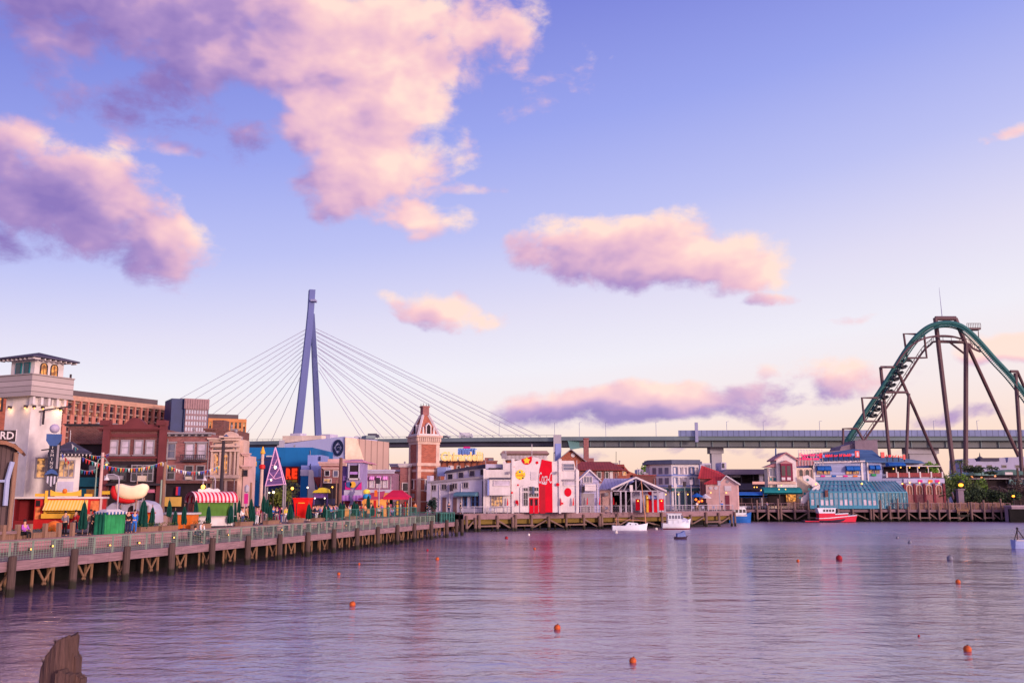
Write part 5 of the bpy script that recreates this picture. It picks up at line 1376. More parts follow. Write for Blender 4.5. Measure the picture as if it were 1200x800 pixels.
b = Bld('emblem_hall', 'huge pale lilac hall carrying a dark round emblem with a diamond and G', 'building', 331, 246, 404, 240, zb=0)
W = b.W; z = lambda px, py: b.p(px, py)
hall = mat('lilac cladding', C(176, 176, 214)[:3], .8, .08, .12, .05, 2, kind='plaster')
b.part('wall', MB().prism([z(331, 600), z(404, 600), z(404, 511), z(370, 515), z(331, 520)], 0, 18), hall)
b.poly('pale_screen', [(331, 519), (331, 510.5), (377, 510), (377, 514)], 3, 5, cream_pl)
b.pbox('roof_plant', 376, 508.5, 387, 513.5, 6, 10, lilac_pl); b.pbox('roof_plant', 340, 507.5, 352, 511, 7, 10, lilac_pl)
x, zz = b.p(396.3, 524.5); x0, z0, x1, z1 = b.r(390.2, 514.8, 402.4, 534.2)
nav = mat('emblem navy', C(28, 36, 70)[:3], .6, .1); em = MB(); rx, rz = (x1 - x0) / 2, (z1 - z0) / 2; n = 32
for i in range(n):
    a0, a1 = 2 * math.pi * i / n, 2 * math.pi * (i + 1) / n
    # outer ring down to an inner diamond
    def dia(a): c, s_ = math.cos(a), math.sin(a); k_ = .80 / (abs(c) + abs(s_)); return (x + rx * k_ * c, zz + rz * k_ * s_)
    em.prism([(x + rx * math.cos(a0), zz + rz * math.sin(a0)), (x + rx * math.cos(a1), zz + rz * math.sin(a1)), dia(a1), dia(a0)], -.3, -.002)
b.part('emblem', em, nav)
text_mb('G', x - rx * .34, x + rx * .34, zz - rz * .36, zz + rz * .36, -.002, .3, bold=.05).build('emblem_letter', nav, b.root)
b = Bld('slanted_light_hall', 'broad beige hall side with fine ribs and a pale slanted panel', 'building', 404.3, 240, 456, 245, zb=0)
b.part('wall', MB().prism([b.p(404.2, 600), b.p(456, 600), b.p(456, 518), b.p(404.2, 512)], 0, 5), mat('ribbed beige', C(178, 146, 138)[:3], .8, .08, .15, .2, 2, kind='seams', per=1.6, axis=0))
b.part('pale_panel', MB().prism([b.p(404.3, 600), b.p(446, 600), b.p(418, 513.5), b.p(404.3, 512)], -.25, -.003), cream_pl)
b.pbox('dark_block', 429, 510, 440, 513.5, 2, 6, girder)

# ------------------------------------------------------------------ purple quarter
b = Bld('rounded_brick_house', 'dusky brick house with a curved pink cornice left of the thick brown pole', 'building', 374, 152, 402, 152)
b.wall(375.5, 545, 402, 8, rose_brick); cornice(b, 375, 541, 404, 545.5, pink_pl, .5); b.pbox('attic', 384, 537.5, 405, 541, .4, 4, pink_pl); cornice(b, 379, 547.5, 398, 550, pink_pl, .4, -.001)
b.win(381, 551.5, 386, 557, pale_trim, glass_d, fw=.1); b.win(391, 551.5, 396, 558, pale_trim, glass, fw=.1); b.pbox('shop_front', 378, 566, 402, 592, -.08, -.001, dark_in, to_ground=True)
b.win(380, 561, 388, 565, pale_trim, glow_glass, fw=.1)
b = Bld('purple_tower', 'narrow lilac tower with magenta panels and an open top storey', 'building', 405, 138, 423.5, 138)
b.wall(406, 541, 423, 6, mat('lilac tower wall', C(150, 130, 176)[:3], .8, .2, .4, .1, 3, kind='plaster')); hip(b, b.p(405, 541)[0], b.p(424, 541)[0], 0, 6, b.p(414, 541.5)[1], b.p(414, 537)[1], mat('pink roof', C(206, 140, 160)[:3], .8, .15), over=.3, ridge=.5)
b.pbox('opening', 410, 545, 419.5, 560, -.12, .01, dark_in); b.pbox('pink_sign', 410, 552.5, 419, 555.5, -.25, -.121, lil_p); b.pbox('sill', 408, 560, 421.5, 562, -.3, .01, pale_trim)
for px in (408, 420): b.pbox('corner_post', px, 543, px + 1.4, 562, -.3, -.13, lilac_pl)
b.poly('magenta_panel', [(404.5, 573.5), (404.5, 565), (411, 573.5)], -.35, -.001, mag_p); b.poly('magenta_panel', [(416, 573.5), (423.4, 564.5), (423.4, 573.5)], -.35, -.001, mag_p)
b.pbox('lilac_band', 403, 574, 424, 580, -.4, -.001, lilac_pl); b.pbox('lilac_valance', 398.5, 580, 424, 586.5, -.8, -.001, mat('valance stripes', C(190, 130, 204)[:3], .8, .1, 1, 0, kind='stripes', rgb2=C(150, 96, 176), per=.5, axis=0))
b.pbox('shop_front', 402, 586.6, 423, 600, -.3, -.001, mat('plum interior', C(120, 40, 60)[:3], .8, .5, 2), to_ground=True)
c = b.p(414, 567.5); b.part('round_badge', MB().disc(c[0], -.36, c[1], .45, .12), yel_p); c = b.p(409.5, 567.5); b.part('round_badge', MB().disc(c[0], -.36, c[1], .4, .12), blue_s)
b.part('zigzag_sign', MB().prism([b.p(*q) for q in ((411, 581), (416, 573), (417.5, 576), (413.5, 583), (416, 588), (411, 596), (409.5, 593), (412, 588))], -1.0, -.9), mat('sign grey violet', C(120, 110, 150)[:3], .7, .3, 2))
b.pbox('violet_wing', 399.5, 546, 405.6, 592, 1, 4, pur_p, to_ground=True); b.pbox('pink_flag', 402, 557.5, 405, 563, .6, .8, lil_p)
b = Bld('mauve_row_house', 'mauve brick row house with four pink window awnings', 'building', 423.5, 152, 460.5, 152)
b.wall(423, 554, 460.5, 8, mat('mauve brick', C(146, 100, 128)[:3], .9, .25, .5, .3, kind='brick')); cornice(b, 423, 550, 461, 554.5, lilac_pl, .4)
for px in (426, 434, 442, 449.5): 
    b.win(px, 563, px + 4.2, 570.5, pale_trim, glass_p, fw=.13, nz=2); b.awning(px - .5, 557.5, px + 4.8, 562.5, .5, mat('pink window awning', C(214, 110, 196)[:3], .8, .15, 1, 0, kind='stripes', rgb2=C(232, 180, 222), per=.3, axis=0))
b.pbox('shop_band', 423, 573.5, 460, 577, -.15, .01, lilac_pl); b.pbox('shop_front', 424, 577.2, 459, 592, -.05, .01, mat('warm shop', C(190, 120, 70)[:3], .7, .6, 1.5, 0, emit=.25, ec=C(255, 160, 80)), to_ground=True)
b.pbox('attic_box', 421.5, 543, 432, 550.5, 1, 5, cream_pl); b.win(423, 545, 427, 550, dark_trim, glass, .999, .1); hip(b, b.p(421, 543)[0], b.p(433, 543)[0], 1, 5, b.p(427, 543.2)[1], b.p(427, 540.5)[1], _M['pink roof'], ridge=.5)
b = Bld('salmon_house', 'flat topped salmon house with a dark green window awning', 'building', 457.5, 168, 482, 168)
b.wall(457.5, 546.5, 482, 10, mat('salmon wall', C(190, 130, 128)[:3], .85, .18, .4, .1, 3, kind='plaster')); cornice(b, 457.5, 543, 482, 546.7, lilac_pl, .4)
b.pbox('brick_end', 457.4, 551, 463, 592, -.15, -.001, orange_brick, to_ground=True); b.win(470.5, 563, 477, 571, grey_trim, glass_d, fw=.15, nx=2); b.awning(467, 556.5, 479, 563, 1.2, grn_d); b.pbox('string_course', 463, 550, 482, 552, -.2, -.001, lilac_pl)

# red tent and stalls beneath
b = Bld('red_tent', 'crimson hipped market tent with goods glowing beneath', 'tent', 421, 131, 479.5, 131)
crim = mat('crimson canvas', C(200, 30, 70)[:3], .8, .15, .8, .1)
x0 = b.p(420, 583)[0]; x1 = b.p(479.5, 583)[0]; xa = b.p(455.5, 575)[0]; ze = b.p(450, 582.5)[1]; zp = b.p(460, 574)[1]
xm = b.p(449, 583)[0]
mb = MB(); P = [(xm, 0, ze), (x1, 0, ze), (x1, 4, ze), (xm, 4, ze)]; T1 = (xm + 1.0, 2, zp); T2 = (x1 - 1.2, 2, zp)
mb.face([P[0], P[1], T2, T1]); mb.face([P[1], P[2], T2]); mb.face([P[2], P[3], T1, T2]); mb.face([P[3], P[0], T1]); mb.face(P[::-1]); mb.box(xm, x1, -.02, -.06, ze - .3, ze + .02)
b.part('roof', mb, crim)
mb = MB(); mb.face([(x0, 0, ze - .2), (xm - .02, 0, ze - .1), (xm - .02, 2.2, zp - .1), (x0 + 1.5, 2.2, zp - .35)]); mb.face([(x0, 0, ze - .25), (x0 + 1.5, 2.2, zp - .4), (xm - .02, 2.2, zp - .15), (xm - .02, 0, ze - .15)]); mb.box(x0, xm - .02, -.02, -.05, ze - .35, ze - .15); b.part('side_flap', mb, mat('rose canvas', C(190, 70, 100)[:3], .8, .15, .8, .1))
for xx in (xm + .1, x1 - .1):
    for yy in (.1, 3.9): b.part('pole', MB().tube([(xx, yy, 0), (xx, yy, ze)], .06, 6), grey_trim)
for i, (px, w_, py, m_) in enumerate(((452.5, 3, 588, 'r'), (457, 3, 590, 'p'), (461.5, 3, 587.5, 'w'), (465, 3.5, 586, 'y'), (468.6, 3, 590, 'w'), (471.5, 2.5, 591, 'p'), (474.3, 3, 587, 'r'), (476.8, 2, 589, 'y'))):
    mm = {'r': red_p, 'p': mat('doll pink', C(224, 110, 150)[:3], .7, .3, 3), 'w': pale_trim, 'y': yel_p}[m_]
    xx0 = b.p(px - w_ / 2, 590)[0]; xx1 = b.p(px + w_ / 2, 590)[0]; q = thing('goods_rack', ['tall red rack', 'short pink rack', 'white rack', 'yellow rack', 'low white rack', 'pink rack', 'broad red rack', 'narrow yellow rack'][i] + ' of souvenirs under the crimson tent', 'rack', (b.root.location.x + xx0, b.root.location.y + .8 + .15 * (i % 3), UP))
    h = b.p(px, py)[1]; w = xx1 - xx0; MB().box(0, .06, 0, .5, 0, h).box(w - .06, w, 0, .5, 0, h).build('frame', dark_trim, q)
    for k_ in range(4): MB().box(.07, w - .07, .02 * (k_ % 2), .45, h * (.08 + .235 * k_), h * (.26 + .235 * k_)).build('goods', mm, q)
b = Bld('orange_stall', 'glowing orange stall front with a wide arch left of the red tent', 'stall', 423.5, 129, 453, 129)
og = mat('amber board', C(226, 150, 76)[:3], .6, .3, 1, 0, emit=.12, ec=C(255, 170, 80))
b.poly('left_panel', [(424, 607), (424, 587), (427, 584.5), (432, 584), (433.5, 588), (433.5, 594), (429, 594), (428.4, 607)], 0, .3, og)
b.poly('arch', [(442, 607), (442, 589), (444.5, 585.5), (448, 584.5), (451, 586), (452.3, 590), (452.6, 607), (449.6, 607), (449.4, 592), (445.5, 590), (445, 607)], 0, .35, og)
b.pbox('counter', 433.6, 594, 441.8, 604, .1, 1.2, mat('counter brown', C(140, 84, 70)[:3], .8, .3), to_ground=True); b.pbox('red_post', 437.6, 586, 440.6, 600, -.05, .09, red_p, to_ground=True)
b.pbox('orange_sign', 438.6, 574, 442, 581.5, -.3, -.1, org_p)
o = Bld('yellow_balloon', 'plain yellow balloon shape on a blue base above the orange stall', 'lantern', 425, 130, 433, 130)  # plain globe in place of a balloon figure; its material glows softly
c = o.p(429.5, 576); o.part('globe', MB().ball((c[0], 0, c[1]), .5, 12, sq=.75), mat('globe yellow', C(230, 190, 70)[:3], .5, .1, 1, 0, emit=.3, ec=C(255, 200, 90)), smooth=True)
c2 = o.p(430, 581.5); o.part('blue_base', MB().lathe([(.1, c2[1] - .35), (.55, c2[1] - .3), (.6, c2[1] + .1), (.3, c2[1] + .38)], c2[0], 0, 14), mat('sky blue base', C(50, 150, 210)[:3], .5, .1), smooth=True); o.part('post', MB().tube([(c2[0], 0, 0), (c2[0], 0, c2[1] - .34)], .07, 6), grey_trim)
b = Bld('amber_board', 'small amber menu board standing between two parasols', 'board', 403.5, 112, 409.5, 112)
b.pbox('face', 404, 595.5, 409.5, 607, 0, .15, og); b.part('leg', MB().box(.1, .2, .02, .14, 0, .5).box(.45, .55, .02, .14, 0, .5), pine)
for px, py, Y, m_, lab, rr in ((331, 583, 118, leafy, 'round yellow green bush under the purple pyramid', 1.5), (322, 586, 119, leafy, 'yellow flowering bush behind the purple pyramid legs', 1.3), (338, 574, 124, None, 'dark round tree below the red letter sign', 1.6)):
    c = at(px, py, Y); o = thing('bush' if m_ else 'small_tree', lab, 'bush' if m_ else 'tree', (c.x, c.y, UP)); hgt = c.z - UP
    MB().tube([(0, 0, 0), (.05, 0, hgt * .5), (0, 0, hgt)], [.12, .1, .04], 6).build('trunk', pile_m, o)
    mb = MB()
    for i in range(420):
        v = Vector((rnd.gauss(0, 1), rnd.gauss(0, 1), rnd.gauss(0, .9))).normalized() * rr * rnd.random() ** .4 * (.8 + .3 * math.sin(i)); v.z += hgt; d = Vector((rnd.uniform(-1, 1), rnd.uniform(-1, 1), rnd.uniform(-.4, 1))).normalized() * .3; e = d.orthogonal().normalized() * .13
        mb.face([v - e, v + d * .5 - e, v + d, v + e])
    mb.build('crown', m_ or mat('dark leaves', C(58, 60, 44)[:3], .8, .4, 2), o)
b = Bld('yellow_marquee', 'low yellow domed marquee behind the dark crowd', 'marquee', 366, 126, 384, 126)
b.part('roof', MB().prism([b.p(*q) for q in ((366, 577), (368, 574.5), (372, 573.5), (374, 571.5), (378, 571), (383, 573), (384, 577))], 0, 2), mat('marquee yellow', C(206, 178, 50)[:3], .7, .2))
for px in (367, 382.5): x = b.p(px, 590)[0]; b.part('post', MB().tube([(x, .5, 0), (x, .5, b.p(375, 577)[1])], .08, 6), pur_p)
b.pbox('banner', 368, 578, 383, 583, .4, .5, mat('banner purple', C(110, 70, 140)[:3], .7, .4, 2)); b.pbox('back_panel', 366, 584, 392, 600, 1.5, 1.7, mat('night blue hoarding', C(52, 50, 84)[:3], .7, .5, 1.2), to_ground=True)
b = Bld('magenta_hoarding', 'magenta low hoarding behind the parasols under the purple pyramid', 'hoarding', 302, 112, 336, 112)
for i, (x0_, x1_, y_) in enumerate(((302, 307, 598), (319, 326, 594), (326.4, 331, 595.5), (331.5, 335.5, 593))): b.pbox('panel', x0_, y_, x1_, 608, .0, .12, [mag_p, mat('crimson board', C(190, 36, 80)[:3], .6, .2)][i % 2], to_ground=True)
b.pbox('rail', 301, 596.6, 336, 597.6, .13, .22, dark_trim)
# ------------------------------------------------------------------ brick clock tower
def brick_tower():
    # stands on a corner: a narrow shaded left face and a broad lit right face
    Yc = 158.0
    b = Bld('brick_tower', 'square red brick tower with pale corner piers and a tapering pierced spire', 'tower', 488.8, Yc, 514.3, Yc + 1.9)
    S = b.W; ZZ = lambda py: b.p(490, py)[1]
    def ring(px_in, z0, z1, m_, name, out): return b.part(name, MB().box(-out, S + out, -out, S + out, z0, z1), m_)
    b.part('wall', MB().box(.05, S - .05, .05, S - .05, 0, ZZ(519)), orange_brick)
    mb = MB(); w = .62
    for x in (0, S - w):
        for y in (0, S - w): mb.box(x, x + w, y, y + w, 0, ZZ(520.2))
    b.part('corner_pier', mb, stone)
    ring(0, ZZ(520), ZZ(517), stone, 'cornice', .06); ring(0, ZZ(517) + .002, ZZ(511.8), stone, 'frieze', .2); ring(0, ZZ(511.8) + .002, ZZ(509.8), stone, 'cornice_cap', .42)
    mb = MB()
    for i in range(12):
        t = -.2 + i * (S + .4) / 12; mb.box(t, t + .2, -.32, -.201, ZZ(516.6), ZZ(512.2)); mb.box(-.32, -.201, t, t + .2, ZZ(516.6), ZZ(512.2))
    b.part('brackets', mb, stone)
    ring(0, ZZ(545.5), ZZ(542), stone, 'belt_course', .14); ring(0, ZZ(552.5), ZZ(549.5), stone, 'belt_course', .05)
    for y_ in (562, 575, 588): b.part('belt_course', MB().box(-.03, S + .03, -.03, S + .03, ZZ(y_), ZZ(y_) + .18), stone)
    # windows on both visible faces
    b.win_l(S * .36, ZZ(575), S * .62, ZZ(562), pale_trim, glass_d, .05, .12, 2, 2)
    w_ = b.part('window', MB().box(-.09, .06, S * .36, S * .66, ZZ(573), ZZ(561)), pale_trim); MB().box(-.11, -.0901, S * .4, S * .62, ZZ(572.4), ZZ(561.8)).build('pane', glass_d, w_)
    b.part('teal_blind', MB().box(-.14, -.0, S * .3, S * .75, ZZ(583), ZZ(578)), grey_trim)
    # spire: pierced sloping faces between pale ribs
    z0, z1, zt = ZZ(509.8), ZZ(485), ZZ(474); c = S / 2; h0 = S / 2 + .0; h1 = .52
    b.part('spire', MB().frustum(c, c, 2 * h0 - .1, 2 * h0 - .1, z0, 2 * h1 - .1, 2 * h1 - .1, z1), orange_brick)
    mb = MB()
    for sx in (-1, 1):
        for sy in (-1, 1): mb.beam((c + sx * h0, c + sy * h0, z0), (c + sx * h1, c + sy * h1, z1), .34)
    mb.box(-.06, S + .06, -.06, S + .06, z0 + .002, z0 + .3); b.part('spire_rib', mb, pale_trim)
    b.part('cap', MB().box(c - h1 - .05, c + h1 + .05, c - h1 - .05, c + h1 + .05, z1 + .002, zt - .25), rose_brick)
    mb = MB(); mb.box(c - h1 - .16, c + h1 + .16, c - h1 - .16, c + h1 + .16, zt - .249, zt)
    b.part('cap_top', mb, rose_brick); mb = MB()
    for sx in (-1, 1):
        for sy in (-1, 1): mb.tube([(c + sx * .5, c + sy * .5, zt), (c + sx * .5, c + sy * .5, zt + .5)], [.07, .02], 5)
    b.part('finials', mb, dark_trim)
    hh = z1 - z0
    def slope(f): return h0 + (h1 - h0) * f
    # dormer openings
    for f0, f1, wd in ((.06, .62, .5),):
        ya = c - slope(f0) - .15; zz0, zz1 = z0 + hh * f0, z0 + hh * f1
        d = b.part('belfry_opening', MB().prism([(c - wd, zz0), (c + wd, zz0), (c + wd, zz1 - .5), (c, zz1), (c - wd, zz1 - .5)], ya + .25, c), pale_trim); MB().prism([(c - wd + .18, zz0 + .1), (c + wd - .18, zz0 + .1), (c + wd - .18, zz1 - .62), (c, zz1 - .25), (c - wd + .18, zz1 - .62)], ya + .2, ya + .249).build('louvre', dark_in, d)
        d = b.part('belfry_opening', MB().box(ya + .25, c, c - wd, c + wd, zz0, zz1 - .3), pale_trim); MB().box(ya + .2, ya + .249, c - wd + .18, c + wd - .18, zz0 + .1, zz1 - .5).build('louvre', dark_in, d)
    for xx in (-.85, .85): b.part('pinnacle', MB().frustum(c + xx * 1.15, c - h0 * .86, .3, .3, z0 + .3, .14, .14, z0 + hh * .42), pale_trim)
brick_tower()
b = Bld('tower_house', 'dark brick house at the left foot of the brick tower', 'building', 468, 160, 482, 160)
b.wall(468.5, 547, 482, 8, rose_brick); cornice(b, 468, 543.5, 482, 547, pale_trim, .4); b.win(472, 566, 478, 575, pale_trim, glass_d, fw=.14); b.pbox('lit_shop', 484, 581, 488.5, 588, -.4, -.1, lit_glass); b.pbox('pale_pier', 478.3, 548, 480.5, 592, -.2, -.001, stone, to_ground=True)

# ------------------------------------------------------------------ long lilac warehouse
b = Bld('lilac_warehouse', 'long low lilac warehouse with a stepped set back upper storey of windows', 'building', 503, 156, 568, 152.5)
W = b.W
b.part('wall', MB().prism([b.p(503, 600), b.p(568, 600), b.p(568, 559), b.p(504, 565)], 0, 6), lilac_pl)
b.part('eaves', MB().prism([b.p(502.5, 566), b.p(568, 560), b.p(568, 557.6), b.p(502.5, 563.6)], -.35, .3), grey_trim)
b.part('upper_storey', MB().prism([b.p(520, 565, 2), b.p(568, 560, 2), b.p(568, 546, 2), b.p(522, 553, 2)], 2, 7), lilac_pl)
b.part('upper_roof', MB().prism([b.p(520, 554.5, 1.6), b.p(568, 547.5, 1.6), b.p(568, 543.5, 1.6), b.p(523, 551, 1.6)], 1.6, 7.2), slate)
for px, y in ((525, 555.5), (537.5, 553.5), (550.5, 551.5), (563.5, 550)): b.win(px, y, px + 5.5, y + 6, grey_trim, glass_d, 2.0, .1)
for px, y in ((506, 568.5), (518, 567.5), (530.5, 566.5), (543.5, 565.5)): b.win(px, y, px + 5, y + 5.5, grey_trim, glass_d, 0, .12, nx=2)
for px in (506, 518, 530.5): d = b.pbox('door', px, 582, px + 5, 598, -.12, -.001, grey_trim, to_ground=True); b.pbox('door_leaf', px + .5, 583, px + 4.5, 598, -.15, -.121, mat('door brown', C(110, 78, 82)[:3], .7, .2), d, to_ground=True)
for px in (544, 553, 558): b.win(px, 581, px + 3, 594, blue_s, glass_d, 0, .1, nz=2)
b.pbox('downpipe', 514.5, 568, 515.3, 598, -.12, -.001, pale_trim); b.pbox('downpipe', 526, 567, 526.8, 598, -.12, -.001, pale_trim); b.pbox('downpipe', 540, 566, 540.8, 598, -.12, -.001, pale_trim)
b.pbox('gable_end', 500, 557, 504, 600, -.3, 1, lilac_pl, to_ground=True); b.pbox('grey_board', 527, 567.5, 530, 575, -.5, -.2, dark_trim)
b.awning(536, 576, 561, 581, 1.6, mat('faded teal canvas', C(84, 120, 140)[:3], .8, .2)); b.pbox('roof_tank', 512.5, 547, 522.5, 557.5, 3, 5, mat('pale blue tank', C(150, 160, 206)[:3], .6, .2))
for px in (553, 559): b.part('roof_frame', MB().tube([(b.p(px, 560, .6)[0], .6, b.p(px, 574)[1]), (b.p(px, 560, .6)[0], .6, b.p(px, 559)[1])], .08, 6), grey_trim)

# ------------------------------------------------------------------ chocolate works with rooftop letters
b = Bld('brick_works', 'long red brick works behind the lilac warehouse, under the glowing letters', 'building', 511, 190, 583, 190)
b.wall(514, 541, 582, 8, orange_brick); cornice(b, 514, 539.5, 582, 542, rose_brick, .4)
b.pbox('roof_house', 568, 536, 578, 542, 1, 5, rose_brick); b.pbox('roof_house', 572.5, 537, 578, 540, .8, .999, glass)
for px in (526, 536, 546): b.win(px, 546, px + 3, 550, pale_trim, glass_d, 0, .15)
b.pbox('white_dormer', 527.5, 545.5, 531.5, 551, -.5, -.001, pale_trim)
b = Bld('rooftop_lettering', 'glowing cream serif letters spelling a long name on a roof frame', 'sign', 516, 188.5, 567, 188.5, zb=0)
x0, z0, x1, z1 = b.r(516.5, 529, 566, 540); 
glowl = mat('cream neon', C(236, 176, 120)[:3], .6, 0, 1, 0, emit=.55, ec=C(255, 176, 100))
text_mb('Ghirardelli', x0, x1, z0, z1, 0, .2, bold=.035).build('letters', glowl, b.root)
mb = MB(); mb.box(x0, x1, .15, .3, z0 + .2, z0 + .35); mb.box(x0, x1, .15, .3, z0 + 1.1, z0 + 1.2)
for i in range(8): xx = x0 + (x1 - x0) * i / 7; mb.box(xx - .05, xx + .05, .15, .4, z0 - .8, z1 - .4)
b.part('sign_frame', mb, dark_trim)
b = Bld('rooftop_lettering', 'pale blue block letters on a roof sign behind the cream letters', 'sign', 536, 230, 558, 230, zb=0)
x0, z0, x1, z1 = b.r(536.5, 525.5, 557.5, 532.5)
mb = MB(); bx = random.Random(3); xx = x0
while xx < x1 - .3:
    w = bx.uniform(.45, .75); mb.box(xx, xx + .16, -.1, 0, z0, z1); mb.box(xx + .161, xx + w, -.1, 0, z1 - .25, z1)
    if bx.random() < .6: mb.box(xx + .161, xx + w, -.1, 0, (z0 + z1) / 2, (z0 + z1) / 2 + .2)
    if bx.random() < .5: mb.box(xx + w - .14, xx + w, -.1, 0, z0, z1 - .251)
    xx += w + .12
b.part('letter_strokes', mb, mat('sign pale blue', C(120, 150, 220)[:3], .6, .1, 1, 0, emit=.15, ec=C(130, 160, 230)))
b.pbox('back_board', 537, 524.8, 557, 533.3, .05, .3, blue_s); b.pbox('support', 540, 533, 541, 545, .1, .4, dark_trim, to_ground=True); b.pbox('support', 553, 533, 554, 545, .1, .4, dark_trim, to_ground=True); b.pbox('red_top', 543, 523, 551, 525, 0, .3, mag_p)

# ------------------------------------------------------------------ white hall with the red bottle stripe
b = Bld('white_gabled_hall', 'white hall with a broad red bottle stripe, white script letters and coloured dots', 'building', 566, 152, 679, 152)
wl = mat('chalk white', C(216, 202, 202)[:3], .85, .16, .5, .12, 4, kind='plaster')
b.poly('wall', [(566.5, 600), (566.5, 550), (589.5, 550), (589.5, 540), (592, 540), (593.5, 542.5), (599, 542), (599, 537), (602.5, 537), (603, 540), (612, 538), (626, 535.2), (634, 537.3), (647, 540.5), (655, 540), (655, 537.5), (658.2, 537.5), (658.2, 539.5), (672.5, 539.5), (674.5, 548), (678.5, 551), (678.5, 600)], 0, 7, wl)
for px in (566.4, 599.5, 654.8, 675): b.pbox('pilaster', px, {566.4: 549, 599.5: 537, 654.8: 538, 675: 549.5}[px], px + 2.6, 600, -.22, -.001, wl, to_ground=True)
# bottle stripe
rb = mat('bottle red', C(206, 14, 40)[:3], .7, .12, .8, .03, spec=.1)
b.poly('red_stripe', [(631.6, 600), (631.2, 562), (632.2, 550), (635, 538), (640, 539.2), (646.8, 540.6), (647.6, 600)], -.06, -.001, rb)
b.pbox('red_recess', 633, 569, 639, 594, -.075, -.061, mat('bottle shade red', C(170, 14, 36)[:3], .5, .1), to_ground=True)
x0, z0, x1, z1 = b.r(631.8, 552.5, 646.8, 568); mb = text_mb('Coca-C', x0 - .1, x1 + 0.1, z0 + .25, z1 - .05, -.06, .03, shear=.35, bold=.004)
mb.build('white_script', pale_trim, b.root)
mb = MB(); q = [(634, 566), (636.5, 565.2), (639, 566), (641, 567), (638.5, 567.6), (636, 567)]; mb.prism([b.p(*c_) for c_ in q], -.095, -.061); mb.build('white_swash', pale_trim, b.root)
# dots and badges
def dot(px, py, r, m_, y=-.001, t=.05, name='dot', rz=1.0, lab=None):
    c = b.p(px, py); rr = b.p(px + r, py)[0] - c[0]; return b.part(name, MB().disc(c[0], y, c[1], rr, t, 22, 0, rr * rz), m_, None, lab)
yb = mat('badge yellow', C(236, 198, 50)[:3], .6, .1)
d = dot(609.8, 556, 5.8, yb, name='yellow_badge')
for px, py, r, m_ in ((605.5, 554, .8, org_p), (609.2, 552.8, 1.1, blue_aw), (613.5, 553, .8, pale_trim), (612.7, 559.8, 1.0, dark_trim), (609, 561, .8, org_p), (614, 557.5, .6, blue_aw)):
    c = b.p(px, py); rr = b.p(px + r, py)[0] - c[0]; MB().disc(c[0], -.052, c[1], rr, .03, 12).build('spot', m_, d)
x0, z0, x1, z1 = b.r(605.5, 555, 614.3, 557.8); mb = MB(); bx = random.Random(5); xx = x0
while xx < x1 - .1: w = bx.uniform(.08, .14); mb.box(xx, xx + w * .6, -.075, -.052, z0, z1 - bx.uniform(0, .15)); xx += w * 1.2
mb.build('badge_lettering', org_p, d)
cx, cz = b.p(617.2, 539.5); rr = b.p(623.4, 540)[0] - cx; n = 20
arc = [(cx + rr * math.cos(math.pi + math.pi * i / n), cz + .25 + rr * 1.05 * math.sin(math.pi + math.pi * i / n)) for i in range(n + 1)]
g = b.part('gable_badge', MB().prism([(arc[-1][0], arc[-1][1] + .45)] + [(arc[0][0], arc[0][1] + .0)] + arc[1:], -.06, -.001), rb)
st = []
for i in range(10): a = math.pi / 2 + math.pi * i / 5; r_ = (rr * .68) if i % 2 == 0 else rr * .4; st.append((cx + r_ * math.cos(a), cz + .02 + r_ * math.sin(a)))
MB().prism(st, -.1, -.061).build('yellow_star', yb, g)
for px, py, r in ((629.3, 541.8, 1.7), (601.8, 546.8, 1.0), (607, 568, 1.1), (600, 577, 1.2), (653.5, 567.5, 2.0)): dot(px, py, r, rb, y=-.002 if px not in (600, 653.5) else -.23)
dot(665.5, 576.5, 4.2, rb, rz=1.2)
for px, y0, y1 in ((594.5, 583, 592), (606.5, 585, 592), (657, 583, 592), (671.5, 582.5, 592)): b.poly('furled_banner', [(px - .6, y1), (px + 1, y1), (px + 1.2, y1 - 3), (px + .5, y0), (px, y0 + 2)], -.5, -.3, rb)
dot(605.5, 588, 1.6, rb, y=-.32, name='round_banner', rz=1.5); dot(659, 589.5, 1.2, rb, y=-.32, name='round_banner')
# glazed entrance
x0, z0, x1, z1 = b.r(611, 567, 631.4, 600); b.poly('entrance_surround', [(609.5, 600), (609.5, 571), (614, 568.5), (622, 567), (631.2, 569.5), (631.2, 600)], -.16, -.001, wl)
for px, w_, ya, yb_ in ((613.5, 5, 577, 592), (620, 5.2, 577.5, 581.5), (626, 5, 577.5, 581.5), (613.5, 5, 571.5, 575), (620, 5.2, 570, 575), (626, 5, 571, 575)): b.win(px, ya, px + w_, yb_, pale_trim, glass_d, -.16, .07, nx=2, nz=1 if yb_ < 585 else 2)
for px in (620.3, 626): d = b.pbox('door', px, 583, px + 5, 600, -.26, -.161, rb, to_ground=True); b.pbox('door_glass', px + 1, 584.5, px + 4, 592, -.28, -.261, dark_in, d)
b.pbox('lantern', 624, 570, 626.4, 579, -.7, -.45, mat('lantern slate', C(90, 96, 120)[:3], .5, .2)); b.pbox('shutter', 622, 552.5, 629, 562, -.08, -.001, pale_trim)
b.pbox('floodlight', 595.5, 552, 598.5, 555, -.6, -.3, grey_trim); b.pbox('floodlight', 651, 552, 653.8, 555, -.6, -.3, grey_trim)
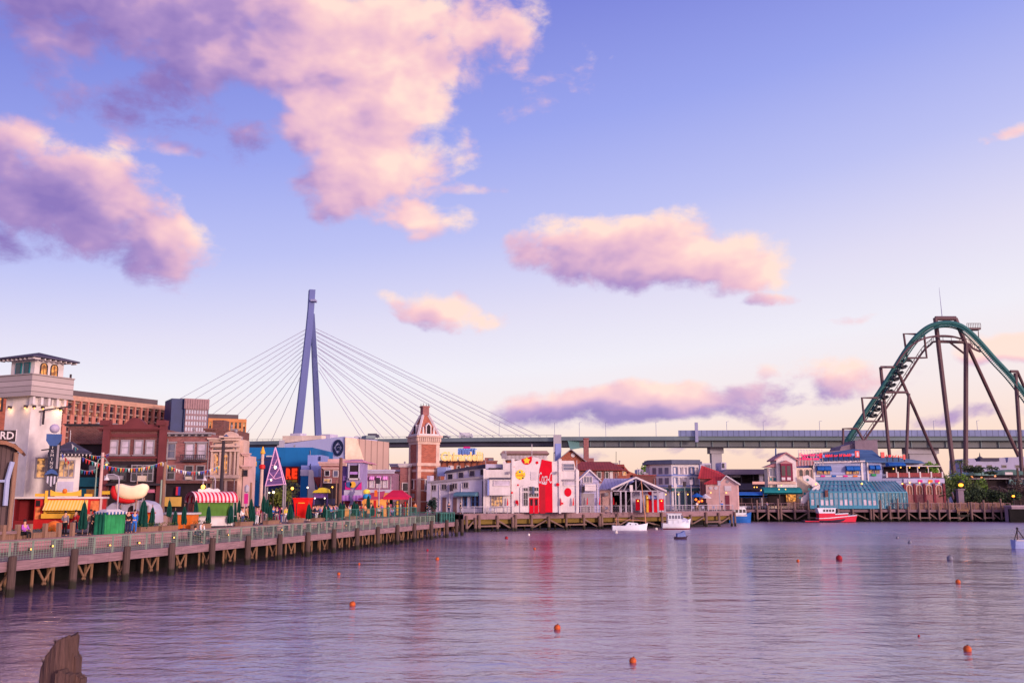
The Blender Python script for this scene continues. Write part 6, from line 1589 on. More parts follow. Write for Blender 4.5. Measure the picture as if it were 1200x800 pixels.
# oriel on the left
b.pbox('oriel', 573.5, 561.5, 598, 580, -1.2, -.001, wl); b.pbox('oriel_roof', 573, 559.3, 598.5, 561.3, -1.4, -.001, slate); b.pbox('oriel_side_shade', 571.3, 562, 573.4, 580, -1.15, -.001, per_b)  # left side of the white oriel: its bluish shade is put into the colour
b.win(579, 563, 597, 568.5, pale_trim, glass_p, -1.2, .1); b.win(576, 582, 588.5, 593, grey_trim, glow_glass, -.001, .14, nx=4); b.win(572, 548.2, 588, 550.2, dark_trim, glass_d, -.001, .05) if False else None
b.pbox('upper_slot', 572.5, 548, 587.5, 550.5, .6, .8, dark_in)
b.pbox('set_back', 569, 543.5, 589, 550, 1.2, 6, lilac_pl)
# right hand turret
b.win(660, 543.5, 672.5, 550.5, pale_trim, glass, -.001, .1, nz=2); b.win(661, 563, 674, 568, wl, glass_p, -.001, .1); b.pbox('canopy', 659.8, 561.2, 675, 562.7, -.5, -.001, grey_trim)
b.part('flag_mast', MB().tube([(b.p(623.4, 536)[0], .3, b.p(623.4, 536)[1]), (b.p(623.4, 520)[0], .3, b.p(623.4, 520)[1])], .05, 5), pale_trim)

b = Bld('brick_pavilion', 'flat capped brick pavilion with a deep pale eaves behind the white hall', 'building', 588, 190, 644, 190)
b.wall(592, 536, 640, 9, orange_brick); x0, z0, x1, z1 = b.r(587, 528, 643, 538)
mb = MB(); mb.frustum((x0 + x1) / 2, 5, x1 - x0 - 2.4, 9, z0, x1 - x0, 11.5, z0 + 1.1); mb.frustum((x0 + x1) / 2, 5, x1 - x0 + .3, 11.8, z0 + 1.11, (x1 - x0) * .92, 10.5, z1); b.part('roof', mb, mat('weathered roof', C(150, 118, 112)[:3], .8, .2)); mb = MB()
for i in range(34): xx = x0 + .4 + (x1 - x0 - .8) * i / 33; mb.box(xx - .09, xx + .09, -1.0, -.6, z0 - .15, z0 + .75)
b.part('eaves_brackets', mb, pale_trim)
b = Bld('gabled_brick_hall', 'gabled brick hall with a tall square chimney behind the white turret', 'building', 651, 205, 697, 205)
x0, z0, x1, z1 = b.r(654, 525, 684, 539); b.part('wall', MB().box(x0, x1, 0, 10, 0, z0), orange_brick); gable_front(b, x0, x1, z0, z1 - .35, 0, 10, orange_brick, grey_trim, over=.8)
c = b.p(671.5, 533); b.part('round_vent', MB().disc(c[0], -.02, c[1], .45, .1), pale_trim)
b.pbox('chimney', 684.2, 514, 690, 545, 2, 3.2, rose_brick, to_ground=True); b.pbox('chimney_base', 682, 536.5, 696, 548, 1.2, 1.9, rose_brick, to_ground=True); b.pbox('blue_turret', 651, 519.5, 657.5, 541, 1, 3.5, per_b, to_ground=True)
b.pbox('chimney_cap', 683.7, 513, 690.5, 514, 1.8, 3.4, rose_brick)

# ------------------------------------------------------------------ red roofed house, gabled cottage, open pavilion
b = Bld('red_roofed_house', 'brick house under a broad hipped rust red roof behind the lilac gabled cottage', 'building', 674, 185, 731, 185)
x0, z0, x1, z1 = b.r(677, 541, 724, 551); b.part('wall', MB().box(x0, x1, 0, 8, 0, z0), rose_brick); hip(b, x0, x1, 0, 8, z0, z1 + .2, rust_roof, over=1.3, ridge=.55)
b.win(700, 553, 704, 560, pale_trim, glass_d); b.win(709.5, 553, 713, 560, pale_trim, glass_d); b.pbox('corner_board', 715, 552, 718.5, 592, -.1, -.001, pale_trim, to_ground=True); b.part('antenna', MB().tube([(b.p(724, 545)[0], 3, z1), (b.p(724, 528)[0], 3, b.p(724, 528)[1])], .05, 5), dark_trim)
b = Bld('brick_rear_house', 'second brick house with a stepped red roof further back to the right', 'building', 719, 195, 751, 195)
b.poly('wall', [(719, 600), (719, 546), (731, 545), (737, 552), (748, 556), (750, 600)], 0, 8, orange_brick); b.poly('roof', [(718, 547.5), (722, 543.8), (731.5, 543.8), (732, 546.5)], -.8, 8, rust_roof); b.poly('roof_slope', [(731, 547), (738, 552.5), (738, 554), (731, 550)], -.5, 8, rust_roof)
for px in (721, 730): b.win(px, 552.5, px + 3.5, 556.5, stone, glow_glass, 0, .12)
b = Bld('brick_wall_block', 'plain brick boundary block in front of the white blue hotel', 'building', 749, 182, 769, 182); b.wall(742, 557, 769, 4, red_brick); b.pbox('coping', 741.5, 556, 769.5, 557, -.15, 4.1, rust_roof)

b = Bld('gabled_cottage', 'little lilac gabled cottage beside the white hall', 'cottage', 679, 160, 702, 160)
lilb = mat('lilac boards', C(170, 162, 196)[:3], .8, .15, .6, .15, 5, kind='planks', per=.3, axis=2)
x0, z0, x1, z1 = b.r(680, 550, 702, 562); b.part('wall', MB().box(x0, x1, 0, 6, 0, z0), lilb); gable_front(b, x0, x1, z0, z1 - .2, 0, 6, lilb, pale_trim, over=.35, thick=.25)
b.win(684, 558.5, 693.5, 565, pale_trim, glass, 0, .12, nx=3); b.pbox('balcony', 685.5, 569, 698.5, 575, -.9, -.001, pale_trim); b.pbox('balcony_rail', 685.3, 567.2, 698.7, 568.6, -.95, -.6, wl); b.pbox('garage_door', 681.5, 578, 696.5, 600, -.1, -.001, grey_trim, to_ground=True); b.pbox('dark_lamp', 682, 570, 684.5, 577, -.6, -.2, dark_trim)
for px in (688, 702.5): b.poly('furled_banner', [(px - .6, 591), (px + .9, 591), (px + .8, 585), (px + .2, 582)], -.7, -.5, rb)
b = Bld('lilac_side_wing', 'grey roofed lilac wing left of the open pavilion', 'building', 702, 166, 741, 166)
b.wall(703, 574, 741, 5, pink_pl); x0, z0, x1, z1 = b.r(701, 561, 742, 573.8); mb = MB(); mb.add([(x0, -.8, z0), (x1, -.8, z0), (x1 + 1.2, 4.5, z1), (x0 + 1.5, 4.5, z1), (x0, -.8, z0 + .18), (x1, -.8, z0 + .18), (x1 + 1.2, 4.5, z1 + .18), (x0 + 1.5, 4.5, z1 + .18)], [(3, 2, 1, 0), (4, 5, 6, 7), (0, 1, 5, 4), (1, 2, 6, 5), (2, 3, 7, 6), (3, 0, 4, 7)]); b.part('roof', mb, mat('lilac metal roof', C(164, 156, 184)[:3], .6, .15, .4, .2, 3, kind='seams', per=.6, axis=0))
b.pbox('floodlight', 708.5, 577, 713, 581, -.6, -.3, grey_trim); b.pbox('floodlight', 720, 577, 725, 580, -.6, -.3, grey_trim); b.poly('furled_banner', [(718.4, 591), (719.8, 591), (719.7, 585), (719, 582)], -.7, -.5, rb)
b.pbox('garage_door', 729, 578, 740, 600, -.06, -.001, dark_in, to_ground=True)
b = Bld('open_pavilion', 'open timber pavilion with a wide low gable roof and exposed white trusses', 'pavilion', 716, 160, 783, 160)
mb = MB(); zt = 0; L_, P_, R_ = b.p(716, 573.5), b.p(745, 560), b.p(781, 576)
for a, c in ((L_, P_), (P_, R_)): mb.prism([a, c, (c[0], c[1] + .22), (a[0], a[1] + .22)], -.4, 8)
b.part('roof', mb, _M['lilac metal roof'])
mb = MB()
for a, c in ((L_, P_), (P_, R_)): mb.prism([(a[0], a[1] - .05), (c[0], c[1] - .05), (c[0], c[1] + .26), (a[0], a[1] + .26)], -.52, -.401)
b.part('barge_board', mb, pale_trim)
tim = mat('greyed lilac timber', C(168, 156, 168)[:3], .8, .25, .8, .1)
mb = MB(); zb_ = b.p(745, 575)[1]
mb.beam((L_[0] + .3, 0, zb_), (R_[0] - .4, 0, zb_), .18)
for f in (.25, .5): 
    mb.beam((L_[0] + (P_[0] - L_[0]) * f, 0, zb_), (P_[0] - (P_[0] - L_[0]) * .18 * (2 - f), 0, b.p(745, 563)[1]), .14); mb.beam((R_[0] - (R_[0] - P_[0]) * f, 0, zb_), (P_[0] + (R_[0] - P_[0]) * .12 * (2 - f), 0, b.p(745, 563)[1]), .14)
mb.beam((P_[0], 0, zb_), (P_[0], 0, P_[1]), .18); b.part('truss', mb, tim)
for px in (716.5, 727.5, 733.5, 740, 751, 765, 771, 779): b.part('post', MB().box(b.p(px, 590)[0] - .13, b.p(px, 590)[0] + .13, -.13, .13, 0, min(zb_, b.p(px, 575.5)[1])), tim)
b.pbox('back_wall', 718, 576, 779, 600, 6, 6.3, lilac_pl, to_ground=True); b.pbox('opening', 730, 578, 741, 600, 5.9, 5.99, dark_in, to_ground=True); b.pbox('white_lantern', 738, 568, 741.5, 576, -.5, -.2, wl)
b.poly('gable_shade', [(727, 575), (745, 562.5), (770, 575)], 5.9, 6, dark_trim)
o = Bld('snack_cart', 'small snack cart with a pale blue awning and red panels under the pavilion gable', 'cart', 757, 162, 771, 162)
o.pbox('body', 760, 584, 770, 597, 0, 1.4, rb, to_ground=True); o.pbox('cream_end', 757.5, 580, 760, 597, 0, 1.4, yel_p, to_ground=True); o.awning(761.5, 580, 769, 585, .9, per_b); o.part('red_dome', MB().ball((o.p(763, 577)[0], .5, o.p(763, 577)[1]), .5, 10), rb); o.part('lamp', MB().ball((o.p(758.5, 583)[0], -.2, o.p(758.5, 583)[1]), 0.09, 8), warm_bulb)
for px, lab in ((747.5, 'red board with a lamp left of the snack cart under the pavilion'), (775, 'bright red board with a lamp at the right pavilion post')):
    c = at(px, 584, 163); o = thing('red_board', lab, 'board', (c.x, c.y, UP)); MB().box(-.4, .4, 0, .15, .3, 2.2).build('panel', rb, o); MB().box(-.05, .05, .15, .2, 0, 2.3).build('post', dark_trim, o)
    MB().ball((0, -.1, 1.9), .11, 8).build('lamp', warm_bulb, o)

# ------------------------------------------------------------------ white and blue hotel, chapel house
b = Bld('waterfront_hotel', 'three storey pale blue and cream hotel with a dark flat cornice and a canted corner', 'hotel', 764, 196, 821, 196)
bx_, _, ex_, _ = b.r(764.5, 560, 820, 560); cxx = b.p(787, 560)[0]; D = 6
zt = b.p(795, 543.5)[1]; mb = MB(); mb.hprism([(bx_, 3.2), (cxx, 0), (ex_, .8), (ex_, 9), (bx_, 9)], 0, zt); b.part('wall', mb, mat('hotel pale', C(206, 196, 206)[:3], .8, .12, .5, .1, 4, kind='plaster'))
mb = MB(); mb.hprism([(bx_ - .8, 2.9), (cxx, -.8), (ex_ + .6, .1), (ex_ + .6, 9), (bx_ - .8, 9)], zt, zt + .55); mb.hprism([(bx_ - .4, 3.1), (cxx, -.4), (ex_ + .3, .4), (ex_ + .3, 9), (bx_ - .4, 9)], zt + .551, zt + .9); b.part('cornice', mb, mat('cornice blue grey', C(88, 92, 116)[:3], .8, .15))
for f, z_ in ((.25, 556.5), (.25, 569)):
    mb = MB(); zz = b.p(795, z_)[1]; mb.hprism([(bx_ - .12, 3.1), (cxx, -.15), (ex_ + .1, .7), (ex_ + .1, 8), (bx_ - .12, 8)], zz - .15, zz + .15); b.part('string_course', mb, per_b)
for row, (ya, yb2) in enumerate(((547.5, 555), (559.5, 567))):
    for px in (767, 773.5, 780):   # canted left face
        f = (b.p(px + 2, 560)[0] - bx_) / (cxx - bx_); y = 3.2 * (1 - f); x0 = b.p(px, 560)[0]; x1 = b.p(px + 4, 560)[0]; z0 = b.p(px, yb2)[1]; z1 = b.p(px, ya)[1]
        mb = MB(); sl_ = -3.2 / (cxx - bx_); mb.add([(x0, y + .5 + .0 - .62 + sl_ * -.35, z0), (x1, y - .62 + .5 + sl_ * .35, z0), (x1, y - .62 + .5 + sl_ * .35, z1), (x0, y - .62 + .5 + sl_ * -.35, z1), (x0, y + .5, z0), (x1, y + .3, z0), (x1, y + .3, z1), (x0, y + .5, z1)], [(0, 1, 2, 3), (7, 6, 5, 4), (0, 4, 5, 1), (1, 5, 6, 2), (2, 6, 7, 3), (3, 7, 4, 0)])
        b.part('window', mb, glass)
    for px in (789, 795, 801, 809, 814.5):
        b.win(px, ya, px + 3.4, yb2, blue_s if px in (789, 809) else pale_trim, glass_p if px % 2 else glass, .35 if px < 800 else .5, .12, proud=.35)
mb = MB(); mb.hprism([(bx_ - .3, 2.8), (cxx, -.5), (ex_ + .3, .3), (ex_ + .3, 8), (bx_ - .3, 8)], b.p(795, 575)[1], b.p(795, 571.5)[1]); b.part('shop_fascia', mb, mat('fascia green', C(60, 96, 104)[:3], .7, .2))
for px in (766, 775, 783, 790, 798, 806, 814): b.pbox('shop_window', px, 576, px + 5, 594, -.02 if px > 787 else 1.0, .9 if px > 787 else 3.0, mat('dark teal shopfront', C(40, 62, 84)[:3], .4, .3), to_ground=True)
for px in (765, 780, 795, 806, 818): c = b.p(px, 579, -.6); b.part('wall_lamp', MB().ball((c[0], -.6, c[1]), 0.13, 8), warm_bulb)
b = Bld('brick_chapel_house', 'red roofed brick house with a cross gable and a pale doorway', 'building', 819, 192, 864, 190)
x0, z0, x1, z1 = b.r(819, 548, 846, 560); b.part('wall', MB().box(x0, x1 + 1, 1.5, 9, 0, z0), rose_brick)
mb = MB(); mb.add([(x0 - .3, .9, z0 - .1), (x1 + 1.3, .9, z0 - .1), (x1 - .6, 5, z1 - .9), (x0 + .2, 5, z1 + .5), (x0 - .3, .9, z0 + .1), (x1 + 1.3, .9, z0 + .1), (x1 - .6, 5.1, z1 - .7), (x0 + .2, 5.1, z1 + .7)], [(3, 2, 1, 0), (4, 5, 6, 7), (0, 1, 5, 4), (1, 2, 6, 5), (2, 3, 7, 6), (3, 0, 4, 7)]); b.part('main_roof', mb, mat('bright red roof', C(176, 56, 62)[:3], .8, .2, .4, .3, 3, kind='seams', per=.5, axis=0))
g0, gz0, g1, gz1 = b.r(843.5, 558, 864, 566.5); pw0 = b.p(827, 566)[0]
b.part('wing_wall', MB().box(pw0, g1, 0, 6, 0, gz0), pink_pl); b.part('gable', MB().prism([(g0 - .1, gz0), (g1, gz0), ((g0 + g1) / 2 - .4, gz1)], 0, 5), pink_pl)
mb = MB(); xp = (g0 + g1) / 2 - .4; mb.prism([(xp, gz1), (g1 + .4, gz0 - .25), (g1 + .4, gz0), (xp, gz1 + .25)], -.5, 5); mb.prism([(xp, gz1), (g0 - .4, gz0 - .25), (g0 - .4, gz0), (xp, gz1 + .25)], -.5, 5); b.part('gable_trim', mb, pale_trim)
mb = MB(); mb.add([(pw0 - .3, -.4, gz0 - .1), (g0 - .42, -.4, gz0 - .1), (xp - .2, 1.5, gz1), (pw0 + 2.4, 1.5, gz1), (pw0 - .3, -.4, gz0 + .12), (g0 - .42, -.4, gz0 + .12), (xp - .2, 1.5, gz1 + .2), (pw0 + 2.4, 1.5, gz1 + .2)], [(3, 2, 1, 0), (4, 5, 6, 7), (0, 1, 5, 4), (1, 2, 6, 5), (2, 3, 7, 6), (3, 0, 4, 7)]); b.part('wing_roof', mb, _M['bright red roof'])
c = b.p(852.5, 564); b.part('round_vent', MB().disc(c[0], -.01, c[1], .3, .08), grey_trim); b.pbox('doorway', 849, 569, 857, 575, -.1, -.001, pale_trim)
for px in (833, 839): c = b.p(px, 571.5); b.part('round_window', MB().disc(c[0], -.005, c[1], .35, .1), pale_trim)
b.pbox('door', 850, 580, 855, 596, -.08, -.001, mat('door maroon', C(120, 50, 66)[:3], .7, .2), to_ground=True); c = b.p(851, 577, -.3); b.part('wall_lamp', MB().ball((c[0], -.3, c[1]), 0.11, 8), warm_bulb); c = b.p(833, 577, -.3); b.part('wall_lamp', MB().ball((c[0], -.3, c[1]), 0.11, 8), warm_bulb)
o = Bld('blue_parasol_stand', 'drinks stand under blue and white parasols with glowing orange lamps', 'stand', 811, 184, 834, 184)
for px, w_, y0_, y1_, m_, nm in ((818, 8, 577.5, 582, blue_aw, 'parasol'), (828, 7, 578.5, 583.5, pale_trim, 'parasol')):
    c0 = o.p(px, y1_); c1 = o.p(px, y0_); rr = o.p(px + w_, y1_)[0] - c0[0]; p_ = o.part(nm, MB().lathe([(rr, c0[1]), (rr * .97, c0[1] + .1), (.08, c1[1])], c0[0], 1.0, 10), m_); MB().tube([(c0[0], 1, 0), (c0[0], 1, c1[1] + .2)], .05, 6).build('pole', dark_trim, p_)
for px, py in ((815.5, 585), (822.5, 586.5), (819, 587.5)): c = o.p(px, py, .4); o.part('orange_lamp', MB().ball((c[0], .4, c[1]), .22, 8), mat('orange bulb', C(255, 110, 40)[:3], .5, 0, 1, 0, emit=3, ec=C(255, 100, 30)))
o.pbox('counter', 813, 589, 829, 598, .2, 1.2, dark_in, to_ground=True)
# tall green grey posts and lamps along the pier
for px, pyt, lab, m_ in ((703, 566, 'slim lilac pole in front of the lilac gabled cottage', rail_l), (791, 566, 'thick pale post before the waterfront hotel corner', pale_trim), (802, 564, 'dark lantern post before the waterfront hotel', rail_g), (809.5, 562, 'thin pale pole right of the dark lantern post', rail_l), (842.5, 563, 'pale pole at the corner of the brick chapel house', rail_l), (785, 568, 'blue grey lamp post left of the waterfront hotel corner', blue_s)):
    c = at(px, pyt, 178 if px < 830 else 182); o = thing('lamp_post', lab, 'lamp post', (c.x, c.y, UP)); MB().tube([(0, 0, 0), (0, 0, c.z - UP)], .13 if m_ is pale_trim else .08, 7).build('pole', m_, o)
    MB().box(-.28, .28, -.2, .2, c.z - UP - .9, c.z - UP).build('head', dark_trim if px in (802, 785) else m_, o)
# ------------------------------------------------------------------ right shore
b = Bld('long_shed', 'long low grey roofed shed far behind the blue awning', 'shed', 845, 262, 908, 262)
b.poly('roof', [(843, 556), (852, 549.5), (907, 549.5), (907, 555)], -1, 12, mat('grey shed roof', C(116, 102, 122)[:3], .8, .15, .2, .1))
b.pbox('back_wall', 846, 555, 907, 600, 6, 7, dark_in, to_ground=True); b.pbox('pale_panel', 855, 555.5, 869, 559, 2, 2.3, pale_trim); b.pbox('pale_column', 890, 555, 894.5, 566, 0, .8, wl, to_ground=True)
for px in (853, 869, 883, 901): b.pbox('column', px, 555, px + 1, 592, .4, .9, dark_trim, to_ground=True)
b.pbox('low_roof', 864, 566, 900, 574, -2, -1, slate); b.pbox('lit_sign', 882, 564, 897, 567, -2.4, -2.1, mat('peach lit sign', C(255, 190, 170)[:3], .5, .1, 1, 0, emit=.5, ec=C(255, 170, 150)))
for px in (884, 887): c = b.p(px, 570.5, -2.6); b.part('lamp', MB().ball((c[0], -2.6, c[1]), 0.15, 8), warm_bulb)
b = Bld('grey_flats', 'pale grey flats far behind the bridge pier on the left of the pier', 'building', 820, 420, 851, 420)
b.wall(821, 542.5, 834, 12, lilac_pl); b.wall(846, 541.5, 852, 12, lilac_pl); b.win(827, 545, 832, 552, grey_trim, glass, 0, .3); b.pbox('dark_bay', 846.5, 542.5, 849, 548, -.3, -.001, glass_d)
b = Bld('grey_flats', 'small white flats with a leafy roof behind the waterfront hotel', 'building', 749, 300, 766, 300)
b.wall(749, 549.5, 766, 10, lilac_pl); b.pbox('red_tank', 762, 546, 766, 550, 1, 3, rust_roof); 

blue_wall = mat('sky blue boards', C(156, 158, 196)[:3], .8, .12, .6, .15, 5, kind='planks', per=.3, axis=2)
blue_roof = mat('blue tiled roof', C(74, 104, 146)[:3], .75, .2, .5, .3, 4, kind='planks', per=.4, axis=2)
pink_tile = mat('pink tile roof', C(186, 128, 132)[:3], .8, .2, .6, .3, 4, kind='planks', per=.35, axis=2)
o = Bld('terrace_awning', 'long flat cobalt blue awning over tables on the pier', 'awning', 855, 207, 894, 207, zb=2.55)
o.awning(855.5, 576, 894, 582.5, 3.5, blue_aw, y=2, drop=.4, name='canvas')
for px in (857, 869, 881, 892): x = o.p(px, 590, -1.2)[0]; o.part('post', MB().box(x - .1, x + .1, -1.25, -1.05, 0, o.p(px, 582, -1.2)[1]), pile_m)
for px in (863, 874, 886): x = o.p(px, 592)[0]; o.part('table', MB().box(x - .7, x + .7, -.4, .4, .72, .78).box(x - .06, x + .06, -.06, .06, 0, .719), pale_trim)
o = Bld('terrace_awning', 'domed teal awning joining the blue one below the cream villa', 'awning', 892, 205.5, 936, 205.5, zb=2.55)
o.awning(892, 570.5, 936, 578.5, 2.6, teal_aw, y=1.8, name='canvas')
for px in (895, 914, 934): x = o.p(px, 590, -.6)[0]; o.part('post', MB().box(x - .1, x + .1, -.65, -.45, 0, o.p(px, 578, -.6)[1]), pile_m)
o.pbox('lit_bar', 922, 579, 933, 587, 1.0, 1.4, lit_glass); o.pbox('dark_back', 894, 579, 922, 592, 1.5, 1.7, dark_in)
for px, py in ((892, 574), (913, 573), (920.5, 573), (915.8, 568.5)): c = o.p(px, py, -.9); o.part('lamp', MB().ball((c[0], -.9, c[1]), 0.11, 8), warm_bulb)

b = Bld('cream_villa', 'cream two storey villa with a maroon bay window and a pink tiled gable', 'building', 898, 207.5, 952, 207.5)
b.wall(900.5, 548, 952, 3, cream_pl)
x0, z0, x1, z1 = b.r(906.5, 530, 932, 538.5); b.part('gable_wall', MB().box(x0 + .3, x1 - .2, -.9, 4, b.p(919, 572)[1], z0), wl); gable_front(b, x0 + .3, x1 - .2, z0, z1 - .25, -.9, 5, wl, pink_tile, over=.5, thick=.3)
mb = MB(); a0, a1 = b.p(896, 547), b.p(911, 541.5); mb.prism([a0, (b.p(911, 547)[0], a0[1]), a1], -.5, 3); b.part('side_roof', mb, pink_tile)
mb = MB(); q = [b.p(*k) for k in ((928, 546.5), (954, 544.5), (952, 538), (936, 535.5), (931, 541))]; mb.prism(q, -.3, 3); b.part('side_roof', mb, pink_tile)
x0, z0, x1, z1 = b.r(914.5, 543, 928, 563.5, -1.0); bay = b.part('bay_window', MB().box(x0, x1, -1.7, -.901, z0, z1), mat('bay maroon', C(120, 26, 60)[:3], .6, .15))
b.poly('bay_roof', [(913, 543), (929.5, 543), (921, 539)], -1.8, -.9, pink_tile)
for px in (916, 922.5): xx0, zz0, xx1, zz1 = b.r(px, 545.5, px + 4.2, 557.5, -1.7); MB().box(xx0, xx1, -1.73, -1.701, zz0, zz1).build('pane', glass_d, bay)
for px in (916, 922.5): xx0, zz0, xx1, zz1 = b.r(px, 559, px + 4.2, 562.2, -1.7); MB().box(xx0, xx1, -1.74, -1.701, zz0, zz1).build('panel', pale_trim, bay)
b.win(901.5, 548.5, 908.5, 557.5, pale_trim, glass, 0, .12, nx=2); b.pbox('teal_panel', 902, 559.5, 904.5, 563, -.1, -.001, teal_sh); b.pbox('teal_panel', 906.5, 559.5, 909.5, 563, -.1, -.001, teal_sh)
b.pbox('balcony', 900, 564, 933, 567, -1.2, -.905, stone); b.win(936.3, 550, 940.6, 557.5, stone, glass_d, 0, .18, arch=True); b.win(943.6, 550, 948, 560, stone, glass_d, 0, .18, arch=True); b.win(950.2, 550, 951.8, 562, stone, glass_d, 0, .12)
b.pbox('ground_floor', 900, 572, 934, 592, .2, .25, dark_in); b.part('weather_vane', MB().tube([(b.p(910.5, 532)[0], 1, b.p(910.5, 534)[1]), (b.p(910.5, 525)[0], 1, b.p(910.5, 525)[1])], .16, 6), blue_s)
# zigzag outside stair
mb = MB(); mb.prism([b.p(*k) for k in ((937, 558), (943, 556.5), (956, 566.5), (956, 571), (950, 571), (938, 562.5))], -2.2, -1.9); mb.prism([b.p(*k) for k in ((956, 567.5), (956, 572), (938, 590), (934, 590), (934, 583.5), (950, 570))], -2.9, -2.3); mb.prism([b.p(*k) for k in ((934, 592), (934, 584), (950, 584), (950, 592))], -2.25, -1.2)
b.part('stair', mb, wl)
for px, py in ((946.5, 562), (948, 573), (943, 578), (937.5, 583)): c = b.p(px, py, -2.95 if py > 570 else -2.25); b.part('teal_tile', MB().disc(c[0], -2.92 if py > 570 else -2.21, c[1], .28, .05, 8), teal_sh)
c = b.p(956, 567, -3); b.part('lamp', MB().ball((c[0], -3, c[1]), 0.16, 8), warm_bulb)

b = Bld('blue_restaurant', 'big pale blue restaurant with a blue roof, red roof letters and a teal glass conservatory', 'restaurant', 953, 208, 1018, 208)
b.wall(953.5, 542.5, 1011.5, 12, blue_wall)
mb = MB(); q0, q1 = b.p(951.5, 541), b.p(1013, 539); zr = b.p(980, 531)[1]
mb.add([(q0[0], -.8, q0[1]), (q1[0], -.8, q1[1]), (q1[0], 6, zr + 1.0), (q0[0] + 3, 6, zr - .2), (q0[0], -.8, q0[1] + .25), (q1[0], -.8, q1[1] + .25), (q1[0], 6, zr + 1.25), (q0[0] + 3, 6, zr)], [(3, 2, 1, 0), (4, 5, 6, 7), (0, 1, 5, 4), (1, 2, 6, 5), (2, 3, 7, 6), (3, 0, 4, 7)]); b.part('roof', mb, blue_roof)
b.part('eaves', MB().prism([b.p(952, 542.8), b.p(1012, 541), b.p(1012, 539.4), b.p(952, 541.2)], -.95, -.801), pale_trim)
for px in (953.2, 1009.5): b.pbox('corner_board', px, 542, px + 2.2, 566, -.14, -.001, wl)
for px, n_ in ((957.5, 2), (991.5, 2)):
    for k_ in range(n_): 
        p0 = px + k_ * 8.2; b.win(p0, 551, p0 + 6.2, 555, mat('copper sill', C(150, 96, 84)[:3], .7, .2), glow_glass, 0, .1); b.awning(p0 - .6, 545.5, p0 + 7.2, 551.8, 1.0, blue_aw)
b.pbox('string_course', 953.4, 557, 1012, 558.3, -.12, -.001, pale_trim)
for px, m_ in ((962, mag_p), (975, blue_aw), (988.5, mag_p), (1000, org_p)): b.pbox('bunting_panel', px, 556.5, px + 5, 558.5, -.25, -.13, m_)
# right hand wing turned a little
zz = b.p(1025, 541)[1]; xw0, xw1 = b.p(1011.5, 550)[0], b.p(1034.5, 550)[0]
b.part('wing_wall', MB().box(xw0, xw1, .6, 12, 0, zz), blue_wall); b.part('wing_roof', MB().add([(xw0, -.2, zz), (xw1 + .8, -.2, zz - .2), (xw1 + .2, 6, zr + .8), (xw0, 6, zr + 1.0), (xw0, -.2, zz + .25), (xw1 + .8, -.2, zz + .05), (xw1 + .2, 6, zr + 1.0), (xw0, 6, zr + 1.2)], [(3, 2, 1, 0), (4, 5, 6, 7), (0, 1, 5, 4), (1, 2, 6, 5), (2, 3, 7, 6), (3, 0, 4, 7)]), blue_roof)
for px in (1018.5, 1025.5): b.win(px, 550, px + 4.5, 554, _M['copper sill'], glow_glass, .6, .1); b.awning(px - .4, 544.5, px + 5, 550.5, .9, blue_aw, y=.6)
b.pbox('green_board', 1021.5, 555, 1027, 557.5, .3, .5, grn_c); b.pbox('pale_post', 1016.5, 541, 1018, 566, .3, .599, wl)
# conservatory
con_f = mat('teal glazing bar', C(58, 126, 154)[:3], .5, .15); con_g = mat('conservatory glass', C(108, 138, 162)[:3], .15, .3, .4, 0, spec=.8)
x0 = b.p(950.5, 590, -5)[0]; x1 = b.p(1029, 590, -5)[0]; xt0 = b.p(958, 564, -1)[0]; xt1 = b.p(1018, 564, -1)[0]; ze = b.p(985, 577, -4)[1]; zt = b.p(985, 563.5, -.5)[1]
def sl(f, g): # f along, g up the slope
    a = Vector((x0 + (x1 - x0) * f, -4.5, ze)); c = Vector((xt0 + (xt1 - xt0) * f, -.2, zt)); return a.lerp(c, g)
b.part('glass_roof', MB().add([sl(0, 0), sl(1, 0), sl(1, 1), sl(0, 1)], [(0, 1, 2, 3)]).add([sl(1, 0), (x1 - .2, -.2, ze), sl(1, 1)], [(0, 1, 2)]), con_g)
b.part('glass_front', MB().box(x0, x1, -4.5, -4.46, 0, ze - .01), con_g)
mb = MB()
for i in range(15): f = i / 14; o_ = Vector((0, -.06, .06)); mb.beam(sl(f, 0) + o_, sl(f, 1) + o_, .2, .12)
for g in (0, .36, .7, 1.0): mb.beam(sl(0, g) + Vector((0, -.05, .12)), sl(1, g) + Vector((0, -.05, .12)), .16, .14)
b.part('roof_bars', mb, con_f); mb = MB()
for i in range(15): xx = x0 + (x1 - x0) * i / 14; mb.box(xx - .14, xx + .14, -4.62, -4.501, 0, ze)
mb.box(x0 - .1, x1 + .1, -4.66, -4.45, ze + .001, ze + .3); mb.box(x0, x1, -4.6, -4.501, .0, .75); mb.box(x0, x1, -4.61, -4.502, ze * .62, ze * .62 + .14); b.part('front_bars', mb, con_f)
cur = MB(); bx = random.Random(11)
for i in range(14):
    if bx.random() < .75: xx = x0 + (x1 - x0) * (i + .2) / 14; cur.box(xx, xx + (x1 - x0) / 14 * .6, -4.52, -4.5005, ze * .18, ze * bx.uniform(.5, .6))
b.part('pale_blinds', cur, glass_p)
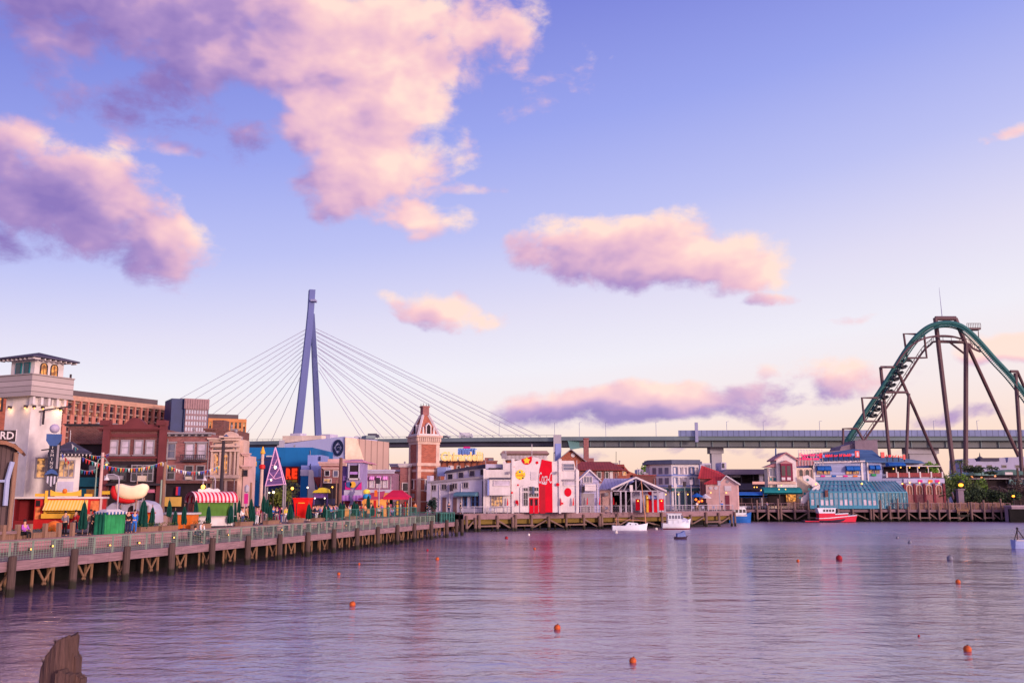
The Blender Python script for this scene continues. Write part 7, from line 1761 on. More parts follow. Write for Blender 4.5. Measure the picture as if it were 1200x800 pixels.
# side bay of the conservatory
ye = .2; y2 = b.p(1060, 590)[0]
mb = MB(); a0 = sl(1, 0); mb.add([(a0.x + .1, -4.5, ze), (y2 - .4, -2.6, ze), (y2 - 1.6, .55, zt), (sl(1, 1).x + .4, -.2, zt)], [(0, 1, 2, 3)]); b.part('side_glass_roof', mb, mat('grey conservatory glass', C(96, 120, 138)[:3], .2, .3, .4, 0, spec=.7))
mb = MB()
for i in range(9): f = i / 8; pa = Vector((a0.x + .1, -4.5, ze)).lerp(Vector((y2 - .4, -2.6, ze)), f); pb_ = Vector((sl(1, 1).x + .4, -.2, zt)).lerp(Vector((y2 - 1.6, .55, zt)), f); mb.beam(pa + Vector((0, -.05, .06)), pb_ + Vector((0, -.05, .06)), .14, .1); mb.beam((pa.x, pa.y, 0), (pa.x, pa.y, ze), .18)
mb.beam((a0.x, -4.55, ze + .1), (y2 - .4, -2.65, ze + .1), .24); b.part('side_bars', mb, con_f)
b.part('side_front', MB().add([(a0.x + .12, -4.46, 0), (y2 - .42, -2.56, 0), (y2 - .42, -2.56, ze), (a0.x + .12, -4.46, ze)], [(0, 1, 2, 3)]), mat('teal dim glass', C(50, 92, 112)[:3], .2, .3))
c = b.p(1011.5, 566.5, -4); b.part('lamp', MB().ball((c[0], -3.2, c[1]), 0.20, 8), warm_bulb)
b.pbox('carved_post', 967, 574, 970.5, 582, -5.2, -4.8, brown_brick)
# roof signs: rows of slender strokes, too far away to read
def strokes(b, px0, py0, px1, py1, y, m_, seed, name, italic=.1, slope=0.0, rows=1):
    x0, z0, x1, z1 = b.r(px0, py0, px1, py1, y); bx = random.Random(seed); mb = MB(); rh = (z1 - z0) / rows
    for r_ in range(rows):
        za = z0 + rh * r_ + rh * .06; zb_ = z0 + rh * (r_ + 1) - rh * .08; xx = x0; first = True
        while xx < x1 - .15:
            w = bx.uniform(.32, .55); h = (zb_ - za) * (1 if first or bx.random() < .3 else .68); s_ = slope * (xx - x0); t = .13
            mb.prism([(xx, za + s_), (xx + t, za + s_), (xx + t + h * italic, za + h + s_), (xx + h * italic, za + h + s_)], y - .12, y)
            if bx.random() < .8: mb.prism([(xx + w * .62, za + s_), (xx + w * .62 + t, za + s_), (xx + w * .62 + t + h * italic, za + h * .8 + s_), (xx + w * .62 + h * italic, za + h * .8 + s_)], y - .121, y - .001)
            k_ = bx.choice((.12, .5, .78)); mb.prism([(xx + t, za + h * k_ + s_), (xx + w * .62, za + h * k_ + s_), (xx + w * .62, za + h * k_ + .13 + s_), (xx + t, za + h * k_ + .13 + s_)], y - .122, y - .002)
            xx += w + .05; first = bx.random() < .12
    return b.part(name, mb, m_)
neon = mat('sign red letters', C(226, 40, 60)[:3], .5, .05, 1, 0, emit=.35, ec=C(255, 50, 60))
def roof_sign(name, label, px0, px1, Y, fn):
    s_ = Bld(name, label, 'sign', px0, Y, px1, Y, zb=0); fn(s_); return s_
def s1(s_):
    strokes(s_, 937, 530.2, 960, 539, -.1, mat('sign pink letters', C(232, 50, 110)[:3], .5, .05, 1, 0, emit=.35, ec=C(255, 60, 120)), 2, 'letter_strokes', .0, 0, 2); s_.pbox('frame', 936.5, 526, 960, 540, .0, .12, None) if False else None
    mb = MB(); x0, z0, x1, z1 = s_.r(936, 526.5, 964, 540)
    for i in range(9): xx = x0 + (x1 - x0) * i / 8; mb.box(xx - .05, xx + .05, .05, .15, z0 - 1, z1)
    for f in (.05, .5, .98): mb.box(x0, x1, .151, .22, z0 + (z1 - z0) * f - .05, z0 + (z1 - z0) * f + .05)
    s_.part('frame', mb, pale_trim); s_.pbox('end_panel', 960.6, 531, 963.6, 536.5, -.3, .04, neon)
roof_sign('roof_sign', 'two rows of pink roof letters on an open frame above the cream villa', 937, 963, 207, s1)
def s2(s_):
    strokes(s_, 966.5, 531.8, 997, 535.5, -.1, neon, 4, 'letter_strokes', .25, .03); s_.pbox('blue_end', 963.8, 532.5, 966.3, 536, -.2, .1, per_b); s_.pbox('red_panel', 1002.2, 528, 1007, 535.5, -.2, .2, mat('coral panel', C(226, 96, 90)[:3], .6, .1)); s_.pbox('blue_end', 998, 531, 1001.5, 534, -.2, .1, per_b)
    mb = MB(); x0, z0, x1, z1 = s_.r(965, 532, 1007, 537); mb.box(x0, x1, .0, .1, z0 + .5, z0 + .6)
    for i in range(8): xx = x0 + (x1 - x0) * i / 7; mb.box(xx - .05, xx + .05, .0, .3, z0 - .6, z0 + 1)
    s_.part('frame', mb, dark_trim); xa, za = s_.p(1004.6, 532); s_.part('panel_mark', MB().prism([(xa - .2, za - .45), (xa + .2, za - .45), (xa + .2, za + .45), (xa - .2, za + .45)], -.23, -.201), pale_trim)
roof_sign('roof_sign', 'red slanting script letters on the front edge of the blue roof', 966, 1007, 206.6, s2)
def s3(s_):
    strokes(s_, 1038, 532.3, 1055.5, 535.5, -.1, neon, 6, 'letter_strokes', .2, -.04); s_.pbox('coral_panel', 1032.5, 529.5, 1036.5, 536, -.2, .2, mat('coral panel', (0, 0, 0))); s_.pbox('coral_end', 1058.5, 532.5, 1061, 538, -.2, .2, _M['coral panel'])
    mb = MB(); x0, z0, x1, z1 = s_.r(1033, 533, 1060, 538); mb.box(x0, x1, .0, .1, z0 + .4, z0 + .5)
    for i in range(5): xx = x0 + (x1 - x0) * i / 4; mb.box(xx - .05, xx + .05, .0, .3, z0 - .5, z0 + .9)
    s_.part('frame', mb, dark_trim)
roof_sign('roof_sign', 'short red script letters between coral panels on the right end of the blue roof', 1033, 1061, 210, s3)

b = Bld('arcaded_restaurant', 'two storey restaurant with maroon arches below a red balcony under a blue awning', 'restaurant', 1034, 214, 1107, 214)
b.part('wall', MB().box(b.p(1034, 560)[0], b.p(1106, 560)[0], 0, 12, 0, b.p(1070, 560)[1]), blue_wall)
b.part('upper_wall', MB().box(b.p(1035, 550)[0], b.p(1084, 550)[0], 3, 12, b.p(1070, 560)[1], b.p(1070, 541)[1]), blue_wall)
q = [b.p(*k) for k in ((1011, 531), (1024, 533), (1086, 541), (1086, 543), (1034, 541))]; b.part('roof', MB().prism([b.p(*k) for k in ((1034, 541), (1086, 542.5), (1080, 539.5), (1052, 535.5), (1034, 534))], .5, 12), blue_roof)
b.part('flat_roof', MB().box(b.p(1040, 545)[0], b.p(1101, 545)[0], -.6, 12, b.p(1070, 546.3)[1], b.p(1070, 545.3)[1]), pale_trim)
b.awning(1037.5, 541.5, 1057, 546.5, 2.2, blue_aw, y=-.2); b.pbox('dark_terrace', 1036, 546.5, 1084, 555, 2.7, 2.95, dark_in)
x0, z0, x1, z1 = b.r(1039, 553.8, 1104, 559.5)
for i in range(5): xa = x0 + (x1 - x0) * (i + .06) / 5; xb = x0 + (x1 - x0) * (i + .94) / 5; b.part('balcony_panel', MB().box(xa, xb, -.2, -.05, z0 + .15, z1), mat('balcony red', C(150, 66, 70)[:3], .7, .25, 1.5, .2, 5, kind='planks', per=.12, axis=0))
for i in range(6): xa = x0 + (x1 - x0) * i / 5; b.part('balcony_post', MB().box(xa - .16, xa + .16, -.25, -.001, z0, z1 + .25), pale_trim)
for i in range(4): xa = b.p(1050 + i * 12.5, 550)[0]; b.part('terrace_post', MB().box(xa - .1, xa + .1, -.2, 0, z1, b.p(1070, 546.3)[1]), pale_trim)
for px in (1047, 1055.5, 1066, 1077, 1087, 1087.5): c = b.p(px, 547.5 if px != 1047 else 549, .3); b.part('lamp', MB().ball((c[0], .3, c[1]), 0.13, 8), warm_bulb)
x0, z0, x1, z1 = b.r(1060, 566.5, 1106, 587); mar = mat('arch maroon', C(116, 44, 58)[:3], .7, .2); w = (x1 - x0) / 4
for i in range(4):
    xa, xb = x0 + w * i, x0 + w * (i + 1); b.part('arch_post', MB().box(xa - .25, xa + .25, -.4, -.001, 0, z1), mar)
    b.win_l(xa + .55, z0 - 1.2, xb - .55, z1 - .4, stone, mat('arch glass', C(140, 78, 66)[:3], .3, .5, 1.0, 0), 0, .2, 2, 2, True, .2, name='arched_window')
    c = (xa + xb) / 2; b.part('lamp', MB().ball((c, -.5, z1 + .2), 0.15, 8), warm_bulb)
b.part('arch_post', MB().box(x1 - .25, x1 + .25, -.4, -.001, 0, z1), mar); b.pbox('brick_apron', 1061, 579, 1106, 592, -.22, -.1, rose_brick, to_ground=True); b.pbox('fascia', 1059, 560.5, 1107, 565.5, -.3, -.001, mat('lilac fascia', C(176, 168, 200)[:3], .8, .2, .6))
for px, m_ in ((1064, lilac_pl), (1076, mag_p), (1088, org_p), (1096, mag_p)): b.pbox('bunting_panel', px, 562, px + 5, 565, -.4, -.301, m_)
c = b.p(1057.5, 566.5, -.8); b.part('lamp', MB().ball((c[0], -.8, c[1]), 0.16, 8), warm_bulb)

rock = mat('grey stone mass', C(128, 110, 124)[:3], .9, .3, .25, .5, 2)
b = Bld('stone_building', 'rough grey stone blockhouse behind the blue roof at the foot of the coaster', 'building', 985, 240, 1030, 240)
b.poly('lower_block', [(950, 560), (950, 533), (960, 530), (984, 527.5), (986, 523), (996, 520.5), (1003, 518), (1003, 560)], 0, 8, rock); b.pbox('upper_block', 1003, 516, 1029.5, 560, -1, 7, rock)
mb = MB()
for i in range(16): px = 1004 + i * 1.6; x = b.p(px, 517)[0]; mb.box(x, x + .22, -1.05, -.9, b.p(px, 516)[1], b.p(px, 516)[1] + rnd.uniform(.1, .35))
b.part('coping', mb, rock)

# ------------------------------------------------------------------ foliage at the right
def leaf_clump(name, label, cat, px, py, Y, rx, rz, m_, n=900, leaf=.34, zb=UP, trunk=True, group=None, lobes=7):
    c = at(px, py, Y); o = thing(name, label, cat, (c.x, c.y, zb), 0, group); h = c.z - zb; g = random.Random(int(px * 7 + py))
    if trunk:
        MB().tube([(0, 0, -.2), (.1, 0, h * .5), (0, .1, h)], [.16, .13, .05], 7).build('trunk', pile_m, o)
        mb = MB()
        for k_ in range(4): a = g.uniform(0, 6.28); mb.tube([(0, 0, h * .45), (math.cos(a) * rx * .3, math.sin(a) * rx * .3, h * .75), (math.cos(a) * rx * .7, math.sin(a) * rx * .6, h + g.uniform(-.2, .5) * rz)], [.07, .05, .02], 5)
        mb.build('limbs', pile_m, o)
    L = [(g.uniform(-.75, .75) * rx, g.uniform(-.6, .6) * rx, h + g.uniform(-.55, .6) * rz, g.uniform(.35, .6)) for _ in range(lobes)]
    mb = MB()
    for i in range(n):
        lx, ly, lz, lr = L[i % lobes]; v = Vector((g.gauss(0, 1), g.gauss(0, 1), g.gauss(0, 1))).normalized() * g.random() ** .45
        p = Vector((lx + v.x * rx * lr, ly + v.y * rx * lr, lz + v.z * rz * lr * 1.1))
        if p.z < .1: p.z = .1 + g.random() * .4
        d = (v + Vector((g.uniform(-1, 1), g.uniform(-1, 1), g.uniform(-.8, .8)))).normalized() * leaf * g.uniform(.6, 1.3); e = d.cross(Vector((g.uniform(-1, 1), g.uniform(-1, 1), g.uniform(-1, 1)))).normalized() * leaf * .42
        mb.face([p - d * .5, p + e, p + d * .6, p - e])
    mb.build('crown' if trunk else 'leaves', m_, o); return o
lf1 = mat('mid leaves', C(96, 112, 60)[:3], .75, .5, .8, .1); lf2 = mat('dark shrub leaves', C(66, 80, 56)[:3], .8, .5, .8, .1); lf3 = mat('fresh leaves', C(110, 146, 56)[:3], .75, .5, .8, .1); lf4 = mat('brownish leaves', C(96, 78, 76)[:3], .8, .5, .8, .1)
for px, py, Y, rx, rz, m_, lab in ((1102, 582, 216, 2.6, 3.0, lf2, 'dark bush at the right end of the maroon arches'), (1109, 569, 224, 3.0, 3.4, lf1, 'olive tree between the red balcony and the coaster column'), (1119, 560, 232, 2.6, 3.0, lf3, 'bright green tree between two coaster columns'),
    (1128, 583, 215, 2.2, 2.0, lf2, 'low dark bush behind the lantern post'), (1137, 573, 220, 3.2, 3.4, lf1, 'broad tree right of the lantern post'), (1147, 579, 217, 3.0, 3.2, lf2, 'dark broad bush left of the fresh green one'), (1153, 570, 222, 2.2, 2.4, lf3, 'fresh green tree beside the brownish palms'),
    (1160, 584, 216, 2.4, 2.2, lf2, 'low dark bush near the right end of the pier'), (1180, 586, 215, 3.0, 2.0, lf2, 'dark bush above the pale quay wall'), (1092, 549, 220, 1.8, 1.6, lf3, 'yellow green plant on the balcony end'), (1150, 551, 246, 4.5, 1.2, lf2, 'trimmed hedge before the pale castle roofs'), (1194, 574, 222, 3.0, 4.0, lf4, 'brownish tree at the right border')):
    leaf_clump('tree' if rz > 2.3 else 'bush', lab, 'tree' if rz > 2.3 else 'bush', px, py, Y, rx, rz, m_, 1000, .42)
leaf_clump('tree', 'pale green tree in front of the white flats behind the pavilion', 'tree', 757, 554, 286, 2.6, 2.6, lf3, 600, .5)
leaf_clump('bush', 'dark round bush at the corner of the lilac warehouse', 'bush', 507, 591, 150, 1.2, 1.2, mat('deep green leaves', C(40, 62, 58)[:3], .8, .5, .8, .1), 500, .25)
def palm(px, py, Y, n, L, m_, label):
    c = at(px, py, Y); o = thing('palm_tree', label, 'palm', (c.x, c.y, UP)); h = c.z - UP; g = random.Random(int(px))
    MB().tube([(0, 0, 0), (.15, 0, h * .5), (0, 0, h)], [.24, .2, .15], 8).build('trunk', pile_m, o)
    for k_ in range(n):
        a = 2 * math.pi * k_ / n + g.uniform(-.2, .2); up = g.uniform(.1, .9); mb = MB(); pts = []
        for i in range(8): f = i / 7; pts.append(Vector((math.cos(a) * L * f, math.sin(a) * L * f, h + L * (up * f - 1.0 * f * f))))
        for i in range(7):
            p, q = pts[i], pts[i + 1]; d = (q - p).normalized(); s_ = d.cross(Vector((0, 0, 1))).normalized()
            for sg in (-1, 1):
                for t in (.0, .5): r_ = p.lerp(q, t); e = r_ + s_ * sg * L * .24 * (1 - i / 9) + d * L * .1 - Vector((0, 0, L * .09)); mb.face([r_, r_ + d * L * .05, e])
        mb.tube(pts, [.04] * 7 + [.01], 4); mb.build('frond', m_, o)
palm(1125, 540.5, 240, 13, 2.2, lf1, 'small fan palm standing against the sky between two coaster columns')
palm(1171, 572, 218, 15, 2.8, lf4, 'larger brownish palm right of the fresh green tree')
palm(1184, 578, 219, 13, 2.4, lf4, 'smaller brownish palm near the right border')
o = Bld('lantern_post', 'stone post topped by a glowing amber lantern among the bushes', 'lantern', 1122, 207, 1131, 207)
o.pbox('stone_base', 1123.5, 574, 1130, 596, 0, 1.1, rock, to_ground=True); o.pbox('cap', 1122.5, 572.5, 1131, 574, -.2, 1.3, rock); c = o.p(1126, 568, .5)
o.part('lantern_hood', MB().lathe([(.8, c[1] + .5), (.85, c[1] + .6), (.1, c[1] + 1.15)], c[0], .5, 8), dark_trim); o.part('glow', MB().ball((c[0], .5, c[1]), .5, 10, sq=.7), mat('amber flame', C(255, 150, 50)[:3], .5, 0, 1, 0, emit=5, ec=C(255, 140, 40))); o.part('stand', MB().tube([(c[0], .5, c[1] - 1), (c[0], .5, c[1] - .4)], .2, 8), dark_trim)
o = Bld('lantern_post', 'small amber lantern on a dark post at the right border', 'lantern', 1186, 209, 1189, 209); c = o.p(1187.5, 581, 0); o.part('post', MB().tube([(c[0], 0, 0), (c[0], 0, c[1] - .3)], .1, 6), dark_trim); o.part('glow', MB().ball((c[0], 0, c[1]), .3, 8, sq=.7), _M['amber flame'])

# ------------------------------------------------------------------ far skyline at the right
pale_f = mat('pale far wall', C(166, 160, 190)[:3], .85, .12, .1, .05, 1, kind='plaster'); grn_f = mat('pale green roof', C(110, 142, 140)[:3], .8, .15, .1, .05, 1)
b = Bld('castle_building', 'long pale building with a domed middle and turrets on the far right skyline', 'building', 1130, 330, 1215, 330)
b.poly('wall', [(1128, 600), (1128, 538), (1134, 537), (1142, 537), (1144, 540.5), (1150, 540), (1150, 537.5), (1170, 537.5), (1172, 536), (1178, 536.5), (1179, 542), (1181, 541), (1181.5, 535.5), (1220, 534.5), (1220, 600)], 0, 10, pale_f)
c = b.p(1153.5, 538); b.part('dome', MB().lathe([(1.6, c[1] - .6), (1.5, c[1]), (.7, c[1] + .9), (.25, c[1] + 1.1), (.12, c[1] + 2.0), (.02, c[1] + 2.6)], c[0], 3, 12), slate); b.pbox('roof', 1149, 536.2, 1171, 540, -.5, 8, slate)
for px in (1135, 1145, 1157, 1174, 1190, 1200): b.win(px, 545, px + 5, 547.5, grey_trim, glass_d, 0, .15)
b = Bld('green_roofed_hall', 'low curved green roofs with small lit windows below the pale castle', 'building', 1127, 250, 1215, 250)
mb = MB(); P = [b.p(1128 + 3.6 * i, 557 - 4.6 * math.sin(math.pi * i / 10)) for i in range(11)]; mb.prism([P[0]] + [P[-1]] + P[1:-1][::-1], -1, 10); b.part('roof', mb, grn_f)
mb = MB(); P = [b.p(1164 + 5 * i, 556 - 6.5 * math.sin(math.pi * i / 10)) for i in range(11)]; mb.prism([P[0]] + [P[-1]] + P[1:-1][::-1], 2, 11); b.part('roof', mb, mat('darker green roof', C(78, 104, 104)[:3], .8, .15))
b.wall(1130, 557, 1215, 6, dark_in, y0=.5); b.pbox('eaves', 1130, 560, 1215, 561.2, -1.2, .4, grey_trim)
for px, py in ((1138, 557.5), (1149.5, 558.5), (1165, 556.5)): b.pbox('lit_window', px, py, px + 2.2, py + 2, .3, .45, mat('peach lit window', C(255, 170, 120)[:3], .5, .1, 1, 0, emit=1.2, ec=C(255, 150, 90)))
b.pbox('pale_panel', 1178, 553, 1187, 556, -1.5, -1.2, pale_trim); b.pbox('lower_roof', 1183, 561.5, 1215, 567.5, -1.8, -1.25, grn_f)
b.part('trellis', MB().box(b.p(1178, 570, -1)[0], b.p(1215, 570, -1)[0], -2, -1.85, b.p(1190, 571)[1], b.p(1190, 570)[1]), dark_trim)
for px in (1193, 1201): b.pbox('trellis_post', px, 548, px + 2.4, 592, -2.2, -2.01, pile_m, to_ground=True)
# ------------------------------------------------------------------ boats
def hull_mb(L, B, D, sheer=.25, n=12, flat_stern=.75, draft=.35, y_off=0):
    """bow at +x; a lofted hull from stern to stem"""
    mb = MB(); rows = []
    for i in range(n + 1):
        f = i / n; x = -L / 2 + L * f
        w = B / 2 * (flat_stern + (1 - flat_stern) * math.sin(min(1, f / .45) * math.pi / 2)) * (1 - max(0, (f - .55) / .45) ** 2.2)
        z = D + sheer * (2 * f - .7) ** 2 * (1.4 if f > .5 else .5)
        w = max(w, .02); rows.append([(x + .25 * f, -w, z), (x + .1 * f, -w * .92, z * .45), (x, -w * .62, -draft), (x, 0, -draft * 1.3), (x, w * .62, -draft), (x + .1 * f, w * .92, z * .45), (x + .25 * f, w, z)])
    vs = [p for r in rows for p in r]; m = 7; fs = []
    for i in range(n):
        for j in range(m - 1): a = i * m + j; fs.append((a, a + m, a + m + 1, a + 1))
    fs.append(tuple(range(m))); mb.add(vs, fs)
    for i in range(n): a = i * m; mb.f.append((a, a + m - 1, a + 2 * m - 1, a + m)); mb.mi.append(0)
    return mb
def boat(name, label, px, py, Y, px_len, rz=0.0, cat='boat'):
    c = at(px, py, Y); L = abs(at(px + px_len / 2, py, Y).x - at(px - px_len / 2, py, Y).x)
    return thing(name, label, cat, (c.x, Y, 0), rz), L
bw_ = mat('boat white', C(214, 214, 224)[:3], .4, .1, .8, .02); bb = mat('boat blue', C(36, 92, 168)[:3], .4, .15, .8, .02); brd = mat('boat red', C(206, 28, 62)[:3], .4, .12, .8, .02); boot = mat('boot top', C(60, 40, 60)[:3], .6, .2); mast = mat('varnished mast', C(190, 130, 100)[:3], .6, .2)
Yb = 5.6 * F / (619 - HOR) * .985
o, L = boat('sailing_boat', 'slim white sailing boat with a bare leaning mast moored by the pier', 737.5, 619, Yb, 40)
hull_mb(L, 1.9, .72, .18).build('hull', bw_, o); MB().prism([(-L * .12, .72), (L * .27, .72), (L * .24, 1.12), (-L * .02, 1.28)], -.55, .55).build('cabin', bw_, o)
for x in (.1, 1.0): MB().disc(x, -.56, .95, .1, .03, 10).build('porthole', glass_d, o)
c0 = at(757, 613, Yb); c1 = at(751.5, 563, Yb); ox = o.location.x
MB().tube([(c0.x - ox, 0, .7), (c1.x - ox, .2, c1.z)], [.11, .07], 8).build('mast', mast, o); MB().tube([(c0.x - ox - .1, 0, 1.5), (-L * .42, 0, 1.75)], [.07, .05], 6).build('boom', mast, o); MB().tube([(-L * .38, 0, .7), (-L * .38, 0, 2.1)], .05, 6).build('stern_post', mast, o)
mb = MB(); mb.tube([(c1.x - ox, .2, c1.z - .2), (L * .5, 0, .9)], .015, 4); mb.tube([(c1.x - ox, .2, c1.z - .2), (-L * .48, 0, .9)], .015, 4); mb.build('rigging', grey_trim, o)
Yc_ = 5.6 * F / (618 - HOR) * .985
o, L = boat('cabin_cruiser', 'white cabin cruiser with a tall windowed wheelhouse and a dark red waterline', 792, 618, Yc_, 32)
hull_mb(L, 2.1, .95, .35, draft=.2).build('hull', bw_, o); 
h2 = hull_mb(L * .995, 2.14, .2, .0, draft=.34); h2.build('waterline_band', mat('waterline maroon', C(110, 26, 50)[:3], .5, .15), o)
w = MB(); w.prism([(-L * .32, .9), (L * .22, .9), (L * .16, 2.45), (-L * .3, 2.5)], -.8, .8); wh = w.build('wheelhouse', bw_, o); MB().box(-L * .35, L * .2, -.95, .95, 2.5, 2.6).build('roof', bw_, o)
for k_ in range(5): x = -L * .27 + k_ * .5; MB().box(x, x + .36, -.83, -.801, 1.75, 2.3).build('window', glass, wh)
MB().prism([(L * .1, .95), (L * .46, 1.15), (L * .4, 1.7), (L * .22, 2.0), (L * .1, 1.9)], -.7, .7).build('tarpaulin', mat('pale tarpaulin', C(196, 196, 224)[:3], .8, .2, 2, .3), o)
mb = MB()
for k_ in range(6): x = -L * .48 + k_ * L * .18; mb.tube([(x, -.9, .95), (x, -.9, 1.5)], .02, 4)
mb.tube([(-L * .48, -.9, 1.5), (L * .42, -.7, 1.7)], .025, 5); mb.build('guard_rail', grey_trim, o)
o, L = boat('mooring_float', 'small blue grey covered float in the water before the cabin cruiser', 797.3, 629, 5.6 * F / (629.5 - HOR), 14, .1)
hull_mb(L, 1.1, .28, .05, draft=.1).build('hull', boot, o); MB().prism([(-L * .32, .26), (L * .42, .26), (L * .32, 1.05), (L * .05, .8), (-L * .3, .72)], -.42, .42).build('cover', mat('float cover', C(110, 122, 176)[:3], .7, .2, 2, .3), o)
o, L = boat('harbour_launch', 'white topped blue launch moored between the two piers', 866.5, 610, 198, 15, 0)
hull_mb(4.6, 2.7, 1.5, .3).build('hull', bb, o); MB().box(-1.3, 1.3, -1.38, -1.1, 1.35, 1.6).build('rub_rail', pale_trim, o)
w = MB().prism([(-1.3, 1.5), (1.3, 1.5), (1.15, 2.9), (.8, 3.2), (-.8, 3.2), (-1.15, 2.9)], -1.1, 1.0).build('cabin', bw_, o)
for x in (-1.0, -.2, .55): MB().box(x, x + .55, -1.13, -1.101, 2.05, 2.7).build('window', glass_d, w)
MB().box(-1.35, 1.35, -1.25, 1.1, 3.2, 3.32).build('roof', bw_, o)
o, L = boat('tug_boat', 'red tug boat with a white windowed wheelhouse beneath the teal conservatory', 971.5, 613, 200, 62)
o.scale = (1, 1, .8)
hull_mb(L, 2.8, .55, .5, flat_stern=.6, draft=.3).build('hull', boot, o)
mb = MB(); x0 = at(958, 610, 200).x - o.location.x; x1 = at(1002, 610, 200).x - o.location.x; 
mb.prism([(x0, .15), (x1 - .3, .15), (x1 + .1, 1.75), (x0 + 2, 1.05), (x0, .95)], -1.1, 1.1); mb.build('bow_side', brd, o)
mb = MB(); mb.prism([(x0, .951), (x0 + 2, 1.051), (x1 + .1, 1.751), (x1 + .1, 1.92), (x0 + 2, 1.25), (x0, 1.12)], -1.16, 1.16); mb.build('gunwale', bw_, o)
MB().prism([(-L * .48, .2), (x0, .2), (x0, .36), (-L * .48, .42)], -1.22, -1.05).build('stern_stripe', brd, o)
MB().box(x0 + .1, x0 + 3.5, -.9, .9, 1.05, 2.35).build('lower_house', brd, o); wh = MB().prism([(x0 + .1, 2.36), (x0 + 3.5, 2.36), (x0 + 3.65, 3.65), (x0 - .15, 3.65)], -.95, .95).build('wheelhouse', bw_, o)
for k_ in range(4): x = x0 + 1.0 + k_ * .62; MB().box(x, x + .44, -.98, -.951, 2.75, 3.35).build('window', glass_d, wh)
MB().box(x0 - .25, x0 + 3.8, -1.05, 1.05, 3.651, 3.75).build('roof', bw_, o); MB().prism([(x0 + 2.1, 1.9), (x0 + 6.3, 2.2), (x0 + 6.3, 2.45), (x0 + 2.1, 2.1)], -.8, .8).build('deck_cover', bw_, o); MB().prism([(x0 + 3.51, 1.2), (x0 + 6.2, 1.45), (x0 + 6.2, 2.19), (x0 + 3.51, 1.95)], -.75, .75).build('fore_house', brd, o)
mb = MB(); mb.tube([(x0 + 1.2, -.4, 3.75), (x0 + 1.2, -.4, 4.3), (x0 + 4.2, -.4, 4.25), (x0 + 4.3, -.4, 2.4)], .05, 6); mb.build('frame_rail', grey_trim, o); MB().tube([(x0 + .3, 0, 3.75), (x0 + .3, 0, 4.5)], [.25, .22], 10).build('funnel', dark_trim, o)
Yd = 5.6 * F / (640 - HOR)
o, L = boat('small_boat', 'small pale blue boat with a tripod mast at the right border', 1197, 640, Yd, 19, 0)
hull_mb(L, 1.2, .85, .15, flat_stern=.9, draft=.2).build('hull', mat('pale boat blue', C(150, 160, 204)[:3], .5, .15), o); MB().box(-L * .45, L * .4, -.62, -.5, .8, .9).build('rub_rail', pale_trim, o)
t = (at(1192, 620, Yd).x - o.location.x, 0, at(1192, 620, Yd).z)
mb = MB(); mb.tube([(t[0] - .25, -.3, .8), t], .05, 6); mb.tube([(t[0] + .9, .2, .8), t], .05, 6); mb.tube([(t[0] - .2, .4, .8), t], .05, 6); mb.build('tripod', dark_trim, o); MB().ball((t[0], 0, t[2] + .1), .14, 8).build('mast_light', dark_trim, o)
# ------------------------------------------------------------------ buoys
bo = mat('buoy orange', C(186, 84, 40)[:3], .55, .3, 4, .2, 8); bred = mat('buoy red', C(150, 26, 40)[:3], .55, .3, 4, .2, 8); bgr = mat('buoy grey', C(120, 116, 130)[:3], .6, .3, 4, .2, 8); bwh = mat('buoy white', C(210, 196, 190)[:3], .6, .3, 4, .2, 8)
buoys = [(413, 706.5, 3.4, bo, 'orange buoy floating nearest the boardwalk, halfway up the left water'), (653, 733.5, 3.6, bo, 'orange buoy in the middle of the water, upper of the near pair'), (741.5, 771.5, 3.9, bo, 'orange buoy lowest in the water, nearest the viewer'), (1133.5, 758.5, 4.3, bo, 'largest brownish orange buoy alone at the lower right'),
    (983.3, 654, 3.5, bred, 'round dark red buoy on the right half of the water'), (1113, 654, 3.1, bgr, 'larger grey buoy on the right half of the water'), (1122.5, 680.5, 2.6, bo, 'tilted orange buoy below the larger grey buoy'), (935, 656, 1.6, bo, 'small orange buoy left of the dark red buoy'), (512.5, 654, 2.0, bo, 'orange buoy just off the far end of the boardwalk'),
    (501, 643.5, 1.1, bred, 'tiny red buoy beyond the boardwalk end'), (593.5, 630, 1.8, bred, 'dark red buoy before the left end of the far pier'), (626.5, 642, 1.3, bo, 'small orange buoy before the red stripe reflection'), (619.5, 626, 1.4, bwh, 'small white buoy close to the far pier'), (722, 623.5, 1.9, bwh, 'cream buoy at the stern of the sailing boat'), (769, 619.5, 1.5, bwh, 'small cream buoy between sailing boat and cruiser'),
    (1051.5, 629.5, 1.5, bgr, 'small grey buoy, farther of the two before the right pier'), (1066, 635, 1.9, bgr, 'small grey buoy, nearer of the two before the right pier'), (397, 671, 1.7, bo, 'small orange buoy beside the boardwalk piles'), (421, 659, 1.1, bo, 'tiny orange buoy under the middle of the boardwalk'), (1076.5, 741.5, 1.1, bred, 'tiny reddish float half sunk at the lower right')]
for px, py, r, m_, lab in buoys:
    c = onz(px, py, .12); rr = (r + .2) * c.y / F; o = thing('buoy', lab, 'buoy', (c.x, c.y, rr * .45), 0, 'buoys floating on the lagoon'); o.rotation_euler = (rnd.uniform(-.3, .3), rnd.uniform(-.3, .3), 0)
    mb = MB(); mb.lathe([(.001, -rr), (rr * .5, -rr * .87), (rr * .87, -rr * .5), (rr, 0), (rr * .92, rr * .42), (rr * .66, rr * .76), (rr * .3, rr * .95), (.001, rr)], 0, 0, 14); mb.build('float', m_, o, smooth=True)
    if r > 1.5: MB().lathe([(rr * .2, rr * .9), (rr * .2, rr * 1.1), (rr * .1, rr * 1.25)], 0, 0, 8).build('eye', dark_trim, o)
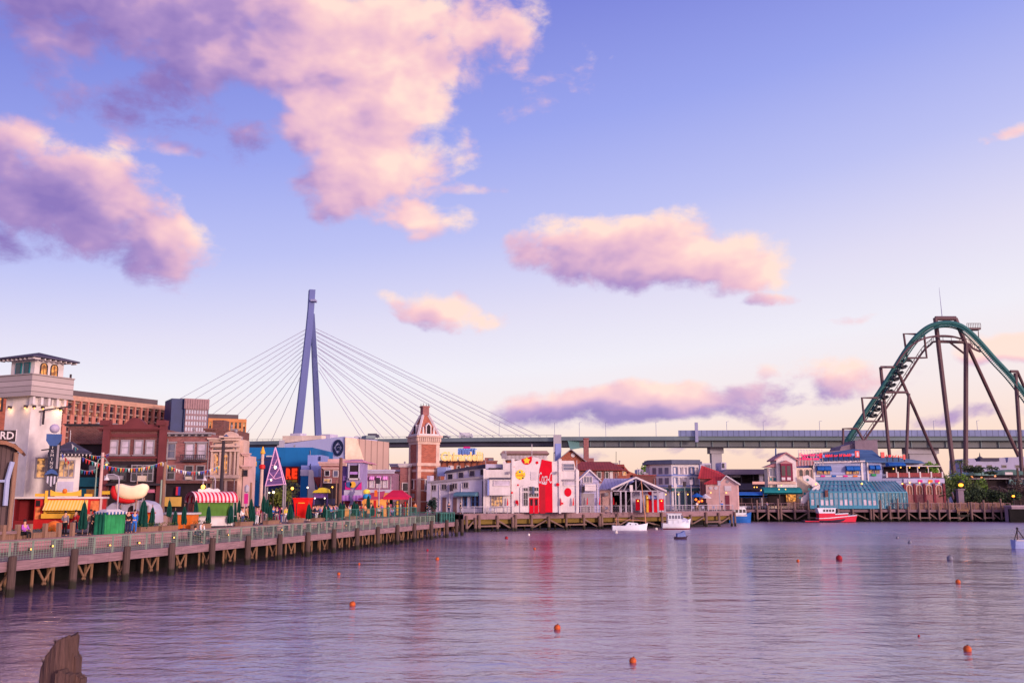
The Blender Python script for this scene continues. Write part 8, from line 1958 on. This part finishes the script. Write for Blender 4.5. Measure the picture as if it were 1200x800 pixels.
# ------------------------------------------------------------------ people
def skin(verts, edges, radii, name, m_, levels=1, root=0):
    me = bpy.data.meshes.new('tmp'); me.from_pydata(verts, edges, []); ob = bpy.data.objects.new('tmp', me); COL.objects.link(ob)
    md = ob.modifiers.new('s', 'SKIN'); md.use_smooth_shade = True
    for i, v in enumerate(me.skin_vertices[0].data): v.radius = radii[i] if isinstance(radii[i], tuple) else (radii[i], radii[i]); v.use_root = (i == root)
    sb = ob.modifiers.new('d', 'SUBSURF'); sb.levels = levels; sb.render_levels = levels
    dg = bpy.context.evaluated_depsgraph_get(); dg.update()
    out = bpy.data.meshes.new_from_object(ob.evaluated_get(dg)); out.name = name
    bpy.data.objects.remove(ob); bpy.data.meshes.remove(me)
    out.materials.clear(); out.materials.append(m_); return out
skin_m = mat('skin', C(206, 150, 126)[:3], .6, .1, 2, 0); hair_m = mat('dark hair', C(40, 30, 32)[:3], .7, .2, 4, 0)
def pose(kind):
    # joints: 0 pelvis 1 waist 2 chest 3 neck 4 head-base 5 head-top ; hips/knees/ankles/toes ; shoulders/elbows/wrists/hands
    sit = kind == 'sit'; walk = kind == 'walk'; bend = kind == 'bend'
    P = .47 if sit else .93
    v = [(0, 0, P), (0, .01, P + .16), (0, .0, P + .36), (0, .02, P + .53), (0, -.01, P + .60), (0, -.01, P + .75)]
    if bend: v = [(0, 0, P), (0, -.06, P + .14), (0, -.18, P + .30), (0, -.27, P + .43), (0, -.33, P + .47), (0, -.40, P + .58)]
    e = [(0, 1), (1, 2), (2, 3), (3, 4), (4, 5)]; r = [(.15, .11), (.135, .10), (.165, .115), (.06, .06), (.075, .085), (.085, .095)]
    legs = []; arms = []
    for s in (-1, 1):
        k = len(v)
        if sit: L = [(s * .09, -.02, P - .02), (s * .11, -.42, P + .02), (s * .11, -.44, .08), (s * .12, -.58, .03)]
        elif walk: L = [(s * .09, 0, P - .06), (s * .10, -.14 * s - .02, .49), (s * .10, -.20 * s + .08, .08 if s > 0 else .13), (s * .11, -.20 * s - .05, .03)]
        else: L = [(s * .09, 0, P - .06), (s * .10, -.01, .49), (s * .11, .03, .08), (s * .13, -.12, .03)]
        v += L; r += [.09, .062, .042, (.045, .03)]; e += [(0, k), (k, k + 1), (k + 1, k + 2), (k + 2, k + 3)]; legs += list(range(k, k + 4))
        k = len(v); c = v[2]; sh = (s * .18, c[1] + .0, c[2] + .1)
        if sit: A = [sh, (s * .24, c[1] - .1, c[2] - .16), (s * .14, c[1] - .32, c[2] - .17), (s * .10, c[1] - .40, c[2] - .15)]
        elif walk: A = [sh, (s * .23, c[1] + .08 * s, c[2] - .18), (s * .22, c[1] - .02 + .14 * s, c[2] - .40), (s * .22, c[1] - .05 + .15 * s, c[2] - .49)]
        elif bend: A = [sh, (s * .21, c[1] - .06, c[2] - .2), (s * .16, c[1] - .16, c[2] - .42), (s * .15, c[1] - .2, c[2] - .5)]
        else: A = [sh, (s * .24, c[1] + .03, c[2] - .18), (s * .23 if s < 0 else s * .1, c[1] - .03 - (.12 if s > 0 else 0), c[2] - (.41 if s < 0 else .26)), (s * .23 if s < 0 else 0.02, c[1] - .06 - (.16 if s > 0 else 0), c[2] - (.5 if s < 0 else .22))]
        v += A; r += [.062, .047, .034, (.04, .026)]; e += [(2, k), (k, k + 1), (k + 1, k + 2), (k + 2, k + 3)]; arms += list(range(k, k + 4))
    return v, e, r, legs, arms
PROTO = {}
_white = mat('cloth plain', C(200, 200, 200)[:3], .85, .2, 3, 0)
for kind in ('stand', 'walk', 'sit', 'bend'):
    v, e, r, legs, arms = pose(kind)
    body = skin(v, e, r, 'person_body_' + kind, skin_m, 2)
    # shirt: pelvis to neck and arms to the wrist; trousers: pelvis and legs to the ankle
    def sub(ids, grow):
        mp = {i: n for n, i in enumerate(ids)}
        return [v[i] for i in ids], [(mp[a], mp[b]) for a, b in e if a in mp and b in mp], [tuple(q + grow for q in (r[i] if isinstance(r[i], tuple) else (r[i], r[i]))) for i in ids]
    ids = [0, 1, 2] + [a for n, a in enumerate(arms) if n % 4 < 3]
    a_, b_, c_ = sub(ids, .014); shirt = skin(a_, b_, c_, 'shirt_' + kind, _white, 1)
    ids = [0] + [a for n, a in enumerate(legs) if n % 4 < 3]
    a_, b_, c_ = sub(ids, .013); trs = skin(a_, b_, c_, 'trousers_' + kind, _white, 1)
    hx, hy, hz = v[5]; mb = MB(); mb.ball((hx, hy + .025, hz + .012), .104, 10); hair = mb.mesh('hair_' + kind, hair_m, True)
    mb = MB(); fx, fy, fz = (v[4][0] + v[5][0]) / 2, v[5][1], (v[4][2] + v[5][2]) / 2; mb.ball((fx, fy - .098, fz + .0), .018, 6); mb.ball((fx - .035, fy - .088, fz + .03), .011, 6); mb.ball((fx + .035, fy - .088, fz + .03), .011, 6); mb.box(fx - .025, fx + .025, fy - .092, fy - .08, fz - .048, fz - .04)
    face = mb.mesh('face_' + kind, mat('face detail', C(120, 70, 64)[:3], .6, .1, 1, 0), True)
    PROTO[kind] = (body, shirt, trs, hair, face)
cloth = {}
def clothm(n, rgb): cloth[n] = mat('cloth ' + n, rgb[:3], .85, .2, 3, 0)
for n, c in (('purple', C(176, 90, 190)), ('grey', C(130, 120, 130)), ('navy', C(40, 44, 80)), ('blue', C(50, 110, 200)), ('black', C(34, 30, 36)), ('white', C(220, 214, 220)), ('red', C(190, 40, 50)), ('pink', C(220, 140, 160)), ('tan', C(190, 150, 120)), ('green', C(60, 110, 84)), ('orange', C(220, 120, 60)), ('denim', C(70, 84, 130)), ('yellow', C(220, 190, 70)), ('lilac', C(170, 160, 210))): clothm(n, c)
def person(loc, rz, kind, top, legs_, label, scale=1.0, hat=None):
    o = thing('person', label, 'person', loc, rz); o.scale = (scale,) * 3
    body, shirt, trs, hair, face = PROTO[kind]
    for nm, me, m_ in (('body', body, None), ('jacket', shirt, cloth[top]), ('trousers', trs, cloth[legs_]), ('hat' if hat else 'hair', hair, cloth[hat] if hat else None), ('face', face, None)):
        q = bpy.data.objects.new(nm, me); COL.objects.link(q); q.parent = o
        if m_: q.material_slots[0].link = 'OBJECT'; q.material_slots[0].material = m_
    return o
def pp_(px, off, kind, top, legs_, label, rz=None, z=UP, hat=None, scale=1.0, dz=0.0):
    q = dk(px, off); return person((q.x, q.y, z + dz), rnd.uniform(0, 6.28) if rz is None else rz, kind, top, legs_, label, scale, hat)
pp_(29.5, 5.0, 'sit', 'purple', 'black', 'person in a purple top sitting by the timber wall at the left', 1.2, dz=-.0)
pp_(76.5, 6.8, 'stand', 'grey', 'black', 'person in a grey top standing at the red food truck counter', 3.0)
pp_(88.5, 8.2, 'stand', 'red', 'navy', 'person in a red top behind the largest parasol', 2.6)
pp_(106, 6.0, 'stand', 'tan', 'grey', 'person in a tan coat between the food truck and the green stall', .4, scale=1.04)
pp_(110, 5.6, 'walk', 'black', 'black', 'person in black beside the green canvas stall', .9)
pp_(150.5, 5.4, 'stand', 'black', 'navy', 'person in a black jacket just right of the green canvas stall', 3.4)
pp_(157.5, 5.3, 'walk', 'blue', 'blue', 'person all in blue before the orange trailer band', .6)
pp_(161, 6.4, 'stand', 'navy', 'black', 'person with a white cap before the hot dog trailer', 0, hat='white')
pp_(235, 2.6, 'bend', 'white', 'navy', 'person in white bending over on the boardwalk under the striped cart', 1.2, z=LOW)
pp_(229.5, 2.2, 'sit', 'navy', 'black', 'person in navy sitting low on the boardwalk beside the bending one', 2.0, z=LOW)
pp_(284, 6.2, 'stand', 'white', 'denim', 'person in a white shirt right of the striped cart', 1.0)
pp_(288, 6.0, 'walk', 'tan', 'black', 'person in tan walking right of the striped cart', 2.0)
pp_(301, 6.6, 'stand', 'pink', 'white', 'person in pink by the tall ornate pole', 2.8)
pp_(303, 7.8, 'stand', 'red', 'black', 'person in red behind the tall ornate pole', .5)
pp_(324, 6.6, 'walk', 'navy', 'grey', 'person in navy walking under the purple pyramid', .5)
pp_(329.5, 6.4, 'stand', 'black', 'denim', 'person in black under the right leg of the purple pyramid', 5.0)
for i, (px, off, kd, t, l, lab) in enumerate(((366.5, 6.4, 'stand', 'black', 'navy', 'person in black at the left end of the crowd beside the red kiosk'), (368.6, 7.6, 'walk', 'purple', 'black', 'person in purple in the crowd beside the red kiosk'), (370.6, 6.6, 'stand', 'navy', 'white', 'person in navy with white trousers in the crowd'), (373.2, 8.2, 'stand', 'green', 'black', 'person in green in the middle of the crowd'), (375.4, 6.8, 'walk', 'lilac', 'navy', 'person in lilac in the middle of the crowd'),
    (377.2, 7.8, 'stand', 'red', 'black', 'person in red in the middle of the crowd'), (387.5, 6.6, 'stand', 'blue', 'black', 'person in blue at the right end of the crowd'), (389.6, 7.4, 'walk', 'black', 'denim', 'person in black with jeans at the right end of the crowd'), (391.6, 6.4, 'stand', 'pink', 'navy', 'person in pink beside the thick brown pole'), (394.5, 8.0, 'stand', 'white', 'black', 'person in white beside the thick brown pole'))):
    pp_(px, off, kd, t, l, lab)
pp_(411, 6.4, 'stand', 'white', 'white', 'person all in white between two pairs of parasols', 1.0)
pp_(424, 7.0, 'walk', 'red', 'tan', 'person in red and tan before the orange stall', 1.0)
pp_(427.5, 6.4, 'stand', 'orange', 'black', 'person in orange before the orange stall', 4.0)
pp_(443.5, 5.4, 'sit', 'white', 'black', 'person in a white shirt sitting right of the orange stall', 1.2, dz=.25)
pp_(459.5, 5.2, 'sit', 'lilac', 'denim', 'person in pale blue sitting on the edge before the red tent', .6, dz=.05)
pp_(455.5, 8.4, 'stand', 'green', 'grey', 'person in green under the left of the red tent', 1.0)
pp_(467, 8.4, 'stand', 'pink', 'pink', 'person all in pink under the red tent', 1.0)
pp_(473, 8.6, 'walk', 'white', 'red', 'person in white and red under the red tent', 2.0)
def far_p(px, Y, kd, t, l, lab, z=UP): c = at(px, 595, Y); person((c.x, Y, z), rnd.uniform(0, 6), kd, t, l, lab)
far_p(486.5, 150, 'stand', 'orange', 'black', 'person in orange at the foot of the brick tower')
far_p(500.5, 150, 'walk', 'navy', 'black', 'person in navy left of the dark round bush')
far_p(526, 150, 'stand', 'navy', 'navy', 'person in navy before the first warehouse doors')
far_p(539.5, 150, 'stand', 'black', 'grey', 'person in black before the last warehouse door')
far_p(722, 166, 'stand', 'black', 'navy', 'person in black leaning on the rail before the open pavilion')
far_p(817, 178, 'walk', 'white', 'tan', 'person in white by the blue parasol stand')
far_p(846, 182, 'stand', 'blue', 'navy', 'person in blue before the brick chapel house')
far_p(860, 206, 'stand', 'blue', 'denim', 'person in blue under the left end of the cobalt awning', 2.55)
far_p(899, 206, 'stand', 'lilac', 'navy', 'person in lilac under the teal awning', 2.55)

# ------------------------------------------------------------------ bunting and chairs
fl = [mat('flag ' + n, c[:3], .8, .1) for n, c in (('red', C(200, 50, 50)), ('white', C(220, 214, 216)), ('blue', C(70, 80, 170)), ('yellow', C(222, 180, 70)), ('teal', C(60, 140, 140)))]
def bunting(label, pxs, n, sz):
    P = [at(px, py, Y) for px, py, Y in pxs]; o = thing('bunting', label, 'bunting', P[0]); g = random.Random(len(label)); pts = []
    for i in range(n + 1):
        f = i / n; q = P[0].lerp(P[1], f) - Vector((0, 0, pxs[2] if False else 0)); q.z -= sag * 4 * f * (1 - f); pts.append(q - P[0])
    MB().tube(pts, .02, 4).build('cord', pale_trim, o)
    for i in range(n):
        a, c = pts[i], pts[i + 1]; m = (a + c) / 2; d = (c - a); 
        mb = MB(); h = Vector((g.uniform(-.05, .05), g.uniform(-.08, .08), -sz)); mb.add([a + d * .12, c - d * .12, m + h, a + d * .12 + Vector((0, .02, 0)), c - d * .12 + Vector((0, .02, 0)), m + h + Vector((0, .02, 0))], [(0, 1, 2), (5, 4, 3), (0, 3, 4, 1), (1, 4, 5, 2), (2, 5, 3, 0)]); mb.build('flag', fl[g.randrange(5)], o)
sag = .6; bunting('string of coloured flags from the annex roof to the red brick shop', [(84, 520, 80), (128, 531, 108)], 18, .4)
sag = .9; bunting('string of coloured flags across the front of the red brick shop', [(96, 535, 90), (190, 541, 108)], 30, .45)
sag = .9; bunting('string of coloured flags across the front of the rose brick house', [(190, 541, 106), (258, 545, 110)], 26, .45)
sag = .8; bunting('string of coloured flags from the hanging sign to the pale pole', [(72, 530, 80), (115, 548, 96)], 14, .4)
chair_m = mat('dark chair', C(54, 56, 70)[:3], .6, .2)
def chair_proto(chair_m=chair_m, lab='dark metal chair on the boardwalk behind the railing', grp='dark chairs on the boardwalk'):
    o = thing('deck_chair', lab, 'chair', (0, 0, 0), 0, grp)
    MB().box(-.22, .22, -.22, .22, .42, .46).build('seat', chair_m, o); mb = MB(); mb.box(-.22, .22, .2, .24, .5, .9); mb.build('backrest', chair_m, o)
    for x in (-.2, .2):
        for y in (-.2, .2): MB().box(x - .02, x + .02, y - .02, y + .02, 0, .42 if y < 0 else .5).build('leg', chair_m, o)
    return o
def table_proto():
    o = thing('cafe_table', 'small round dark table on the boardwalk behind the railing', 'table', (0, 0, 0), 0, 'small tables on the boardwalk'); MB().lathe([(.4, .72), (.4, .76)], 0, 0, 14).build('tabletop', chair_m, o); MB().lathe([(.2, 0), (.04, .05), (.04, .72)], 0, 0, 8).build('pedestal', chair_m, o); return o
cp_, tp2 = None, None
for px in (232, 246, 300, 316, 330, 352, 368, 390, 412):
    q = dk(px, 2.2)
    if tp2 is None: tp2 = table_proto(); t = tp2
    else: t = copy_tree(tp2)
    t.location = (q.x, q.y, LOW)
    for a in (0.4, 3.3):
        if cp_ is None: cp_ = chair_proto(); c = cp_
        else: c = copy_tree(cp_)
        a += rnd.uniform(-.4, .4); c.location = (q.x + math.sin(a) * .75, q.y + math.cos(a) * .75, LOW); c.rotation_euler = (0, 0, -a)

pc = chair_proto(mat('pale chair', C(190, 184, 206)[:3], .6, .2), 'pale chair on the far pier behind the lilac grey railing', 'pale chairs on the far pier')
for i, px in enumerate((574, 578, 590, 594, 612, 617, 650, 656, 668, 673, 690, 708, 712, 730, 736, 752, 758, 788, 795, 812, 824, 836)):
    c = pc if i == 0 else copy_tree(pc)
    f = (px - 543) / (860 - 543); Y = 1 / ((1 - f) / 147 + f / 176) + 1.4 + (i % 3) * .7; q = at(px, 596, Y); c.location = (q.x, Y, UP); c.rotation_euler = (0, 0, rnd.uniform(0, 6.28))
g = random.Random(21); kinds = ('stand', 'walk', 'stand'); tops = list(cloth); used = set()
for px, off, place in [(x, o, 'in the crowd right of the red kiosk') for x, o in ((367.4, 9.0), (369.6, 10.2), (371.8, 9.4), (374.6, 10.6), (376.4, 9.2), (378.8, 10.0), (381.5, 8.8), (386, 9.6), (388.5, 9.0), (393, 9.8))] + \
        [(x, o, 'before the purple tower and the orange stall') for x, o in ((404, 9.0), (408, 8.2), (416.5, 9.4), (421, 8.8), (434.5, 8.6), (447.5, 9.2))] + [(x, o, 'in the gaps beneath the crimson tent') for x, o in ((452, 9.0), (462.5, 9.2), (470, 9.0))] + \
        [(x, o, 'among the parasols right of the striped cart') for x, o in ((282, 9.2), (290.5, 8.6), (299, 9.6), (310, 9.4), (320, 9.0), (335, 8.4))]:
    while True:
        a, b_ = g.choice(tops), g.choice(('black', 'navy', 'denim', 'grey', 'tan', 'white'))
        if (a, b_, place) not in used and a != b_: used.add((a, b_, place)); break
    pp_(px, off, g.choice(kinds), a, b_, 'person in a ' + a + ' top and ' + b_ + ' trousers ' + place, g.uniform(0, 6.28), scale=g.uniform(.93, 1.05))
# ------------------------------------------------------------------ rainwater pipes, gutters and roof vents on the nearer houses
gv = random.Random(5)
pipe_ms = [grey_trim, dark_trim, pale_trim]
for o in [o for o in COL.objects if o.parent is None and o.get('category') in ('building', 'restaurant', 'cottage') and o.location.y < 235]:
    w = [c for c in o.children if c.name.split('.')[0] == 'wall']
    if not w: continue
    V = [v.co for v in w[0].data.vertices]; xa, xb = min(v.x for v in V), max(v.x for v in V); ya, yb = min(v.y for v in V), max(v.y for v in V); zt = max(v.z for v in V)
    if xb - xa < 3: continue
    for x in (xa + .35, xb - .35):
        mb = MB(); mb.tube([(x, ya - .09, 0), (x, ya - .09, zt - .9), (x, ya - .2, zt - .55)], .055, 6); mb.build('downpipe', gv.choice(pipe_ms), o)
    for k_ in range(2):
        x = gv.uniform(xa + .8, xb - .8); y = ya + (yb - ya) * .6; mb = MB(); h = gv.uniform(.5, 1.0)
        if k_: mb.tube([(x, y, zt - .1), (x, y, zt + h)], .1, 7); mb.lathe([(.2, zt + h), (.2, zt + h + .12), (.05, zt + h + .3)], x, y, 8)
        else: mb.box(x - .45, x + .45, y - .35, y + .35, zt - .05, zt + h * .7); mb.box(x - .5, x + .5, y - .4, y + .4, zt + h * .7 + .002, zt + h * .7 + .06)
        mb.build('roof_vent', grey_trim, o)
